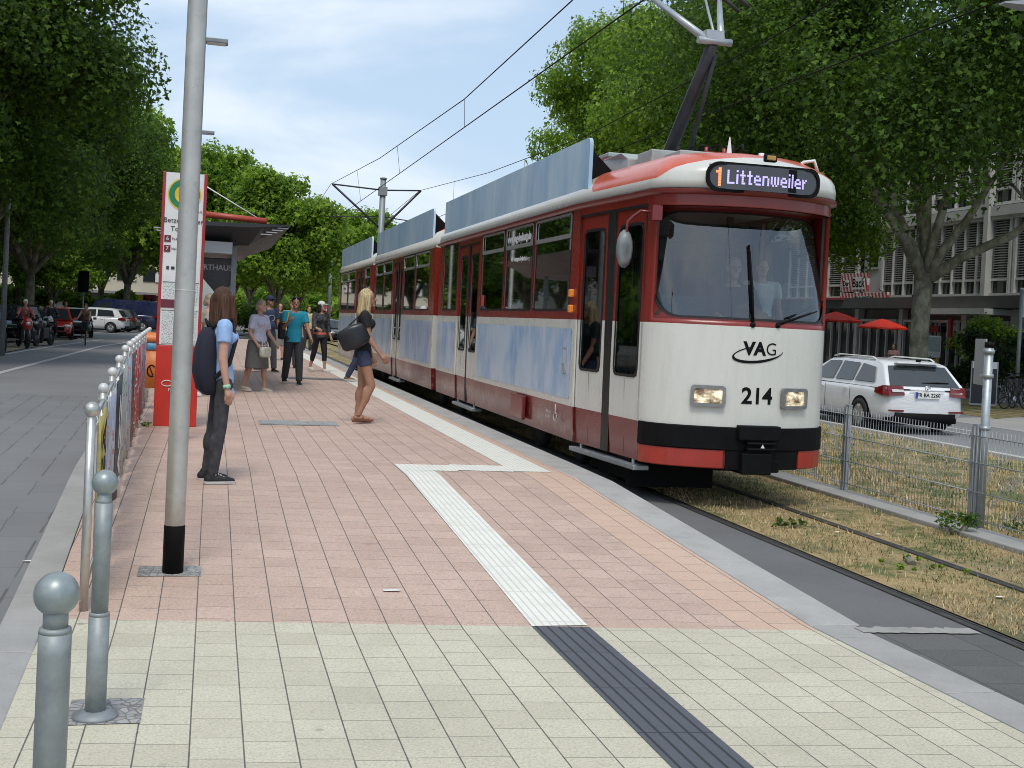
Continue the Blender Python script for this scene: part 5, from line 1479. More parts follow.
def wheel(mb_parent, x, y, r, w, spokes=5):
    sg = 1 if x > 0 else -1
    My = Matrix.Rotation(PI/2 * sg, 3, 'Y')
    mb = MB(); mb.lathe([(r*.66, -w/2), (r*.93, -w/2), (r, -w*.35), (r, w*.35), (r*.93, w/2), (r*.66, w/2), (r*.66, w*.2)], (x, y, r), 24, M=My)
    wh = mb.build('wheel', M_RUBBER, mb_parent)
    mb = MB(); mb.lathe([(.0, w*.1), (r*.2, w*.1), (r*.2, w*.42), (0, w*.45)], (x, y, r), 12, M=My)
    mb.lathe([(r*.58, w*.2), (r*.68, w*.2), (r*.68, w*.46), (r*.6, w*.46)], (x, y, r), 24, M=My)
    for k in range(spokes):
        a = 2*PI*k/spokes + .3
        for da in (-.16, .16):
            p0 = Vector((sg*w*.4, r*.15*math.cos(a), r*.15*math.sin(a))); p1 = Vector((sg*w*.42, r*.62*math.cos(a + da), r*.62*math.sin(a + da)))
            mb.tube([p0 + Vector((x, y, r)), p1 + Vector((x, y, r))], r*.06, 5)
    mb.build('rim', M_RIM, wh)
    mb = MB(); mb.lathe([(0, 0), (r*.62, 0), (r*.62, .01), (0, .01)], (x, y, r), 18, M=My); mb.build('brake_disc', M_DARKM, wh)

def car(label, m_paint, loc, rz, L=4.2, W=1.76, H=1.46, belt=.93, prof=None, wins=None, wr=.31, plate='FR KL 418', group='parked cars', rails=False, cat='car', name='parked_car', boot=True, hero=False):
    t = thing(name, label, cat, loc, rz, group)
    h = L/2; w = W/2
    # lower body
    st = [(-h, .86, .74), (-h + .06, .9, .93), (-h + .35, .98, 1.0), (-h*.55, .985, 1.0), (0, .98, 1.0), (h*.45, .97, 1.0), (h*.62, .93, .99), (h - .35, .82, .95), (h - .08, .7, .84), (h, .58, .72)]
    rings = []
    for y, zt, k in st:
        zt = zt / .985 * belt; ww = w*k; zb = .2 if abs(y) < h - .1 else .3
        half = [(0.0, zb), (ww*.82, zb), (ww*.97, zb + .1), (ww, .45), (ww, zt*.72), (ww*.985, zt - .1), (ww*.93, zt - .015), (ww*.8, zt), (0, zt + .012)]
        ring = [(x, y, z) for x, z in half] + [(-x, y, z) for x, z in half[-2:0:-1]]
        rings.append(ring)
    mb = MB(); mb.loft(rings, 0, True); body = mb.build('body', m_paint, t, sub=1 if hero else 0)
    # cabin
    if prof is None: prof = [(-h + .12, belt - .02), (-h + .5, H - .08), (-h + .95, H - .01), (.15, H), (.55, H - .05), (h*.66, belt - .03)]
    zr = H
    def xw(z): f = max(0, min(1, (z - belt)/(zr - belt))); return w*(.95 - .17*f - .04*f*f)
    mb = MB(); n = len(prof)
    rows = []
    for s in (-1, -.92, -.6, 0, .6, .92, 1):
        row = []
        for y, z in prof:
            e = .0 if abs(s) < .95 else -.03 * (1 if z > belt + .1 else 0)
            c_ = .02 * (1 - s*s) * (1 if z > belt + .1 else 0)
            row.append((s*xw(z), y, z + e + c_))
        rows.append(row)
    o = 0
    for r_ in rows: mb.v += [Vector(p) for p in r_]
    for i in range(6):
        for j in range(n - 1):
            mb.f.append([i*n + j, i*n + j + 1, (i+1)*n + j + 1, (i+1)*n + j]); mb.m.append(0); mb.s.append(True)
    mb.f.append(list(range(n))); mb.m.append(0); mb.s.append(False); mb.f.append([6*n + k for k in range(n)][::-1]); mb.m.append(0); mb.s.append(False)
    mb.build('cabin', m_paint, body)
    # glass: side windows as polygons in (y,z)
    if wins is None:
        wins = [[(-h + .62, belt + .05), (-h + .78, H - .13), (-.35, H - .1), (-.35, belt + .04)], [(-.25, belt + .04), (-.25, H - .1), (.35, H - .12), (h*.52, belt + .03)]]
    for s in (-1, 1):
        for poly in wins:
            mb = MB(); P = [(s*(xw(z) + .008), y, z) for y, z in poly]; mb.add(P, [tuple(range(len(P)))]); mb.build('window', M_CARGL, t, solid=.004)
        mb = MB(); mb.box((s*(w + .09), h*.42, belt + .05), (.17, .09, .12)); mb.build('side_mirror', m_paint, t, bevel=.02)
    def across(i, j, name, m, lift=.014, inset=.1, a=.06, b=.94):
        p, q = prof[i], prof[j]
        P = Vector((0, *p)); Q = Vector((0, *q)); d = Q - P; nrm = Vector((0, -d.z, d.y)).normalized()
        if nrm.z < 0: nrm = -nrm
        A = P + d*a; B = P + d*b; mb = MB(); rr_ = []
        for s in (-1, -.6, 0, .6, 1):
            ca = .02*(1 - s*s)
            rr_.append(((s*(xw(A.z) - inset), A.y, A.z + ca*.5), (s*(xw(B.z) - inset), B.y, B.z + ca)))
        for u, v in zip(rr_[:-1], rr_[1:]):
            mb.quad(*[Vector(x) + nrm*lift for x in (u[0], v[0], v[1], u[1])], smooth=True)
        mb.build(name, m, t)
    across(0, 1, 'rear_window', M_CARGL, a=.1, b=.9)
    across(len(prof) - 1, len(prof) - 2, 'windscreen', M_CARGL, a=.04)
    # lamps
    for s in (-1, 1):
        mb = MB(); zc = belt - .09
        P = [(s*w*.995, -h + .42, zc - .06), (s*w*.99, -h + .1, zc - .1), (s*w*.9, -h - .005, zc - .1), (s*w*.52, -h + .0, zc - .08), (s*w*.55, -h + .035, zc + .09), (s*w*.9, -h + .06, zc + .1), (s*w*.96, -h + .14, zc + .1), (s*w*.985, -h + .42, zc + .03)]
        out = [Vector(p) + Vector((s*.012, -.012, 0)) for p in P]
        mb.add(out, [(0, 1, 6, 7), (1, 2, 5, 6), (2, 3, 4, 5)]); lp = mb.build('tail_lamp', M_LAMPR, t, solid=.02)
        mb = MB(); mb.quad(*[Vector(p) for p in ((s*w*.56, -h - .022, zc - .02), (s*w*.84, -h - .026, zc - .02), (s*w*.84, -h + .012, zc + .03), (s*w*.56, -h + .012, zc + .03))]); mb.build('reverse_lamp', M_LAMPW, lp)
        mb = MB(); mb.ball((s*w*.68, h - .12, belt*.68), (.2, .14, .09), 12, 6); mb.build('headlight', M_LAMPW, t)
    # bumpers, grille, plates
    mb = MB(); mb.loft([[(s*w*.88 if abs(s) == 1 else s*w, y, z) for s, y in ((-1, -h + .2), (-.7, -h - .005), (.7, -h - .005), (1, -h + .2))] for z in (.24, .43)], 0, True, False, False); mb.build('bumper', M_BLACK, t, solid=.03)
    mb = MB(); mb.box((0, h - .03, belt*.55), (.9, .1, .16)); mb.box((0, h - .03, .32), (1.1, .1, .12)); mb.build('grille', M_BLACK, t, bevel=.02)
    zp = belt - .16 if hero else belt - .2
    mb = MB(); mb.box((0, -h - .016, zp), (.53, .02, .125)); pl = mb.build('number_plate', M_WHITE, t)
    mb = MB(); mb.box((-.243, -h - .03, zp), (.045, .008, .118)); mb.build('plate_strip', mat('euro_blue', (.02, .06, .35), .4), pl)
    if plate: text_mb(plate, .105, frame_M((.025, -h - .028, zp), (1, 0, 0), (0, 0, 1)), .003, bold=.002, res=2).build('plate_lettering', M_BLACK, pl)
    # wheel arches and wheels
    for s in (-1, 1):
        for y in (-h + L*.2 + .02, h - L*.19):
            mb = MB(); n = 18; P = [(s*(w + .006), y + (wr + .055)*math.cos(a), max(.2, wr + (wr + .055)*math.sin(a))) for a in [2*PI*k/n for k in range(n)]]
            Q = [(s*(w - .05), p[1], p[2]) for p in P]; mb.loft([Q, P], 0, False, True); mb.build('wheel_arch', M_BLACK, t)
            wheel(t, s*(w - .065), y, wr, .2)
        if boot:
            for y in (-h*.32, h*.12):
                mb = MB(); mb.tube([(s*(w*.99 + .012), y - .08, belt - .13), (s*(w*.99 + .03), y, belt - .125), (s*(w*.99 + .012), y + .08, belt - .13)], .012, 6); mb.build('door_handle', m_paint, t)
            for y in (-h*.4, h*.06, h*.5):
                mb = MB(); mb.box((s*(w + .001), y, .62), (.004, .008, .5)); mb.build('door_seam', M_BLACK, t)
    mb = MB(); mb.box((0, 0, .22), (W*.86, L*.86, .1)); mb.build('underbody', M_BLACK, t)
    if rails:
        for s in (-1, 1):
            mb = MB(); x = s*(xw(H) - .03); mb.tube([(x, -h + .85, H - .02), (x, -h + 1.0, H + .035), (x, .05, H + .045), (x, .3, H - .0)], .016, 6); mb.build('roof_rail', M_WHITE if hero else M_BLACK, t)
    if hero:
        mb = MB(); mb.tube([(.055*math.cos(a), -h - .014, belt - .025 + .055*math.sin(a)) for a in [2*PI*k/20 for k in range(21)]], .009, 6); mb.tube([(-.02, -h - .016, belt - .055), (.005, -h - .016, belt - .02), (.03, -h - .016, belt + .005)], .01, 5); mb.tube([(.0, -h - .016, belt - .045), (.035, -h - .016, belt - .02)], .008, 5); mb.build('emblem', M_CHROME, t)
        mb = MB(); mb.box((0, -h + .42, H - .055), (.95, .16, .03)); mb.build('spoiler', m_paint, t, bevel=.012)
        mb = MB(); mb.box((0, -h - .008, zp + .1), (.75, .02, .025)); mb.build('boot_lip', m_paint, t, bevel=.006)
        mb = MB(); mb.tube([(-.05, -h + .145, belt + .07), (.3, -h + .14, belt + .09), (.55, -h + .15, belt + .085)], .015, 6); mb.build('rear_wiper', M_BLACK, t)
        mb = MB(); mb.box((0, -h + .38, H - .0), (.04, .12, .05)); mb.build('aerial', M_BLACK, t)
        for s in (-1, 1):
            mb = MB(); mb.box((s*w*.72, -h - .004, .47), (.32, .03, .035)); mb.build('reflector', M_LAMPR, t)
        mb = MB(); mb.box((.62, -h + .004, zp + .15), (.2, .006, .025)); mb.build('badge', M_CHROME, t)
    return t

h_ = 4.69/2
car('white estate car seen from behind beyond the mesh fence', paint('car_white', (.74, .75, .75)), (13.82, 23.35, -.15), R(-1.5), 4.69, 1.83, 1.46, .95,
    prof=[(-h_ + .05, .9), (-h_ + .5, 1.38), (-h_ + .85, 1.44), (-.2, 1.46), (.35, 1.42), (1.38, .92)],
    wins=[[(-h_ + .52, 1.0), (-h_ + .68, 1.3), (-1.12, 1.36), (-1.02, 1.0)], [(-.93, 1.0), (-1.0, 1.36), (-.3, 1.38), (-.2, .99)], [(-.1, .99), (-.2, 1.38), (.3, 1.36), (1.02, .98)]],
    wr=.325, plate='FR BA 2260', group=None, rails=True, name='estate_car', hero=True)
HATCH = dict(L=4.0, W=1.74, H=1.5, belt=.95)
car('pale blue car cut off by the left picture edge', paint('car_light_blue', (.25, .36, .45)), (-7.75, 44.0, -.1), R(190), plate='FR UL 52')
car('dark green car with a large glass tailgate parked behind the two motorcycles', paint('car_dark_green', (.02, .04, .03)), (-7.8, 54.5, -.1), R(183), H=1.55, plate='FR CD 817')
car('small red car parked between two dark green cars', paint('car_red', (.4, .03, .025)), (-7.25, 60.5, -.1), R(186), L=3.7, W=1.66, H=1.48, plate='FR EM 93')
car('dark green hatchback parked right behind the cyclist', paint('car_bottle_green', (.025, .05, .04)), (-6.85, 65.5, -.1), R(186), L=3.8, W=1.68, H=1.48, plate='FR HW 240')
car('white hatchback parked sideways in front of the blue van', paint('car_white2', (.72, .73, .73)), (-7.1, 78.5, -.1), R(82), plate='FR ST 611', **HATCH)
car('dark grey hatchback showing only its tail behind the white hatchback', paint('car_charcoal', (.05, .055, .06)), (-6.6, 81.5, -.1), R(80), plate='FR AB 70', **HATCH)
car('dark car half hidden by the stop sign at the end of the parked row', paint('car_black_blue', (.02, .03, .045)), (-4.2, 89.5, -.1), R(85), plate='FR OK 5', L=4.3, H=1.5)
car('grey car parked deep in the shade left of the red car', paint('car_grey', (.2, .21, .22)), (-10.2, 60.0, -.1), R(184), plate='FR IK 309', **HATCH)
car('black car parked deep in the shade behind the dark green hatchback', paint('car_black', (.02, .02, .022)), (-9.6, 67.5, -.1), R(184), plate='FR MZ 21')
car('silver car parked behind the rider on the red motorcycle', paint('car_silver', (.45, .46, .47)), (-9.9, 51.5, -.1), R(182), plate='FR SO 760')
hv = 5.1/2
vn = car('dark blue delivery van with white lettering parked behind the white hatchback', paint('van_navy', (.008, .014, .052)), (-6.05, 85.5, -.1), R(88), 5.1, 1.95, 2.1, 1.15,
    prof=[(-hv + .03, 1.1), (-hv + .12, 2.0), (-hv + .3, 2.08), (1.2, 2.1), (1.5, 2.0), (2.15, 1.12)], wins=[[(.55, 1.2), (.55, 1.85), (1.3, 1.85), (1.75, 1.2)]], wr=.34, cat='van', name='delivery_van', group=None, plate='FR VN 31', boot=False)
text_mb('Service', .4, frame_M((.885, -.5, 1.58), (0, 1, 0), (0, 0, 1)), .004, bold=.01).build('van_lettering', M_WHITE, vn)
for (x, y, rz, c, lb) in ((5.2, 82, 20, (.6, .61, .62), 'white car far beyond the platform behind the small mast'), (7.2, 78, 200, (.03, .035, .04), 'dark car far beyond the platform on the right of the white one')):
    car(lb, paint('far_car_%d' % int(x*10), c), (x, y, -.1), R(rz), plate=None, boot=False, group='cars far beyond the platform')

def motorbike(loc, rz, label, col, group='parked motorcycles'):
    t = thing('motorcycle', label, 'motorcycle', loc, rz, group)
    for y in (-.68, .72):
        mb = MB(); mb.tube([(0, y + .24*math.cos(a), .3 + .24*math.sin(a)) for a in [2*PI*k/20 for k in range(21)]], .06, 8, caps=False); wh = mb.build('wheel', M_RUBBER, t)
        mb = MB(); mb.lathe([(0, -.03), (.17, -.02), (.17, .02), (0, .03)], (0, y, .3), 14, M=Matrix.Rotation(PI/2, 3, 'Y')); mb.build('rim', M_DARKM, wh)
    mb = MB(); mb.ball((0, .18, .86), (.15, .3, .14), 12, 8); mb.build('tank', col, t)
    mb = MB(); mb.ball((0, .62, .88), (.2, .22, .26), 12, 8); mb.build('fairing', col, t)
    mb = MB(); mb.ball((0, -.35, .82), (.14, .38, .08), 12, 8); mb.box((0, -.75, .9), (.12, .3, .08)); mb.build('saddle', M_BLACK, t)
    mb = MB(); mb.box((0, .05, .5), (.26, .5, .4)); mb.tube([(0.14, .1, .35), (.16, -.6, .42), (.16, -.95, .55)], .05, 8); mb.tube([(0, -.2, .5), (0, -.68, .3)], .05, 6); mb.build('engine', M_DARKM, t, bevel=.03)
    mb = MB()
    for s in (-.09, .09): mb.tube([(s, .72, .3), (s, .52, .98)], .028, 8)
    mb.build('fork', M_STEEL, t)
    mb = MB(); mb.tube([(-.36, .38, 1.02), (-.15, .5, 1.05), (.15, .5, 1.05), (.36, .38, 1.02)], .018, 8); mb.build('handlebar', M_BLACK, t)
    mb = MB(); mb.ball((0, .8, .9), (.09, .05, .08), 10, 6); mb.build('headlight', M_LAMPW, t)
    mb = MB(); mb.box((0, -.93, .85), (.14, .03, .06)); mb.build('tail_lamp', M_LAMPR, t)
    for s in (-.3, .3):
        mb = MB(); mb.tube([(s, .45, 1.05), (s*1.1, .47, 1.18)], .008, 5); mb.box((s*1.15, .47, 1.2), (.1, .02, .06)); mb.build('mirror', M_BLACK, t)
    return t
MR = paint('bike_red', (.35, .03, .03)); MD = paint('bike_black', (.02, .02, .022)); MSV = paint('bike_silver', (.4, .4, .42))
motorbike((-6.75, 47.3, -.1), R(200), 'red and silver motorcycle parked nearest the road, ridden by the person in a white helmet', MR)
motorbike((-6.35, 49.8, -.1), R(165), 'black motorcycle with a grey seat parked right of the red one', MD)
motorbike((-7.5, 46.6, -.1), R(190), 'black motorcycle parked left of the red one near the pale blue car', MD)
motorbike((-7.1, 57.3, -.1), R(185), 'silver motorcycle parked between the dark green car and the red car', MSV)
motorbike((6.2, 71.5, -.1), R(150), 'red motor scooter parked far off beside the no entry sign', MR, None)

def bicycle(loc, rz, label, group=None, lean=0.):
    t = thing('bicycle', label, 'bicycle', loc, rz, group)
    for y in (-.52, .52):
        mb = MB(); mb.tube([(0, y + .33*math.cos(a), .34 + .33*math.sin(a)) for a in [2*PI*k/24 for k in range(25)]], .018, 6, caps=False); wh = mb.build('wheel', M_RUBBER, t)
        mb = MB()
        for k in range(12): a = PI*k/6; mb.tube([(0, y, .34), (0, y + .32*math.cos(a), .34 + .32*math.sin(a))], .003, 3)
        mb.build('spokes', M_CHROME, wh)
    mb = MB()
    for a, b in (((0, -.52, .34), (0, -.15, .78)), ((0, -.52, .34), (0, -.08, .3)), ((0, -.08, .3), (0, -.2, .9)), ((0, -.08, .3), (0, .36, .82)), ((0, -.16, .8), (0, .36, .86)), ((0, .34, .95), (0, .52, .34))): mb.tube([a, b], .018, 6)
    mb.build('frame', M_DARKM, t)
    mb = MB(); mb.tube([(-.28, .2, 1.02), (-.1, .34, 1.05), (.1, .34, 1.05), (.28, .2, 1.02)], .014, 6); mb.tube([(0, .34, .9), (0, .34, 1.05)], .016, 6); mb.build('handlebar', M_BLACK, t)
    mb = MB(); mb.ball((0, -.22, .93), (.09, .14, .04), 10, 6); mb.build('saddle', M_BLACK, t)
    mb = MB(); mb.lathe([(0, -.01), (.09, -.01), (.09, .01), (0, .01)], (.03, -.08, .3), 14, M=Matrix.Rotation(PI/2, 3, 'Y')); mb.tube([(.05, -.08, .3), (.05, -.02, .14)], .012, 5); mb.tube([(-.05, -.08, .3), (-.05, -.14, .46)], .012, 5); mb.box((.1, -.02, .13), (.09, .08, .02)); mb.box((-.1, -.14, .47), (.09, .08, .02)); mb.build('crank', M_STEEL, t)
    return t
bicycle((-5.1, 52.8, -.11), R(186), 'bicycle ridden along the left road by the dark haired cyclist')
for k, (x, y, rz, lb) in enumerate(((23.2, 30.9, -70, 'bicycle leaning by the hedge right of the pavement sign'), (23.9, 31.6, -60, 'bicycle at the right picture edge in front of the dark hedge'), (25.2, 33.8, -75, 'bicycle parked deeper in the shade behind the two others'))):
    bicycle((x, y, -.14), R(rz), lb, 'bicycles by the hedge')
# ------------------------------------------------------------------ people
SK = mat('skin', (.48, .27, .19), .55, 0., .1, 14.)
SK2 = mat('tanned_skin', (.36, .19, .12), .55, 0., .1, 14.)
def cloth(name, c, var=.15): return mat('cloth_' + name, c, .85, 0., var, 16., bump=.3, bscale=90.)

def cap_(mb, p, q, r0, r1, n=10, k=3):
    p, q = Vector(p), Vector(q); d = (q - p); L = d.length; d.normalize()
    a = Vector((1, 0, 0)) if abs(d.x) < .8 else Vector((0, 1, 0)); a = (a - d*a.dot(d)).normalized(); b = d.cross(a)
    rings = []
    for i in range(k + 1):
        t = PI/2*(1 - i/k); rings.append((p - d*r0*math.sin(t), max(r0*math.cos(t), r0*.05)))
    for i in range(k + 1):
        t = PI/2*i/k; rings.append((q + d*r1*math.sin(t), max(r1*math.cos(t), r1*.05)))
    mb.loft([[c + (a*math.cos(2*PI*j/n) + b*math.sin(2*PI*j/n))*r for j in range(n)] for c, r in rings])
def flat_(mb, p, q, r0, r1, n=12):
    mb.tube([p, q], [r0, r1], n)
def ell_ring(c, rx, ry, n=16, M=None):
    pts = [Vector((rx*math.cos(2*PI*j/n), ry*math.sin(2*PI*j/n), 0)) for j in range(n)]
    return [(M @ p if M is not None else p) + Vector(c) for p in pts]

def person(label, loc, rz, H=1.72, legs=((5, 5), (-5, 5)), arms=((5, 8, 12), (5, 8, 12)), lean=0., head=(0, 0), girth=1., fem=False,
           top=None, topc=None, sleeve=.55, bottom='trousers', botc=None, shoec=None, hair='short', hairc=None, skin=SK, vox=.013, seated=False, socks=None, hem=.0, legspread=1., cat='person', group=None, cap=None, belt=None):
    t = thing('person', label, cat, loc, rz, group)
    h = H; sh = (.105 if fem else .118)*h*(.9 + .1*girth); hip = .052*h
    # ---- joints, pelvis at origin first
    J = {}
    zs = []
    for i, s in enumerate((-1, 1)):
        a, k = R(legs[i][0]), R(legs[i][1]); sp = R(legs[i][2]) if len(legs[i]) > 2 else R(1.5*legspread)
        hp = Vector((s*hip, 0, 0)); th = .243*h; shn = .238*h
        kn = hp + Vector((s*math.sin(sp)*th, math.sin(a)*th, -math.cos(a)*th*math.cos(sp)))
        an = kn + Vector((s*math.sin(sp)*shn*.6, math.sin(a - k)*shn, -math.cos(a - k)*shn))
        J['hip%d' % i], J['kn%d' % i], J['an%d' % i] = hp, kn, an; zs.append(an.z)
    off = Vector((0, 0, -min(zs) + .042*h)) if not seated else Vector((0, 0, .0))
    for k in list(J): J[k] = J[k] + off
    P = off
    Lm = Matrix.Rotation(-R(lean), 3, 'X')
    up = lambda x, y, z: P + Lm @ Vector((x, y, z))         # torso coordinates above the pelvis
    # ---- body (one continuous skin)
    mb = MB()
    for i in range(2):
        cap_(mb, J['hip%d' % i] + Vector((0, 0, .0)), J['kn%d' % i], .052*h*girth, .034*h); cap_(mb, J['kn%d' % i], J['an%d' % i], .034*h, .021*h)
        m = J['kn%d' % i].lerp(J['an%d' % i], .33) + Vector((0, -.008*h, 0)); mb.ball(m, (.031*h, .034*h, .07*h))
        an = J['an%d' % i]; ft = R(0)
        cap_(mb, an + Vector((0, -.02*h, -.02*h)), an + Vector((0, .075*h, -.028*h)), .022*h, .017*h); cap_(mb, an + Vector((0, .07*h, -.03*h)), an + Vector((0, .105*h, -.032*h)), .018*h, .011*h)
    g = girth; dp = .062*h*g
    wst = .066 if fem else .078
    tors = [(-.03, .07*h*g, dp*.95), (.02, (.094 if fem else .088)*h*g, dp*1.05), (.07, (.088 if fem else .084)*h*g, dp), (.13, wst*h*g, dp*.86), (.2, (.08 if fem else .09)*h*g, dp*1.0), (.26, (.086 if fem else .102)*h, dp*1.0), (.3, (.08 if fem else .1)*h, dp*.85), (.33, .05*h, dp*.6)]
    def trings(ex, z0=-1, z1=9):
        R_ = []
        for z, rx_, ry_ in tors:
            if z0 <= z <= z1: R_.append(ell_ring(up(0, .0, z*h), rx_ + ex, ry_ + ex, 18, Lm))
        return R_
    mb.loft(trings(0))
    if fem:
        for s in (-1, 1): mb.ball(up(s*.042*h, .05*h*g, .235*h), .034*h)
    else:
        if g > 1.05: mb.ball(up(0, .035*h, .1*h), (.07*h, .06*h, .07*h))
    cap_(mb, up(0, 0, .31*h), up(0, .008*h, .375*h), .034*h, .03*h)
    Hm = Lm @ Matrix.Rotation(R(head[0]), 3, 'Z') @ Matrix.Rotation(R(head[1]), 3, 'X')
    hc = up(0, .018*h, .425*h)
    hd = lambda x, y, z: hc + Hm @ Vector((x*h, y*h, z*h))
    mb.ball(hd(0, -.004, .012), (.043*h, .054*h, .056*h), 14, 10, M=Hm); mb.ball(hd(0, .012, -.025), (.035*h, .04*h, .042*h), 12, 8, M=Hm)
    cap_(mb, hd(0, .05, .008), hd(0, .062, -.012), .006*h, .009*h); mb.ball(hd(0, .047, -.04), (.015*h, .008*h, .006*h), 8, 6, M=Hm); mb.ball(hd(0, .043, -.056), (.018*h, .014*h, .012*h), 8, 6, M=Hm)
    for s in (-1, 1): mb.ball(hd(s*.044, -.002, -.006), (.006*h, .014*h, .02*h), 8, 6, M=Hm)
    AJ = []
    for i, s in enumerate((-1, 1)):
        f, o_, e = arms[i][:3]; inn = arms[i][3] if len(arms[i]) > 3 else 0
        f, o_, e, inn = R(f), R(o_), R(e), R(inn)
        S = up(s*sh*.93, 0, .295*h); ua, fa = .172*h, .15*h
        d1 = Vector((s*math.sin(o_), math.sin(f)*math.cos(o_), -math.cos(f)*math.cos(o_)))
        E_ = S + d1*ua; f2 = f + e
        d2 = Vector((s*math.sin(o_ - inn), math.sin(f2)*math.cos(o_ - inn), -math.cos(f2)*math.cos(o_ - inn))); Wp = E_ + d2*fa
        AJ.append((S, E_, Wp, d1, d2))
        cap_(mb, S, E_, .031*h*(.9 + .1*g), .0235*h); cap_(mb, E_, Wp, .0245*h, .0155*h); cap_(mb, up(s*sh*.5, 0, .305*h), S, .03*h, .03*h)
        # hand: palm, thumb and four curled fingers
        side = Vector((0, 1, 0)) if abs(d2.y) < .8 else Vector((0, 0, 1)); side = (side - d2*side.dot(d2)).normalized(); pn = d2.cross(side) * s
        pc = Wp + d2*.035*h
        cap_(mb, Wp, pc, .0135*h, .019*h, 8)
        for q in range(4):
            b0 = pc + d2*.012*h + side*(.0155*h*(q - 1.5)*-.72); L_ = (.036, .041, .038, .029)[q]*h
            b1 = b0 + d2*L_*.5 - pn*.006*h; b2 = b1 + d2*L_*.42 - pn*.014*h
            cap_(mb, b0, b1, .0068*h, .006*h, 6, 2); cap_(mb, b1, b2, .006*h, .005*h, 6, 2)
        tb = Wp + d2*.014*h + side*.012*h; cap_(mb, tb, tb + d2*.02*h + side*.016*h, .0075*h, .0065*h, 6, 2); cap_(mb, tb + d2*.02*h + side*.016*h, tb + d2*.04*h + side*.018*h - pn*.005*h, .0062*h, .005*h, 6, 2)
    mb.build('body', skin, t, remesh=vox)
    # ---- eyes and brows
    mb = MB()
    for s in (-1, 1): mb.ball(hd(s*.0185, .0465, .006), (.0065*h, .004*h, .0042*h), 8, 6, M=Hm)
    mb.build('eyes', mat('eye_dark', (.03, .02, .015), .3), t)
    # ---- clothes
    if top:
        mb = MB(); lo = {'tee': -.025, 'blouse': -.02, 'tank': .02, 'crop': .1}[top] - hem
        rs = [ell_ring(up(0, .0, lo*h), (.104)*h*g, dp*1.15 + .018, 18, Lm)] + trings(.012, lo + .03, .31)
        rs.append(ell_ring(up(0, 0, .322*h), .052*h, dp*.62, 18, Lm))
        mb.loft(rs)
        if fem:
            for s in (-1, 1): mb.ball(up(s*.042*h, .05*h*g, .235*h), .042*h)
        elif g > 1.05: mb.ball(up(0, .037*h, .1*h), (.08*h, .066*h, .075*h))
        for S, E_, Wp, d1, d2 in AJ:
            cap_(mb, up(math.copysign(sh*.42, (S - up(0, 0, .295*h)).x), 0, .3*h), S, .037*h, .037*h)
            if top == 'tank' or sleeve <= 0: cap_(mb, S, S + d1*.01, .036*h, .036*h); continue
            s1 = min(1, sleeve); cap_(mb, S - d1*.0, S + d1*.03*h, .04*h, .04*h); flat_(mb, S, S.lerp(E_, s1), .04*h, .037*h)
            if sleeve > 1: flat_(mb, E_, E_.lerp(Wp, sleeve - 1), .034*h, .027*h); mb.ball(E_, .034*h)
        mb.build('top', topc, t, remesh=vox)
    if bottom:
        mb = MB()
        wr_ = [ell_ring(up(0, 0, .055*h), .09*h*g, dp + .006, 18, Lm), ell_ring(up(0, 0, .02*h), .097*h*g, dp*1.06 + .008, 18, Lm), ell_ring(P + Vector((0, 0, -.03*h)), .088*h*g, dp + .012, 18)]
        mb.loft(wr_)
        if bottom == 'skirt':
            kz = (J['kn0'] + J['kn1'])/2; bt = Vector((kz.x, kz.y*.5, kz.z - .02*h))
            mb.loft([ell_ring(P + Vector((0, 0, .05*h)), .1*h*g, dp + .014, 20), ell_ring(P + Vector((0, 0, -.05*h)), .112*h*g, dp*1.2 + .012, 20), ell_ring(bt, .125*h*g, dp*1.5, 20)])
        else:
            fr = {'trousers': 2.0, 'slim': 2.0, 'capri': 1.5, 'shorts': .36}[bottom]
            for i in range(2):
                hp, kn, an = J['hip%d' % i], J['kn%d' % i], J['an%d' % i]
                e = .008*h
                if fr <= 1:
                    cap_(mb, hp, hp - Vector((0, 0, .01)), .056*h*g, .056*h*g); flat_(mb, hp, hp.lerp(kn, fr), .056*h*g + e*.2, .05*h*g + e*.7)
                else:
                    cap_(mb, hp, kn, .053*h*g + e*.5*hemw(bottom), .035*h + e*hemw(bottom)); en = kn.lerp(an, min(.97, fr - 1)); flat_(mb, kn, en, .034*h + e*hemw(bottom), (.026*h if bottom != 'slim' else .0245*h) + e*hemw(bottom)); mb.ball(kn.lerp(an, .33) + Vector((0, -.006*h, 0)), (.034*h, .038*h, .07*h))
        mb.build('bottoms', botc, t, remesh=vox)
    if belt is not None:
        mb = MB(); mb.loft([ell_ring(up(0, 0, z*h), .1*h*g, dp + .02, 18, Lm) for z in (.0, .05)]); mb.build('waist_sash', belt, t)
    # ---- shoes
    for i in range(2):
        an = J['an%d' % i]
        if shoec is None: continue
        mb = MB(); sl = MB()
        cap_(mb, an + Vector((0, -.02*h, -.018*h)), an + Vector((0, .07*h, -.024*h)), .026*h, .021*h); cap_(mb, an + Vector((0, .06*h, -.026*h)), an + Vector((0, .1*h, -.029*h)), .022*h, .016*h); cap_(mb, an + Vector((0, -.012*h, -.01*h)), an + Vector((0, -.005*h, .008*h)), .026*h, .024*h)
        pts = [(-.048*h, 0), (-.04*h, .024*h), (.02*h, .026*h), (.08*h, .028*h), (.115*h, .018*h), (.122*h, 0)]
        out = [(x_, y_) for y_, x_ in pts] + [(-x_, y_) for y_, x_ in pts[-2:0:-1]]
        sl.prism([(x_, y_) for x_, y_ in out], 0, .014*h, 0, Matrix.Translation(an + Vector((0, 0, -.0435*h))))
        s_ = mb.build('shoe', shoec, t, remesh=vox*.8); sl.build('shoe_sole', socks or mat('sole_pale', (.5, .49, .46), .7), s_)
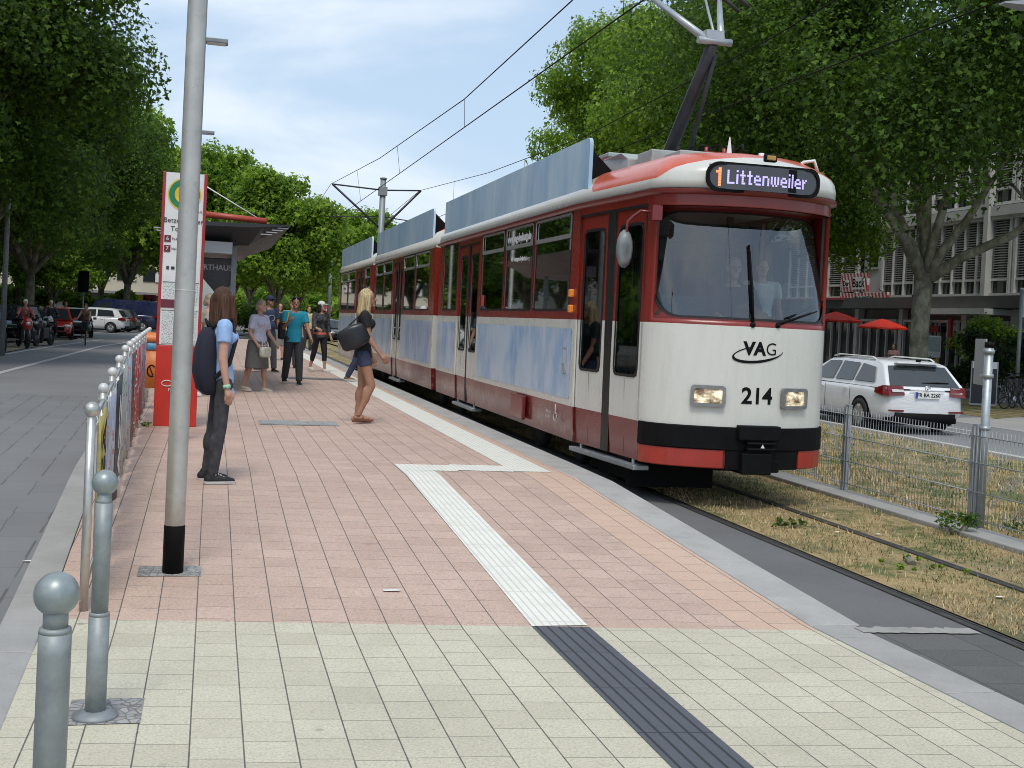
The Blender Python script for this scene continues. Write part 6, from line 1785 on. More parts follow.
    # ---- hair
    if hair and hairc is not None:
        mb = MB()
        mb.ball(hd(0, -.014, .02), (.05*h, .056*h, .058*h), 14, 10, M=Hm)
        if hair == 'long':
            for s in (-1, 0, 1): cap_(mb, hd(s*.026, -.03, .01), hd(s*.034, -.052 - (.0 if s else .006), -.11), .036*h, .03*h); cap_(mb, hd(s*.034, -.052, -.11), hd(s*.03, -.05, -.17), .03*h, .016*h)
            for s in (-1, 1): cap_(mb, hd(s*.045, .006, .02), hd(s*.052, .0, -.09), .018*h, .02*h); cap_(mb, hd(s*.052, .0, -.09), hd(s*.05, .01, -.14), .02*h, .01*h)
        elif hair == 'shoulder':
            for s in (-1, 0, 1): cap_(mb, hd(s*.024, -.03, .0), hd(s*.034, -.05, -.085), .034*h, .026*h)
            for s in (-1, 1): cap_(mb, hd(s*.043, .004, .02), hd(s*.05, .0, -.07), .017*h, .02*h)
        elif hair == 'bob':
            for s in (-1, 1): cap_(mb, hd(s*.03, -.03, .0), hd(s*.036, -.035, -.03), .03*h, .024*h)
        mb2 = MB(); mb.build('hair', hairc, t, remesh=vox)
    if cap is not None:
        mb = MB(); mb.ball(hd(0, -.006, .028), (.052*h, .06*h, .052*h), 14, 10, M=Hm); mb.build('cap', cap, t)
        mb = MB(); mb.ball(hd(0, .062, .03), (.04*h, .045*h, .008*h), 12, 6, M=Hm); mb.build('cap_peak', cap, t)
    t['_J'] = 0; del t['_J']
    return t, dict(up=up, hd=hd, AJ=AJ, J=J, h=h, P=P)
def hemw(b): return {'trousers': 1.6, 'slim': .15, 'capri': .8}.get(b, 1.0)

def face(dx, dy): return math.atan2(-dx, dy)       # rotation that turns local +Y towards (dx,dy)
def hang(name, label, cat, root, group=None):      # a bag carried by a person: its own thing, same frame as the person
    return thing(name, label, cat, root.location.copy(), root.rotation_euler.z, group)
def strap(mb, pts, w=.018, th=.004):
    pts = [Vector(p) for p in pts]
    mb.tube(pts, w*.5, 6)

C_BLACK = cloth('black', (.012, .012, .014)); C_GREY = cloth('charcoal', (.04, .042, .048)); C_JEANS = cloth('denim', (.035, .05, .1), .3); C_WHITE = cloth('white', (.62, .62, .6))
def hair_mat(name, c):
    t = NT(name); co = t.coord(); n = t.noise(t.mapping(co, scale=(1, 1, .06)), 90., 3., .6); n2 = t.noise(t.mapping(co, scale=(1, 1, .25)), 14., 3.)
    k = t.mix(t.mapr(n, .35, .65), tuple(v*.45 for v in c), tuple(v*1.35 for v in c)); k = t.mix(t.mapr(n2, .5, .7, 0., .5), k, tuple(v*.5 for v in c))
    t.set(k, .62); t.b.inputs['Specular IOR Level'].default_value = .3; t.bump(t.math('ADD', n, t.math('MULTIPLY', n2, 1.5)), .7, .012); MATS[name] = t.m; return t.m
H_BROWN = hair_mat('brown_hair', (.085, .04, .022)); H_BLOND = hair_mat('blond_hair', (.55, .42, .22)); H_DARK = mat('dark_hair', (.015, .012, .01), .5, 0., .3, 18.); H_GREY = mat('grey_hair', (.25, .2, .14), .6, 0., .4, 18.)
SH_BLK = mat('shoe_black', (.012, .012, .013), .6); SH_WHT = mat('shoe_white', (.6, .58, .55), .6); SH_BRN = mat('sandal_brown', (.16, .06, .03), .6)

# girl with the backpack, waiting near the pole, face turned to the tram
g1, K = person('girl in a light blue shirt with long brown hair waiting beside the silver pole', (.1, 10.45, gz(10.45)), face(.97, .18), 1.62, legs=((-5, 2), (-3, 3)), arms=((-4, 6, 10), (-3, 9, 12)), lean=-3, head=(38, 4), fem=True, girth=.82,
       top='tee', topc=cloth('light_blue', (.3, .45, .72)), sleeve=.5, bottom='slim', botc=cloth('dark_jeans', (.045, .045, .05), .5), shoec=SH_BLK, hair='long', hairc=H_BROWN, vox=.0075, hem=.035)
bk = hang('backpack', 'dark navy backpack worn on the back of the girl in the light blue shirt', 'backpack', g1)
up = K['up']; h = K['h']
mb = MB(); rings = []
for z, w, d, y in ((-.06, .10, .04, -.11), (-.03, .135, .07, -.135), (.06, .145, .085, -.15), (.16, .14, .08, -.14), (.25, .12, .06, -.12), (.29, .08, .035, -.105)):
    rings.append([up(px, py + y, z*h) for px, py in rr(-w, w, -d, d, min(w, d)*.7, 4)])
mb.loft(rings); mb.build('bag_body', cloth('navy_bag', (.014, .014, .03)), bk)
mb = MB()
for s in (-1, 1):
    mb.tube([up(s*.09, -.09, .29*h), up(s*.1, .0, .338*h), up(s*.1, .075, .3*h), up(s*.1, .1, .22*h), up(s*.12, .04, .1*h), up(s*.12, -.08, .03*h)], .02, 6)
mb.tube([up(-.04, -.1, .29*h), up(0, -.13, .33*h), up(.04, -.1, .29*h)], .012, 6)
mb.build('strap', C_BLACK, bk)
mb = MB(); S, E_, Wp, d1, d2 = K['AJ'][1]; mb.lathe([(.031, -.014), (.033, 0), (.031, .014)], Wp - d2*.015, 14, M=d2.to_track_quat('Z', 'Y').to_matrix())
wt = hang('wristwatch', 'pale green watch on the wrist of the girl with the backpack', 'watch', g1); mb.ball(Wp - d2*.015 + Vector((.03, 0, 0)), (.012, .018, .018), 10, 6); mb.build('watch_band', mat('mint_plastic', (.35, .62, .42), .4), wt)
mb = MB()
for i in range(2):
    an = K['J']['an%d' % i]
    for q in range(4): mb.tube([an + Vector((-.02, .04 + .022*q, .012 - .011*q)), an + Vector((.02, .045 + .022*q, .012 - .011*q))], .005, 5)
tag(mb.build('shoe_laces', M_WHITE, g1))

# blonde woman striding towards the tram
g2, K = person('blonde woman in a black top and blue denim shorts walking towards the tram', (1.99, 16.2, .22), face(.99, -.1), 1.78, legs=((1, 8), (17, 38)), arms=((6, 6, 14), (12, 6, 26)), lean=0, head=(0, 2), fem=True, girth=.86, skin=SK2,
       top='tee', topc=C_BLACK, sleeve=.55, bottom='shorts', botc=C_JEANS, shoec=None, hair='long', hairc=H_BLOND, vox=.009)
up = K['up']; h = K['h']
for i in range(2):
    mb = MB(); an = K['J']['an%d' % i]; mb.prism([(-.045, -.06), (.045, -.06), (.05, .12), (.035, .2), (-.035, .2), (-.05, .12)], -.006, .012, 0, Matrix.Translation(an + Vector((0, 0, -.075))))
    for y, z in ((.13, -.035), (.06, -.01)): mb.tube([an + Vector((-.045, y, z - .03)), an + Vector((0, y, z)), an + Vector((.045, y, z - .03))], .008, 5)
    mb.tube([an + Vector((.04*math.cos(a), .0 - .045*math.sin(a), -.01)) for a in [PI*k/8 for k in range(-1, 10)]], .007, 5)
    mb.build('sandal', SH_BRN, g2)
bg = hang('shoulder_bag', 'large black leather bag over the shoulder of the blonde woman', 'bag', g2)
mb = MB(); M_LEA = mat('black_leather', (.014, .015, .018), .38, 0., .3, 12., bump=.2)
cb = up(.21, -.14, .13*h)
rings = []
for k, (q, a, b) in enumerate(((-.2, .1, .045), (-.16, .14, .07), (0, .165, .085), (.16, .14, .07), (.2, .1, .045))):
    rings.append([cb + Matrix.Rotation(R(28), 3, 'X') @ Vector((px, q, py)) for px, py in rr(-b, b, -a, a, b*.7, 3)])
mb.loft(rings); mb.build('bag_body', M_LEA, bg)
mb = MB()
for dx in (-.03, .03): mb.tube([cb + Vector((dx, -.15, .06)), up(.15 + dx*.4, -.06, .3*h), up(.155 + dx*.4, .0, .338*h), up(.16 + dx*.4, .06, .28*h), cb + Vector((dx, .17, .14))], .011, 6)
mb.build('strap', M_LEA, bg)

# older lady in a grey skirt
g3, K = person('older lady in a pale lilac blouse and grey skirt behind the girl with the backpack', (.8, 21.9, .22), face(.72, -.7), 1.63, legs=((12, 6), (-10, 10)), arms=((10, 10, 35, 10), (0, 12, 40, 16)), lean=2, head=(10, 3), fem=True, girth=1.22,
       top='blouse', topc=cloth('pale_lilac', (.5, .5, .62), .08), sleeve=.75, bottom='skirt', botc=cloth('grey_skirt', (.12, .12, .115)), shoec=mat('shoe_beige', (.42, .36, .28), .6), hair='bob', hairc=H_GREY, vox=.011)
bg = hang('handbag', 'small cream handbag held in front of the lady in the grey skirt', 'handbag', g3)
S, E_, Wp, d1, d2 = K['AJ'][1]; c = Wp + d2*.09 + Vector((-.06, .08, -.07)); mb = MB()
mb.loft([[c + Vector((px, q, py)) for px, py in rr(-a, a, -b, b, .04, 3)] for q, a, b in ((-.05, .09, .07), (-.03, .12, .09), (.03, .12, .09), (.05, .09, .07))]); mb.build('bag_body', mat('cream_leather', (.52, .5, .42), .5), bg)
mb = MB(); mb.tube([c + Vector((-.09, 0, .08)), c + Vector((-.03, -.04, .16)), c + Vector((.05, -.04, .16)), c + Vector((.09, 0, .08))], .008, 5); mb.build('strap', mat('cream_leather', (.52, .5, .42), .5), bg)

# man in the teal shirt
g4, K = person('man in a teal shirt with sunglasses on his head striding towards the camera', (1.6, 24.4, .22), face(.12, -1), 1.75, legs=((14, 6), (-12, 14)), arms=((22, 10, 18), (18, 8, 105, 22)), head=(-4, 2), girth=1.04, skin=SK2,
       top='tee', topc=cloth('teal', (.012, .25, .36)), sleeve=.62, bottom='trousers', botc=C_GREY, shoec=SH_BLK, hair='short', hairc=H_DARK, vox=.011)
bg = hang('messenger_bag', 'dark yellow edged bag at the side of the man in the teal shirt', 'bag', g4)
up = K['up']; h = K['h']; mb = MB(); c = up(.25, -.03, .1*h)
mb.loft([[c + Vector((px, q, py)) for px, py in rr(-.05, .05, -.17, .17, .04, 3)] for q in (-.15, .15)]); mb.build('bag_body', C_BLACK, bg)
mb = MB(); mb.tube([c + Vector((.02, -.12, .16)), up(.13, -.04, .32*h), up(.13, .05, .315*h), up(.18, .12, .2*h), c + Vector((.02, .12, .16))], .016, 6); mb.tube([c + Vector((0, -.15, .15)), c + Vector((0, .16, .17))], .012, 5); mb.build('strap', mat('yellow_strap', (.45, .35, .05), .6), bg)
mb = MB(); hd = K['hd']
for s in (-1, 1): mb.ball(hd(s*.02, .04, .052), (.028, .02, .018), 8, 6)
mb.build('sunglasses', M_BLACK, g4)

# man in the navy printed shirt and cap
g5, K = person('man in a navy printed shirt and dark cap behind the lady in the skirt', (1.3, 29.2, .22), face(.5, -.85), 1.8, legs=((12, 5), (-12, 12)), arms=((8, 8, 16), (14, 8, 16)), girth=1.06, skin=SK2, head=(20, 0),
       top='tee', topc=cloth('navy_shirt', (.04, .06, .11)), sleeve=.6, bottom='trousers', botc=cloth('grey_trousers', (.1, .105, .115)), shoec=mat('shoe_dark_brown', (.03, .02, .015), .6), hair='short', hairc=H_DARK, vox=.013, cap=cloth('navy_cap', (.02, .03, .07)))
up = K['up']; h = K['h']; mb = MB()
mb.tube([up(.09*math.cos(a), .135 - .02*abs(math.cos(a)), .2*h + .07*math.sin(a)) for a in [2*PI*k/16 for k in range(13)]], .013, 5); mb.build('shirt_print', mat('print_grey_blue', (.3, .36, .42), .8), g5)
# woman in the black top with the red shopping bag
g6, K = person('woman in a sleeveless black top between the navy shirt and teal shirt men', (1.95, 36.6, .22), face(.1, -1), 1.7, legs=((10, 5), (-8, 10)), arms=((5, 8, 12), (5, 8, 12)), fem=True, top='tank', topc=C_BLACK, bottom='skirt', botc=cloth('grey_skirt2', (.2, .2, .2)), shoec=SH_BLK, hair='shoulder', hairc=H_BROWN, vox=.014)
bg = hang('shopping_bag', 'red and white shopping bag held by the man in the navy printed shirt', 'shopping bag', g5)
S, E_, Wp, d1, d2 = person_hand = None, None, None, None, None
bgl = Vector((.33, .1, .62)); mb = MB(); mb.loft([[bgl + Vector((px, py, z)) for px, py in rr(-a, a, -b, b, .03, 2)] for z, a, b in ((-.28, .1, .2), (0, .11, .21), (.1, .08, .17))]); mb.build('bag_body', cloth('bag_red_print', (.5, .14, .1), .5), bg)
mb = MB(); mb.tube([bgl + Vector((0, -.1, .1)), bgl + Vector((0, -.03, .24)), bgl + Vector((0, .03, .24)), bgl + Vector((0, .1, .1))], .01, 5); mb.box(bgl + Vector((.11, 0, -.02)), (.012, .2, .18)); mb.build('handle', C_WHITE, bg)
# woman in the white cap
g7, K = person('woman in a white cap and dark clothes walking beside the grass track', (2.62, 30.3, .22), face(.45, -.9), 1.74, legs=((12, 8), (-10, 12)), arms=((6, 8, 14), (16, 8, 60)), fem=True, top='tee', topc=cloth('grey_black', (.05, .05, .055), .9), sleeve=1.5, bottom='capri', botc=C_BLACK, shoec=SH_WHT, hair='shoulder', hairc=H_DARK, vox=.013, cap=C_WHITE, belt=cloth('orange_sash', (.55, .12, .08)), head=(25, 0))
# people mostly hidden by others
person('person in blue jeans and brown shoes half hidden behind the blonde woman', (3.17, 26.3, .22), face(.9, -.3), 1.6, legs=((14, 8), (-12, 14)), arms=((4, 8, 10), (4, 8, 10)), top='tee', topc=cloth('red_shirt', (.4, .04, .04)), bottom='trousers', botc=C_JEANS, shoec=mat('shoe_tan', (.22, .14, .09), .7), hair='short', hairc=H_DARK, vox=.014)
person('person in dark clothes and white shoes hidden behind the girl with the backpack', (-.06, 20.2, .22), face(.6, -.7), 1.66, legs=((8, 6), (-8, 8)), top='tee', topc=cloth('sand_shirt', (.3, .27, .22)), bottom='capri', botc=C_GREY, shoec=SH_WHT, hair='bob', hairc=H_GREY, fem=True, vox=.014)
person('brown haired man just visible behind the shoulder of the man in the teal shirt', (2.0, 31.5, .22), face(0, -1), 1.76, legs=((10, 5), (-8, 10)), top='tee', topc=C_WHITE, bottom='trousers', botc=C_GREY, shoec=SH_BLK, hair='short', hairc=H_BROWN, vox=.015)
# a few far figures
person('distant figure in a pale yellow top beyond the woman in the white cap', (3.6, 47, .22), face(.2, -1), 1.7, top='tee', topc=cloth('pale_yellow', (.6, .5, .25)), bottom='trousers', botc=C_GREY, shoec=SH_BLK, hair='short', hairc=H_BROWN, vox=.018, group=None)
# driver and passenger in the tram
person('tram driver in a dark jacket sitting behind the middle of the windscreen', (5.3, 11.75, 1.6), face(-.1, -1), 1.78, legs=((85, 80), (85, 80)), arms=((35, 8, 45), (35, 8, 45)), seated=True, top='tee', topc=C_GREY, sleeve=1.6, bottom='trousers', botc=C_GREY, shoec=SH_BLK, hair='short', hairc=H_GREY, vox=.014)
person('passenger in a white shirt standing behind the tram driver', (5.8, 12.1, .96), face(-.2, -1), 1.52, top='tee', topc=C_WHITE, bottom='trousers', botc=C_GREY, shoec=SH_BLK, hair='short', hairc=H_DARK, vox=.015)
# riders and passers by
person('cyclist with dark hair and a brown top riding towards the camera on the left road', (-5.1, 52.72, .82), face(-.08, -1), 1.68, legs=((75, 80), (50, 85)), arms=((52, 8, 8), (52, 8, 8)), lean=12, seated=True, fem=True, top='tank', topc=cloth('brown_top', (.16, .09, .06)), bottom='capri', botc=C_BLACK, shoec=SH_BLK, hair='bob', hairc=H_DARK, vox=.016, skin=SK2)
person('motorcyclist in a red and grey jacket and white helmet sitting on the red motorcycle', (-6.75, 47.55, .82), face(.2, -1), 1.78, legs=((70, 75, 12), (70, 75, 12)), arms=((55, 10, 10), (55, 10, 10)), lean=12, seated=True, top='tee', topc=cloth('red_grey_jacket', (.3, .1, .1), .8), sleeve=1.9, bottom='trousers', botc=C_BLACK, shoec=SH_BLK, hair='short', hairc=mat('helmet_white', (.62, .62, .62), .3), vox=.016)
person('motorcyclist in a white helmet waiting behind the small red car', (-7.1, 57.6, .82), face(.2, -1), 1.78, legs=((70, 75, 12), (70, 75, 12)), arms=((55, 10, 10), (55, 10, 10)), lean=8, seated=True, top='tee', topc=C_GREY, sleeve=1.9, bottom='trousers', botc=C_BLACK, shoec=SH_BLK, hair='short', hairc=mat('helmet_white', (.62, .62, .62), .3), vox=.018)
person('pedestrian in a pink top passing the café on the right pavement', (27.9, 45.2, -.14), face(-.5, -.6), 1.72, legs=((14, 8), (-12, 14)), fem=True, top='tee', topc=cloth('pink_top', (.5, .28, .27)), bottom='trousers', botc=C_JEANS, shoec=SH_WHT, hair='bob', hairc=H_DARK, vox=.018)
person('person in a red shirt standing far left behind the parked cars', (-7.9, 70.5, -.1), face(.3, -1), 1.74, top='tee', topc=cloth('red_shirt', (.4, .04, .04)), bottom='trousers', botc=C_GREY, shoec=SH_BLK, hair='short', hairc=H_BROWN, vox=.02)
bake_all()
# ------------------------------------------------------------------ trees
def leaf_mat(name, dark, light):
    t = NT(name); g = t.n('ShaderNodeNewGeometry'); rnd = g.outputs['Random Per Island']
    c = t.mix(t.math('POWER', rnd, 1.8), dark, light)  # skewed random tone puts highlights and depth into the leaf colour
    c = t.mix(t.mapr(t.noise(t.coord(), .45, 3., .6), .4, .65, 0., .3), c, tuple(v*.5 + w*.5 for v, w in zip(dark, (dark[0]*2.2, dark[1]*1.9, dark[2]))))  # soft noise puts clump shade into the leaf colour
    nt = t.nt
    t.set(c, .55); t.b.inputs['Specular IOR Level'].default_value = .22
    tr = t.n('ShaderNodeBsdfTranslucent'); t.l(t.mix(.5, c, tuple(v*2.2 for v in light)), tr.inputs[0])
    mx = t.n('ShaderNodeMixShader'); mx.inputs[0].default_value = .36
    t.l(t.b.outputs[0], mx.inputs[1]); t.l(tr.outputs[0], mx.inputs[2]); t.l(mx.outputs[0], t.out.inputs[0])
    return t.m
M_LEAF = leaf_mat('plane_leaves', (.011, .029, .004), (.125, .225, .025))  # darker leaf tone with the shade of the crowns put into it
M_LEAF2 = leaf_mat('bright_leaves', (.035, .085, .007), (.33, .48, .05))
M_HEDGE = leaf_mat('hedge_leaves', (.015, .035, .01), (.05, .085, .02))
q = NT('plane_bark'); co = q.coord(); n = q.noise(q.mapping(co, scale=(1, 1, .6)), 3.5, 5., .65); n2 = q.noise(co, 1.3, 3.)
c = q.mix(q.mapr(n, .42, .6), (.12, .115, .075), (.27, .26, .185)); c = q.mix(q.mapr(n2, .55, .7, 0., .6), c, (.07, .065, .05)); q.set(c, .9); q.bump(n, .5, .03)
M_BARK = q.m

LEAF = np.array([(0, 0), (.12, .4), (.42, .56), (.5, .2), (1, 0), (.5, -.2), (.42, -.56), (.12, -.4)])
def leaf_cloud(name, centres, radii, n, size, m, seed, squash=.8):
    r_ = np.random.RandomState(seed); centres = np.array(centres); radii = np.array(radii)
    w = radii**2; ci = r_.choice(len(centres), n, p=w/w.sum())
    d = r_.normal(size=(n, 3)); d /= np.linalg.norm(d, axis=1)[:, None]; d[:, 2] = np.where((d[:, 2] < -.55) & (r_.uniform(0, 1, n) < .5), -d[:, 2]*.6, d[:, 2])
    rad = radii[ci] * (1 - .55 * r_.uniform(0, 1, n)**1.8)
    wob = 1 + .3*np.sin(d[:, 0]*7 + ci*1.3)*np.cos(d[:, 1]*6 + ci*.7)
    p = centres[ci] + d * (rad*wob)[:, None] * np.array([1, 1, squash])
    nrm = d*.9 + r_.normal(size=(n, 3))*.55 + np.array([0, 0, .45]); nrm /= np.linalg.norm(nrm, axis=1)[:, None]
    a = r_.normal(size=(n, 3)); a -= nrm*np.sum(a*nrm, 1)[:, None]; a[:, 2] -= .25; a -= nrm*np.sum(a*nrm, 1)[:, None]; a /= np.linalg.norm(a, axis=1)[:, None]; b = np.cross(nrm, a)
    s = size * r_.uniform(.45, 1.3, n)
    K = len(LEAF)
    v = p[:, None, :] + s[:, None, None]*((LEAF[None, :, 0, None] - .4)*a[:, None, :] + LEAF[None, :, 1, None]*b[:, None, :] + (np.abs(LEAF[None, :, 1, None])*.25 - (LEAF[None, :, 0, None] - .4)**2*.3)*nrm[:, None, :])
    me = bpy.data.meshes.new(name); me.vertices.add(n*K); me.vertices.foreach_set('co', v.reshape(-1).astype(np.float32))
    me.loops.add(n*K); me.loops.foreach_set('vertex_index', np.arange(n*K, dtype=np.int32))
    me.polygons.add(n); me.polygons.foreach_set('loop_start', np.arange(0, n*K, K, dtype=np.int32)); me.polygons.foreach_set('loop_total', np.full(n, K, dtype=np.int32))
    me.materials.append(m); me.update(calc_edges=True); me.validate()
    o = bpy.data.objects.new(name, me); COL.objects.link(o); return o

def make_tree(label, loc, rx_, rz_, zc, trunk_h, tr, n, leaf, m, seed, limbs=None, nclump=60, group='trees'):
    t = thing('plane_tree', label, 'tree', loc, 0, group)
    r_ = random.Random(seed); cs = []; rs = []
    for k in range(nclump):
        while True:
            d = Vector((r_.gauss(0, 1), r_.gauss(0, 1), r_.gauss(0, 1))).normalized()
            if d.z > -.75: break
        f = (.35 + .55*r_.random()**.6); cs.append((d.x*rx_*f, d.y*rx_*f, zc + d.z*rz_*f)); rs.append(rx_*r_.uniform(.13, .33))
    cr = leaf_cloud('crown', cs, rs, n, leaf, m, seed); cr.parent = t
    mb = MB(); fork = trunk_h
    pts = [(0, 0, -.1), (.02, 0, .25), (.0, .05, fork*.5), (.03, .0, fork)]
    mb.tube(pts, [tr*1.35, tr*1.05, tr*.95, tr*.9], 14)
    base = Vector((.03, 0, fork))
    if limbs is None:
        limbs = []
        for k in range(6):
            a = 2*PI*k/6 + r_.uniform(-.3, .3); e = r_.uniform(.45, .8)
            limbs.append((rx_*e*math.cos(a), rx_*e*math.sin(a), zc + r_.uniform(-.1, .4)*rz_))
        limbs.append((0.3, 0, zc + rz_*.6))
    for L_ in limbs:
        L_ = Vector(L_); mid = base.lerp(L_, .5) + Vector((r_.uniform(-.3, .3), r_.uniform(-.3, .3), -.08*(L_ - base).length if (L_ - base).length > 4 else .0))
        mb.tube([base + Vector((0, 0, -.25)), base.lerp(mid, .45), mid, mid.lerp(L_, .5), L_], [tr*.68, tr*.52, tr*.42, tr*.26, tr*.1], 9)
        for q in range(3):
            s = mid.lerp(L_, r_.uniform(0, .8)); e = s + Vector((r_.uniform(-1, 1), r_.uniform(-1, 1), r_.uniform(.1, 1)))*rx_*.3; mb.tube([s, s.lerp(e, .5) + Vector((0, 0, .1)), e], [tr*.2, tr*.14, tr*.05], 6)
    mb.build('trunk', M_BARK, t)
    return t

# the big tree on the right with its forked, leaning limbs
G = 'plane trees along the right road'
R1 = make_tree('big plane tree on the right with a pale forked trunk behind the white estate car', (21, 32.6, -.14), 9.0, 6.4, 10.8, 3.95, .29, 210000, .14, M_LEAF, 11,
               limbs=[(3.5, -3.2, 7.3), (2.3, -1.0, 8.0), (-1.6, .6, 8.6), (.3, .3, 11.5), (-4.5, -1.5, 9.0), (1.4, 3.2, 9.0), (.9, -.5, 8.5)], nclump=105, group=G)
R2 = make_tree('bright green plane tree directly behind the pantograph of the tram', (21, 46, -.14), 6.8, 7.2, 10.2, 4.2, .26, 150000, .17, M_LEAF2, 12, nclump=80, group=G)
dup(R2, (21.5, 59.5, -.14), 2.1, 'plane tree whose crown edge meets the sky left of the pantograph', (.93, .93, 1.1))
dup(R2, (28.5, 74, -.14), 4.0, 'farther plane tree of the right row rising above the blue roof board', (.8, .8, .95))
G = 'plane trees along the left road'
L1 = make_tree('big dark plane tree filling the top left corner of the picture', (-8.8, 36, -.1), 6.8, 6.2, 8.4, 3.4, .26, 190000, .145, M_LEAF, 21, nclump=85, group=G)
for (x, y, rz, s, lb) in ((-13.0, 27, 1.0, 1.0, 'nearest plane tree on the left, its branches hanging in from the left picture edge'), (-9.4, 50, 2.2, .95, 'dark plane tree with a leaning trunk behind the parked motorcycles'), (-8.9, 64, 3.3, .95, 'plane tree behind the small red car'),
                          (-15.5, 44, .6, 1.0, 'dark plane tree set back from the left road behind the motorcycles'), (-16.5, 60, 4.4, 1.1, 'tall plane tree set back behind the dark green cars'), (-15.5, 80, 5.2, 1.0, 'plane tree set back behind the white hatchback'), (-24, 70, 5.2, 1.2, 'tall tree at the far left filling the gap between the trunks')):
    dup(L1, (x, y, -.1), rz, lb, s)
G = 'trees beyond the platform'
C1 = make_tree('bright round tree beyond the shelter, left of the catenary mast', (4.0, 80, -.1), 4.3, 4.7, 6.6, 2.4, .2, 40000, .26, M_LEAF2, 31, nclump=70, group=G)
for (x, y, rz, s, lb) in ((-6.2, 93, 1.0, (1.35, 1.35, 1.45), 'bright tree above the blue van left of the stop sign'), (-.9, 90, 2.0, (1.05, 1.05, 1.22), 'tree directly above the shelter roof with the lamp heads in front'), (1.4, 104, 2.9, 1.15, 'tree in the gap between the shelter tree and the round tree'), (7.6, 112, 3.6, 1.1, 'low far tree behind the small distant mast'), (-9, 104, .4, 1.3, 'tree in front of the far cream building'), (-13.5, 92, 1.7, 1.1, 'low crowned tree left of the far cream building'), (-10.5, 86, 2.4, .75, 'small tree with a low crown behind the white hatchback'), (15, 128, 4.6, 1.2, 'far tree behind the rear of the tram'), (4, 140, 5.6, 1.4, 'hazy tree closing the view down the street'), (36, 100, .9, 1.6, 'far tall tree behind the tram roof boards')):
    dup(C1, (x, y, -.1), rz, lb, s)
# far-off greenery closing the horizon
r_ = random.Random(5); cs = [(x + r_.uniform(-3, 3), 175 + r_.uniform(-12, 12), r_.uniform(2, 7)) for x in range(-110, 150, 5)]
cs += [(x + r_.uniform(-3, 3), 160 + r_.uniform(-6, 6), r_.uniform(1, 3)) for x in range(-60, 90, 5)]
cs += [(72 + r_.uniform(-4, 4), y, r_.uniform(2, 8)) for y in range(0, 170, 6)] + [(-62 + r_.uniform(-4, 4), y, r_.uniform(2, 8)) for y in range(-10, 170, 6)]
tag(leaf_cloud('distant_trees', cs, [r_.uniform(4, 6) for _ in cs], 150000, 1.1, M_LEAF2, 9), 'distant mass of trees closing the horizon', 'trees', kind='stuff')

def bush(name, label, cat, loc, dims, n, leaf, m, seed, group=None, stems=5):
    t = thing(name, label, cat, loc, 0, group); r_ = random.Random(seed)
    cs = [(r_.uniform(-1, 1)*dims[0]*.75, r_.uniform(-1, 1)*dims[1]*.75, dims[2]*r_.uniform(.3, .75)) for _ in range(int(8 + 6*dims[0]))]
    rs = [min(dims)*r_.uniform(.3, .5) for _ in cs]
    o = leaf_cloud('foliage', cs, rs, n, leaf, m, seed); o.parent = t
    mb = MB()
    for k in range(stems):
        c = cs[k % len(cs)]; mb.tube([(c[0]*.3, c[1]*.3, 0), (c[0]*.6, c[1]*.6, c[2]*.5), c], [.03, .02, .008], 5)
    mb.build('stems', M_BARK, t); return t
bush('hedge', 'big dark hedge behind the bicycles on the right pavement', 'hedge', (28.2, 36.3, -.14), (3.0, 1.6, 2.9), 16000, .14, M_HEDGE, 41, stems=12)
bush('hedge', 'low clipped hedge behind the roof of the white estate car', 'hedge', (25.6, 38.2, -.14), (2.2, .8, 1.5), 8000, .11, M_HEDGE, 42)
bush('hedge', 'low green planter hedge under the red parasols', 'hedge', (27.0, 46.5, -.14), (1.6, .5, .95), 6000, .1, M_LEAF, 43)
bush('bush', 'yellowish feathery bush behind the vending box and the dark hedge', 'bush', (29.8, 40.5, -.14), (1.9, 1.4, 3.6), 9000, .12, M_LEAF2, 46)
bush('bush', 'bush between the parked cars and the far cream building', 'bush', (-11, 98, -.1), (7.0, 1.6, 3.4), 14000, .3, M_LEAF2, 44)
bush('bush', 'green bush beside the distant mast beyond the platform', 'bush', (4.5, 88, -.1), (3.5, 2, 2.2), 5000, .3, M_LEAF, 45)
G = 'weeds along the fence and track'
bush('weed', 'leafy green weed at the foot of the sign post', 'weed', (6.42, 9.25, 0), (.2, .18, .2), 330, .032, M_LEAF, 51, G, 3)
bush('weed', 'small green weed between the rails near the tram', 'weed', (4.95, 9.6, 0), (.18, .14, .07), 200, .026, M_LEAF, 52, G, 2)
bush('weed', 'patch of green clover between the rails in the middle of the dry grass', 'weed', (5.15, 7.9, 0), (.35, .4, .045), 420, .02, M_LEAF2, 53, G, 2)
bush('weed', 'tuft of weed beyond the fence right of the sign post', 'weed', (7.2, 9.0, -.03), (.3, .3, .22), 300, .035, M_LEAF, 54, G, 3)
bush('weed', 'tiny weed at the foot of the stop sign', 'weed', (-.72, 14.95, .22), (.08, .05, .06), 50, .03, M_LEAF2, 55, G, 2)
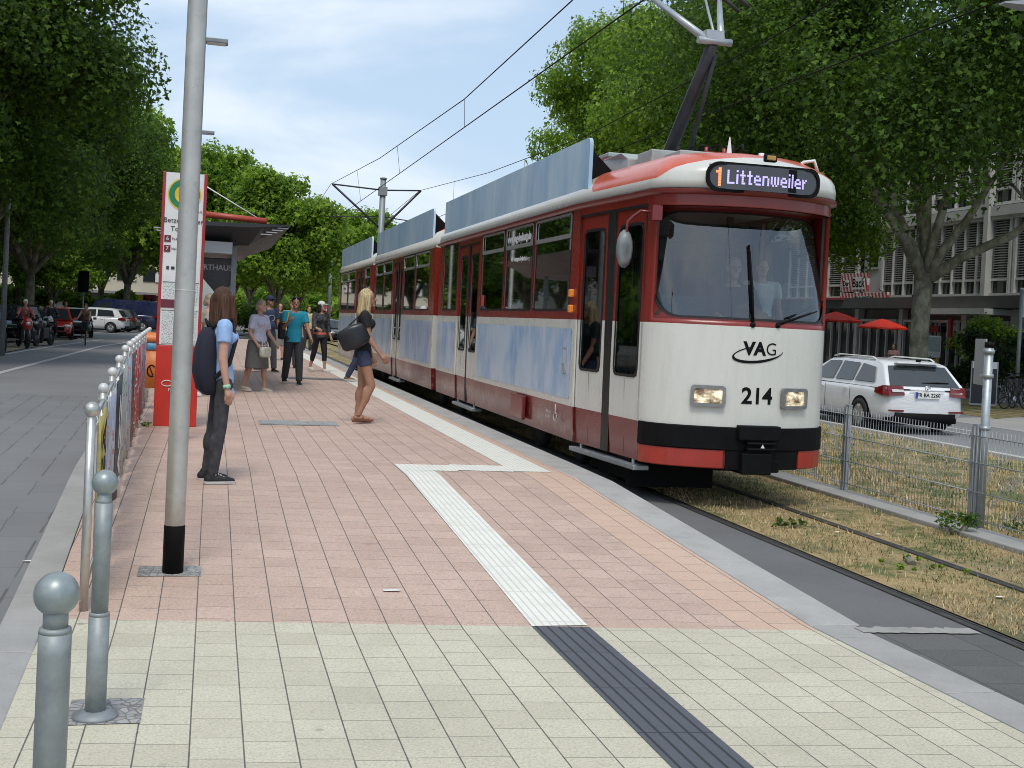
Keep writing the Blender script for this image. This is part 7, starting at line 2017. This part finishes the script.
# ------------------------------------------------------------------ sky, sun, camera
w = bpy.data.worlds.new('World'); sc.world = w; w.use_nodes = True
nt = w.node_tree; bgn = nt.nodes['Background']
SUN_EL, SUN_AZ = 60, 195        # azimuth measured clockwise from +Y
sky = nt.nodes.new('ShaderNodeTexSky'); sky.sky_type = 'NISHITA'; sky.sun_disc = False
sky.sun_elevation = R(SUN_EL); sky.sun_rotation = R(SUN_AZ); sky.air_density = 1.2; sky.dust_density = 2.5; sky.ozone_density = 1.5
tc = nt.nodes.new('ShaderNodeTexCoord')
mp = nt.nodes.new('ShaderNodeMapping'); mp.inputs['Scale'].default_value = (1.0, 1.0, 3.2); mp.inputs['Location'].default_value = (.3, .1, .0)
nt.links.new(tc.outputs['Generated'], mp.inputs[0])
no = nt.nodes.new('ShaderNodeTexNoise'); no.inputs['Scale'].default_value = 2.1; no.inputs['Detail'].default_value = 7; no.inputs['Roughness'].default_value = .52; no.inputs['Distortion'].default_value = .35
nt.links.new(mp.outputs[0], no.inputs['Vector'])
mr = nt.nodes.new('ShaderNodeMapRange'); mr.interpolation_type = 'SMOOTHSTEP'; mr.inputs[1].default_value = .42; mr.inputs[2].default_value = .68
nt.links.new(no.outputs['Fac'], mr.inputs[0])
no2 = nt.nodes.new('ShaderNodeTexNoise'); no2.inputs['Scale'].default_value = 4.5; no2.inputs['Detail'].default_value = 5
nt.links.new(mp.outputs[0], no2.inputs['Vector'])
cr = nt.nodes.new('ShaderNodeMix'); cr.data_type = 'RGBA'; cr.inputs[6].default_value = (6.0, 6.8, 7.7, 1); cr.inputs[7].default_value = (7.8, 8.2, 8.6, 1)
nt.links.new(no2.outputs['Fac'], cr.inputs[0])
# thin haze veils the blue, most of all towards the horizon
sx = nt.nodes.new('ShaderNodeSeparateXYZ'); nt.links.new(tc.outputs['Generated'], sx.inputs[0])
mh = nt.nodes.new('ShaderNodeMapRange'); mh.inputs[1].default_value = .0; mh.inputs[2].default_value = .45; mh.inputs[3].default_value = .8; mh.inputs[4].default_value = .5
nt.links.new(sx.outputs[2], mh.inputs[0])
hz = nt.nodes.new('ShaderNodeMix'); hz.data_type = 'RGBA'; hz.inputs[7].default_value = (4.7, 6.1, 7.9, 1)
nt.links.new(mh.outputs[0], hz.inputs[0]); nt.links.new(sky.outputs[0], hz.inputs[6])
mx = nt.nodes.new('ShaderNodeMix'); mx.data_type = 'RGBA'
nt.links.new(mr.outputs[0], mx.inputs[0]); nt.links.new(hz.outputs[2], mx.inputs[6]); nt.links.new(cr.outputs[2], mx.inputs[7])
nt.links.new(mx.outputs[2], bgn.inputs[0]); bgn.inputs[1].default_value = .1

ld = bpy.data.lights.new('sun', 'SUN'); ld.energy = 1.35; ld.angle = R(18); ld.color = (1, .95, .87)
lo = bpy.data.objects.new('sun', ld); COL.objects.link(lo)
az = R(SUN_AZ); el = R(SUN_EL)
d = Vector((math.sin(az)*math.cos(el), math.cos(az)*math.cos(el), math.sin(el)))
lo.rotation_euler = (-d).to_track_quat('-Z', 'Y').to_euler(); lo.location = (0, 0, 40)

cd = bpy.data.cameras.new('camera'); co_ = bpy.data.objects.new('camera', cd); COL.objects.link(co_)
cd.sensor_width = 36; cd.lens = 1200 / 1024 * 36; cd.clip_end = 2000; cd.clip_start = .05
cd.shift_y = -0.03848
cm = Matrix.Rotation(-R(14.0513), 3, 'Z') @ Matrix.Rotation(PI/2 - R(1.0), 3, 'X') @ Matrix.Rotation(R(2.8), 3, 'Z')
co_.location = (0, 0, 1.66); co_.rotation_euler = cm.to_euler()
sc.camera = co_
sc.view_settings.view_transform = 'Standard'; sc.view_settings.look = 'None'; sc.view_settings.exposure = 0.42; sc.view_settings.gamma = 1
sc.render.film_transparent = False
sc.cycles.max_bounces = 8; sc.cycles.transparent_max_bounces = 16; sc.cycles.use_denoising = True; sc.cycles.filter_width = .95
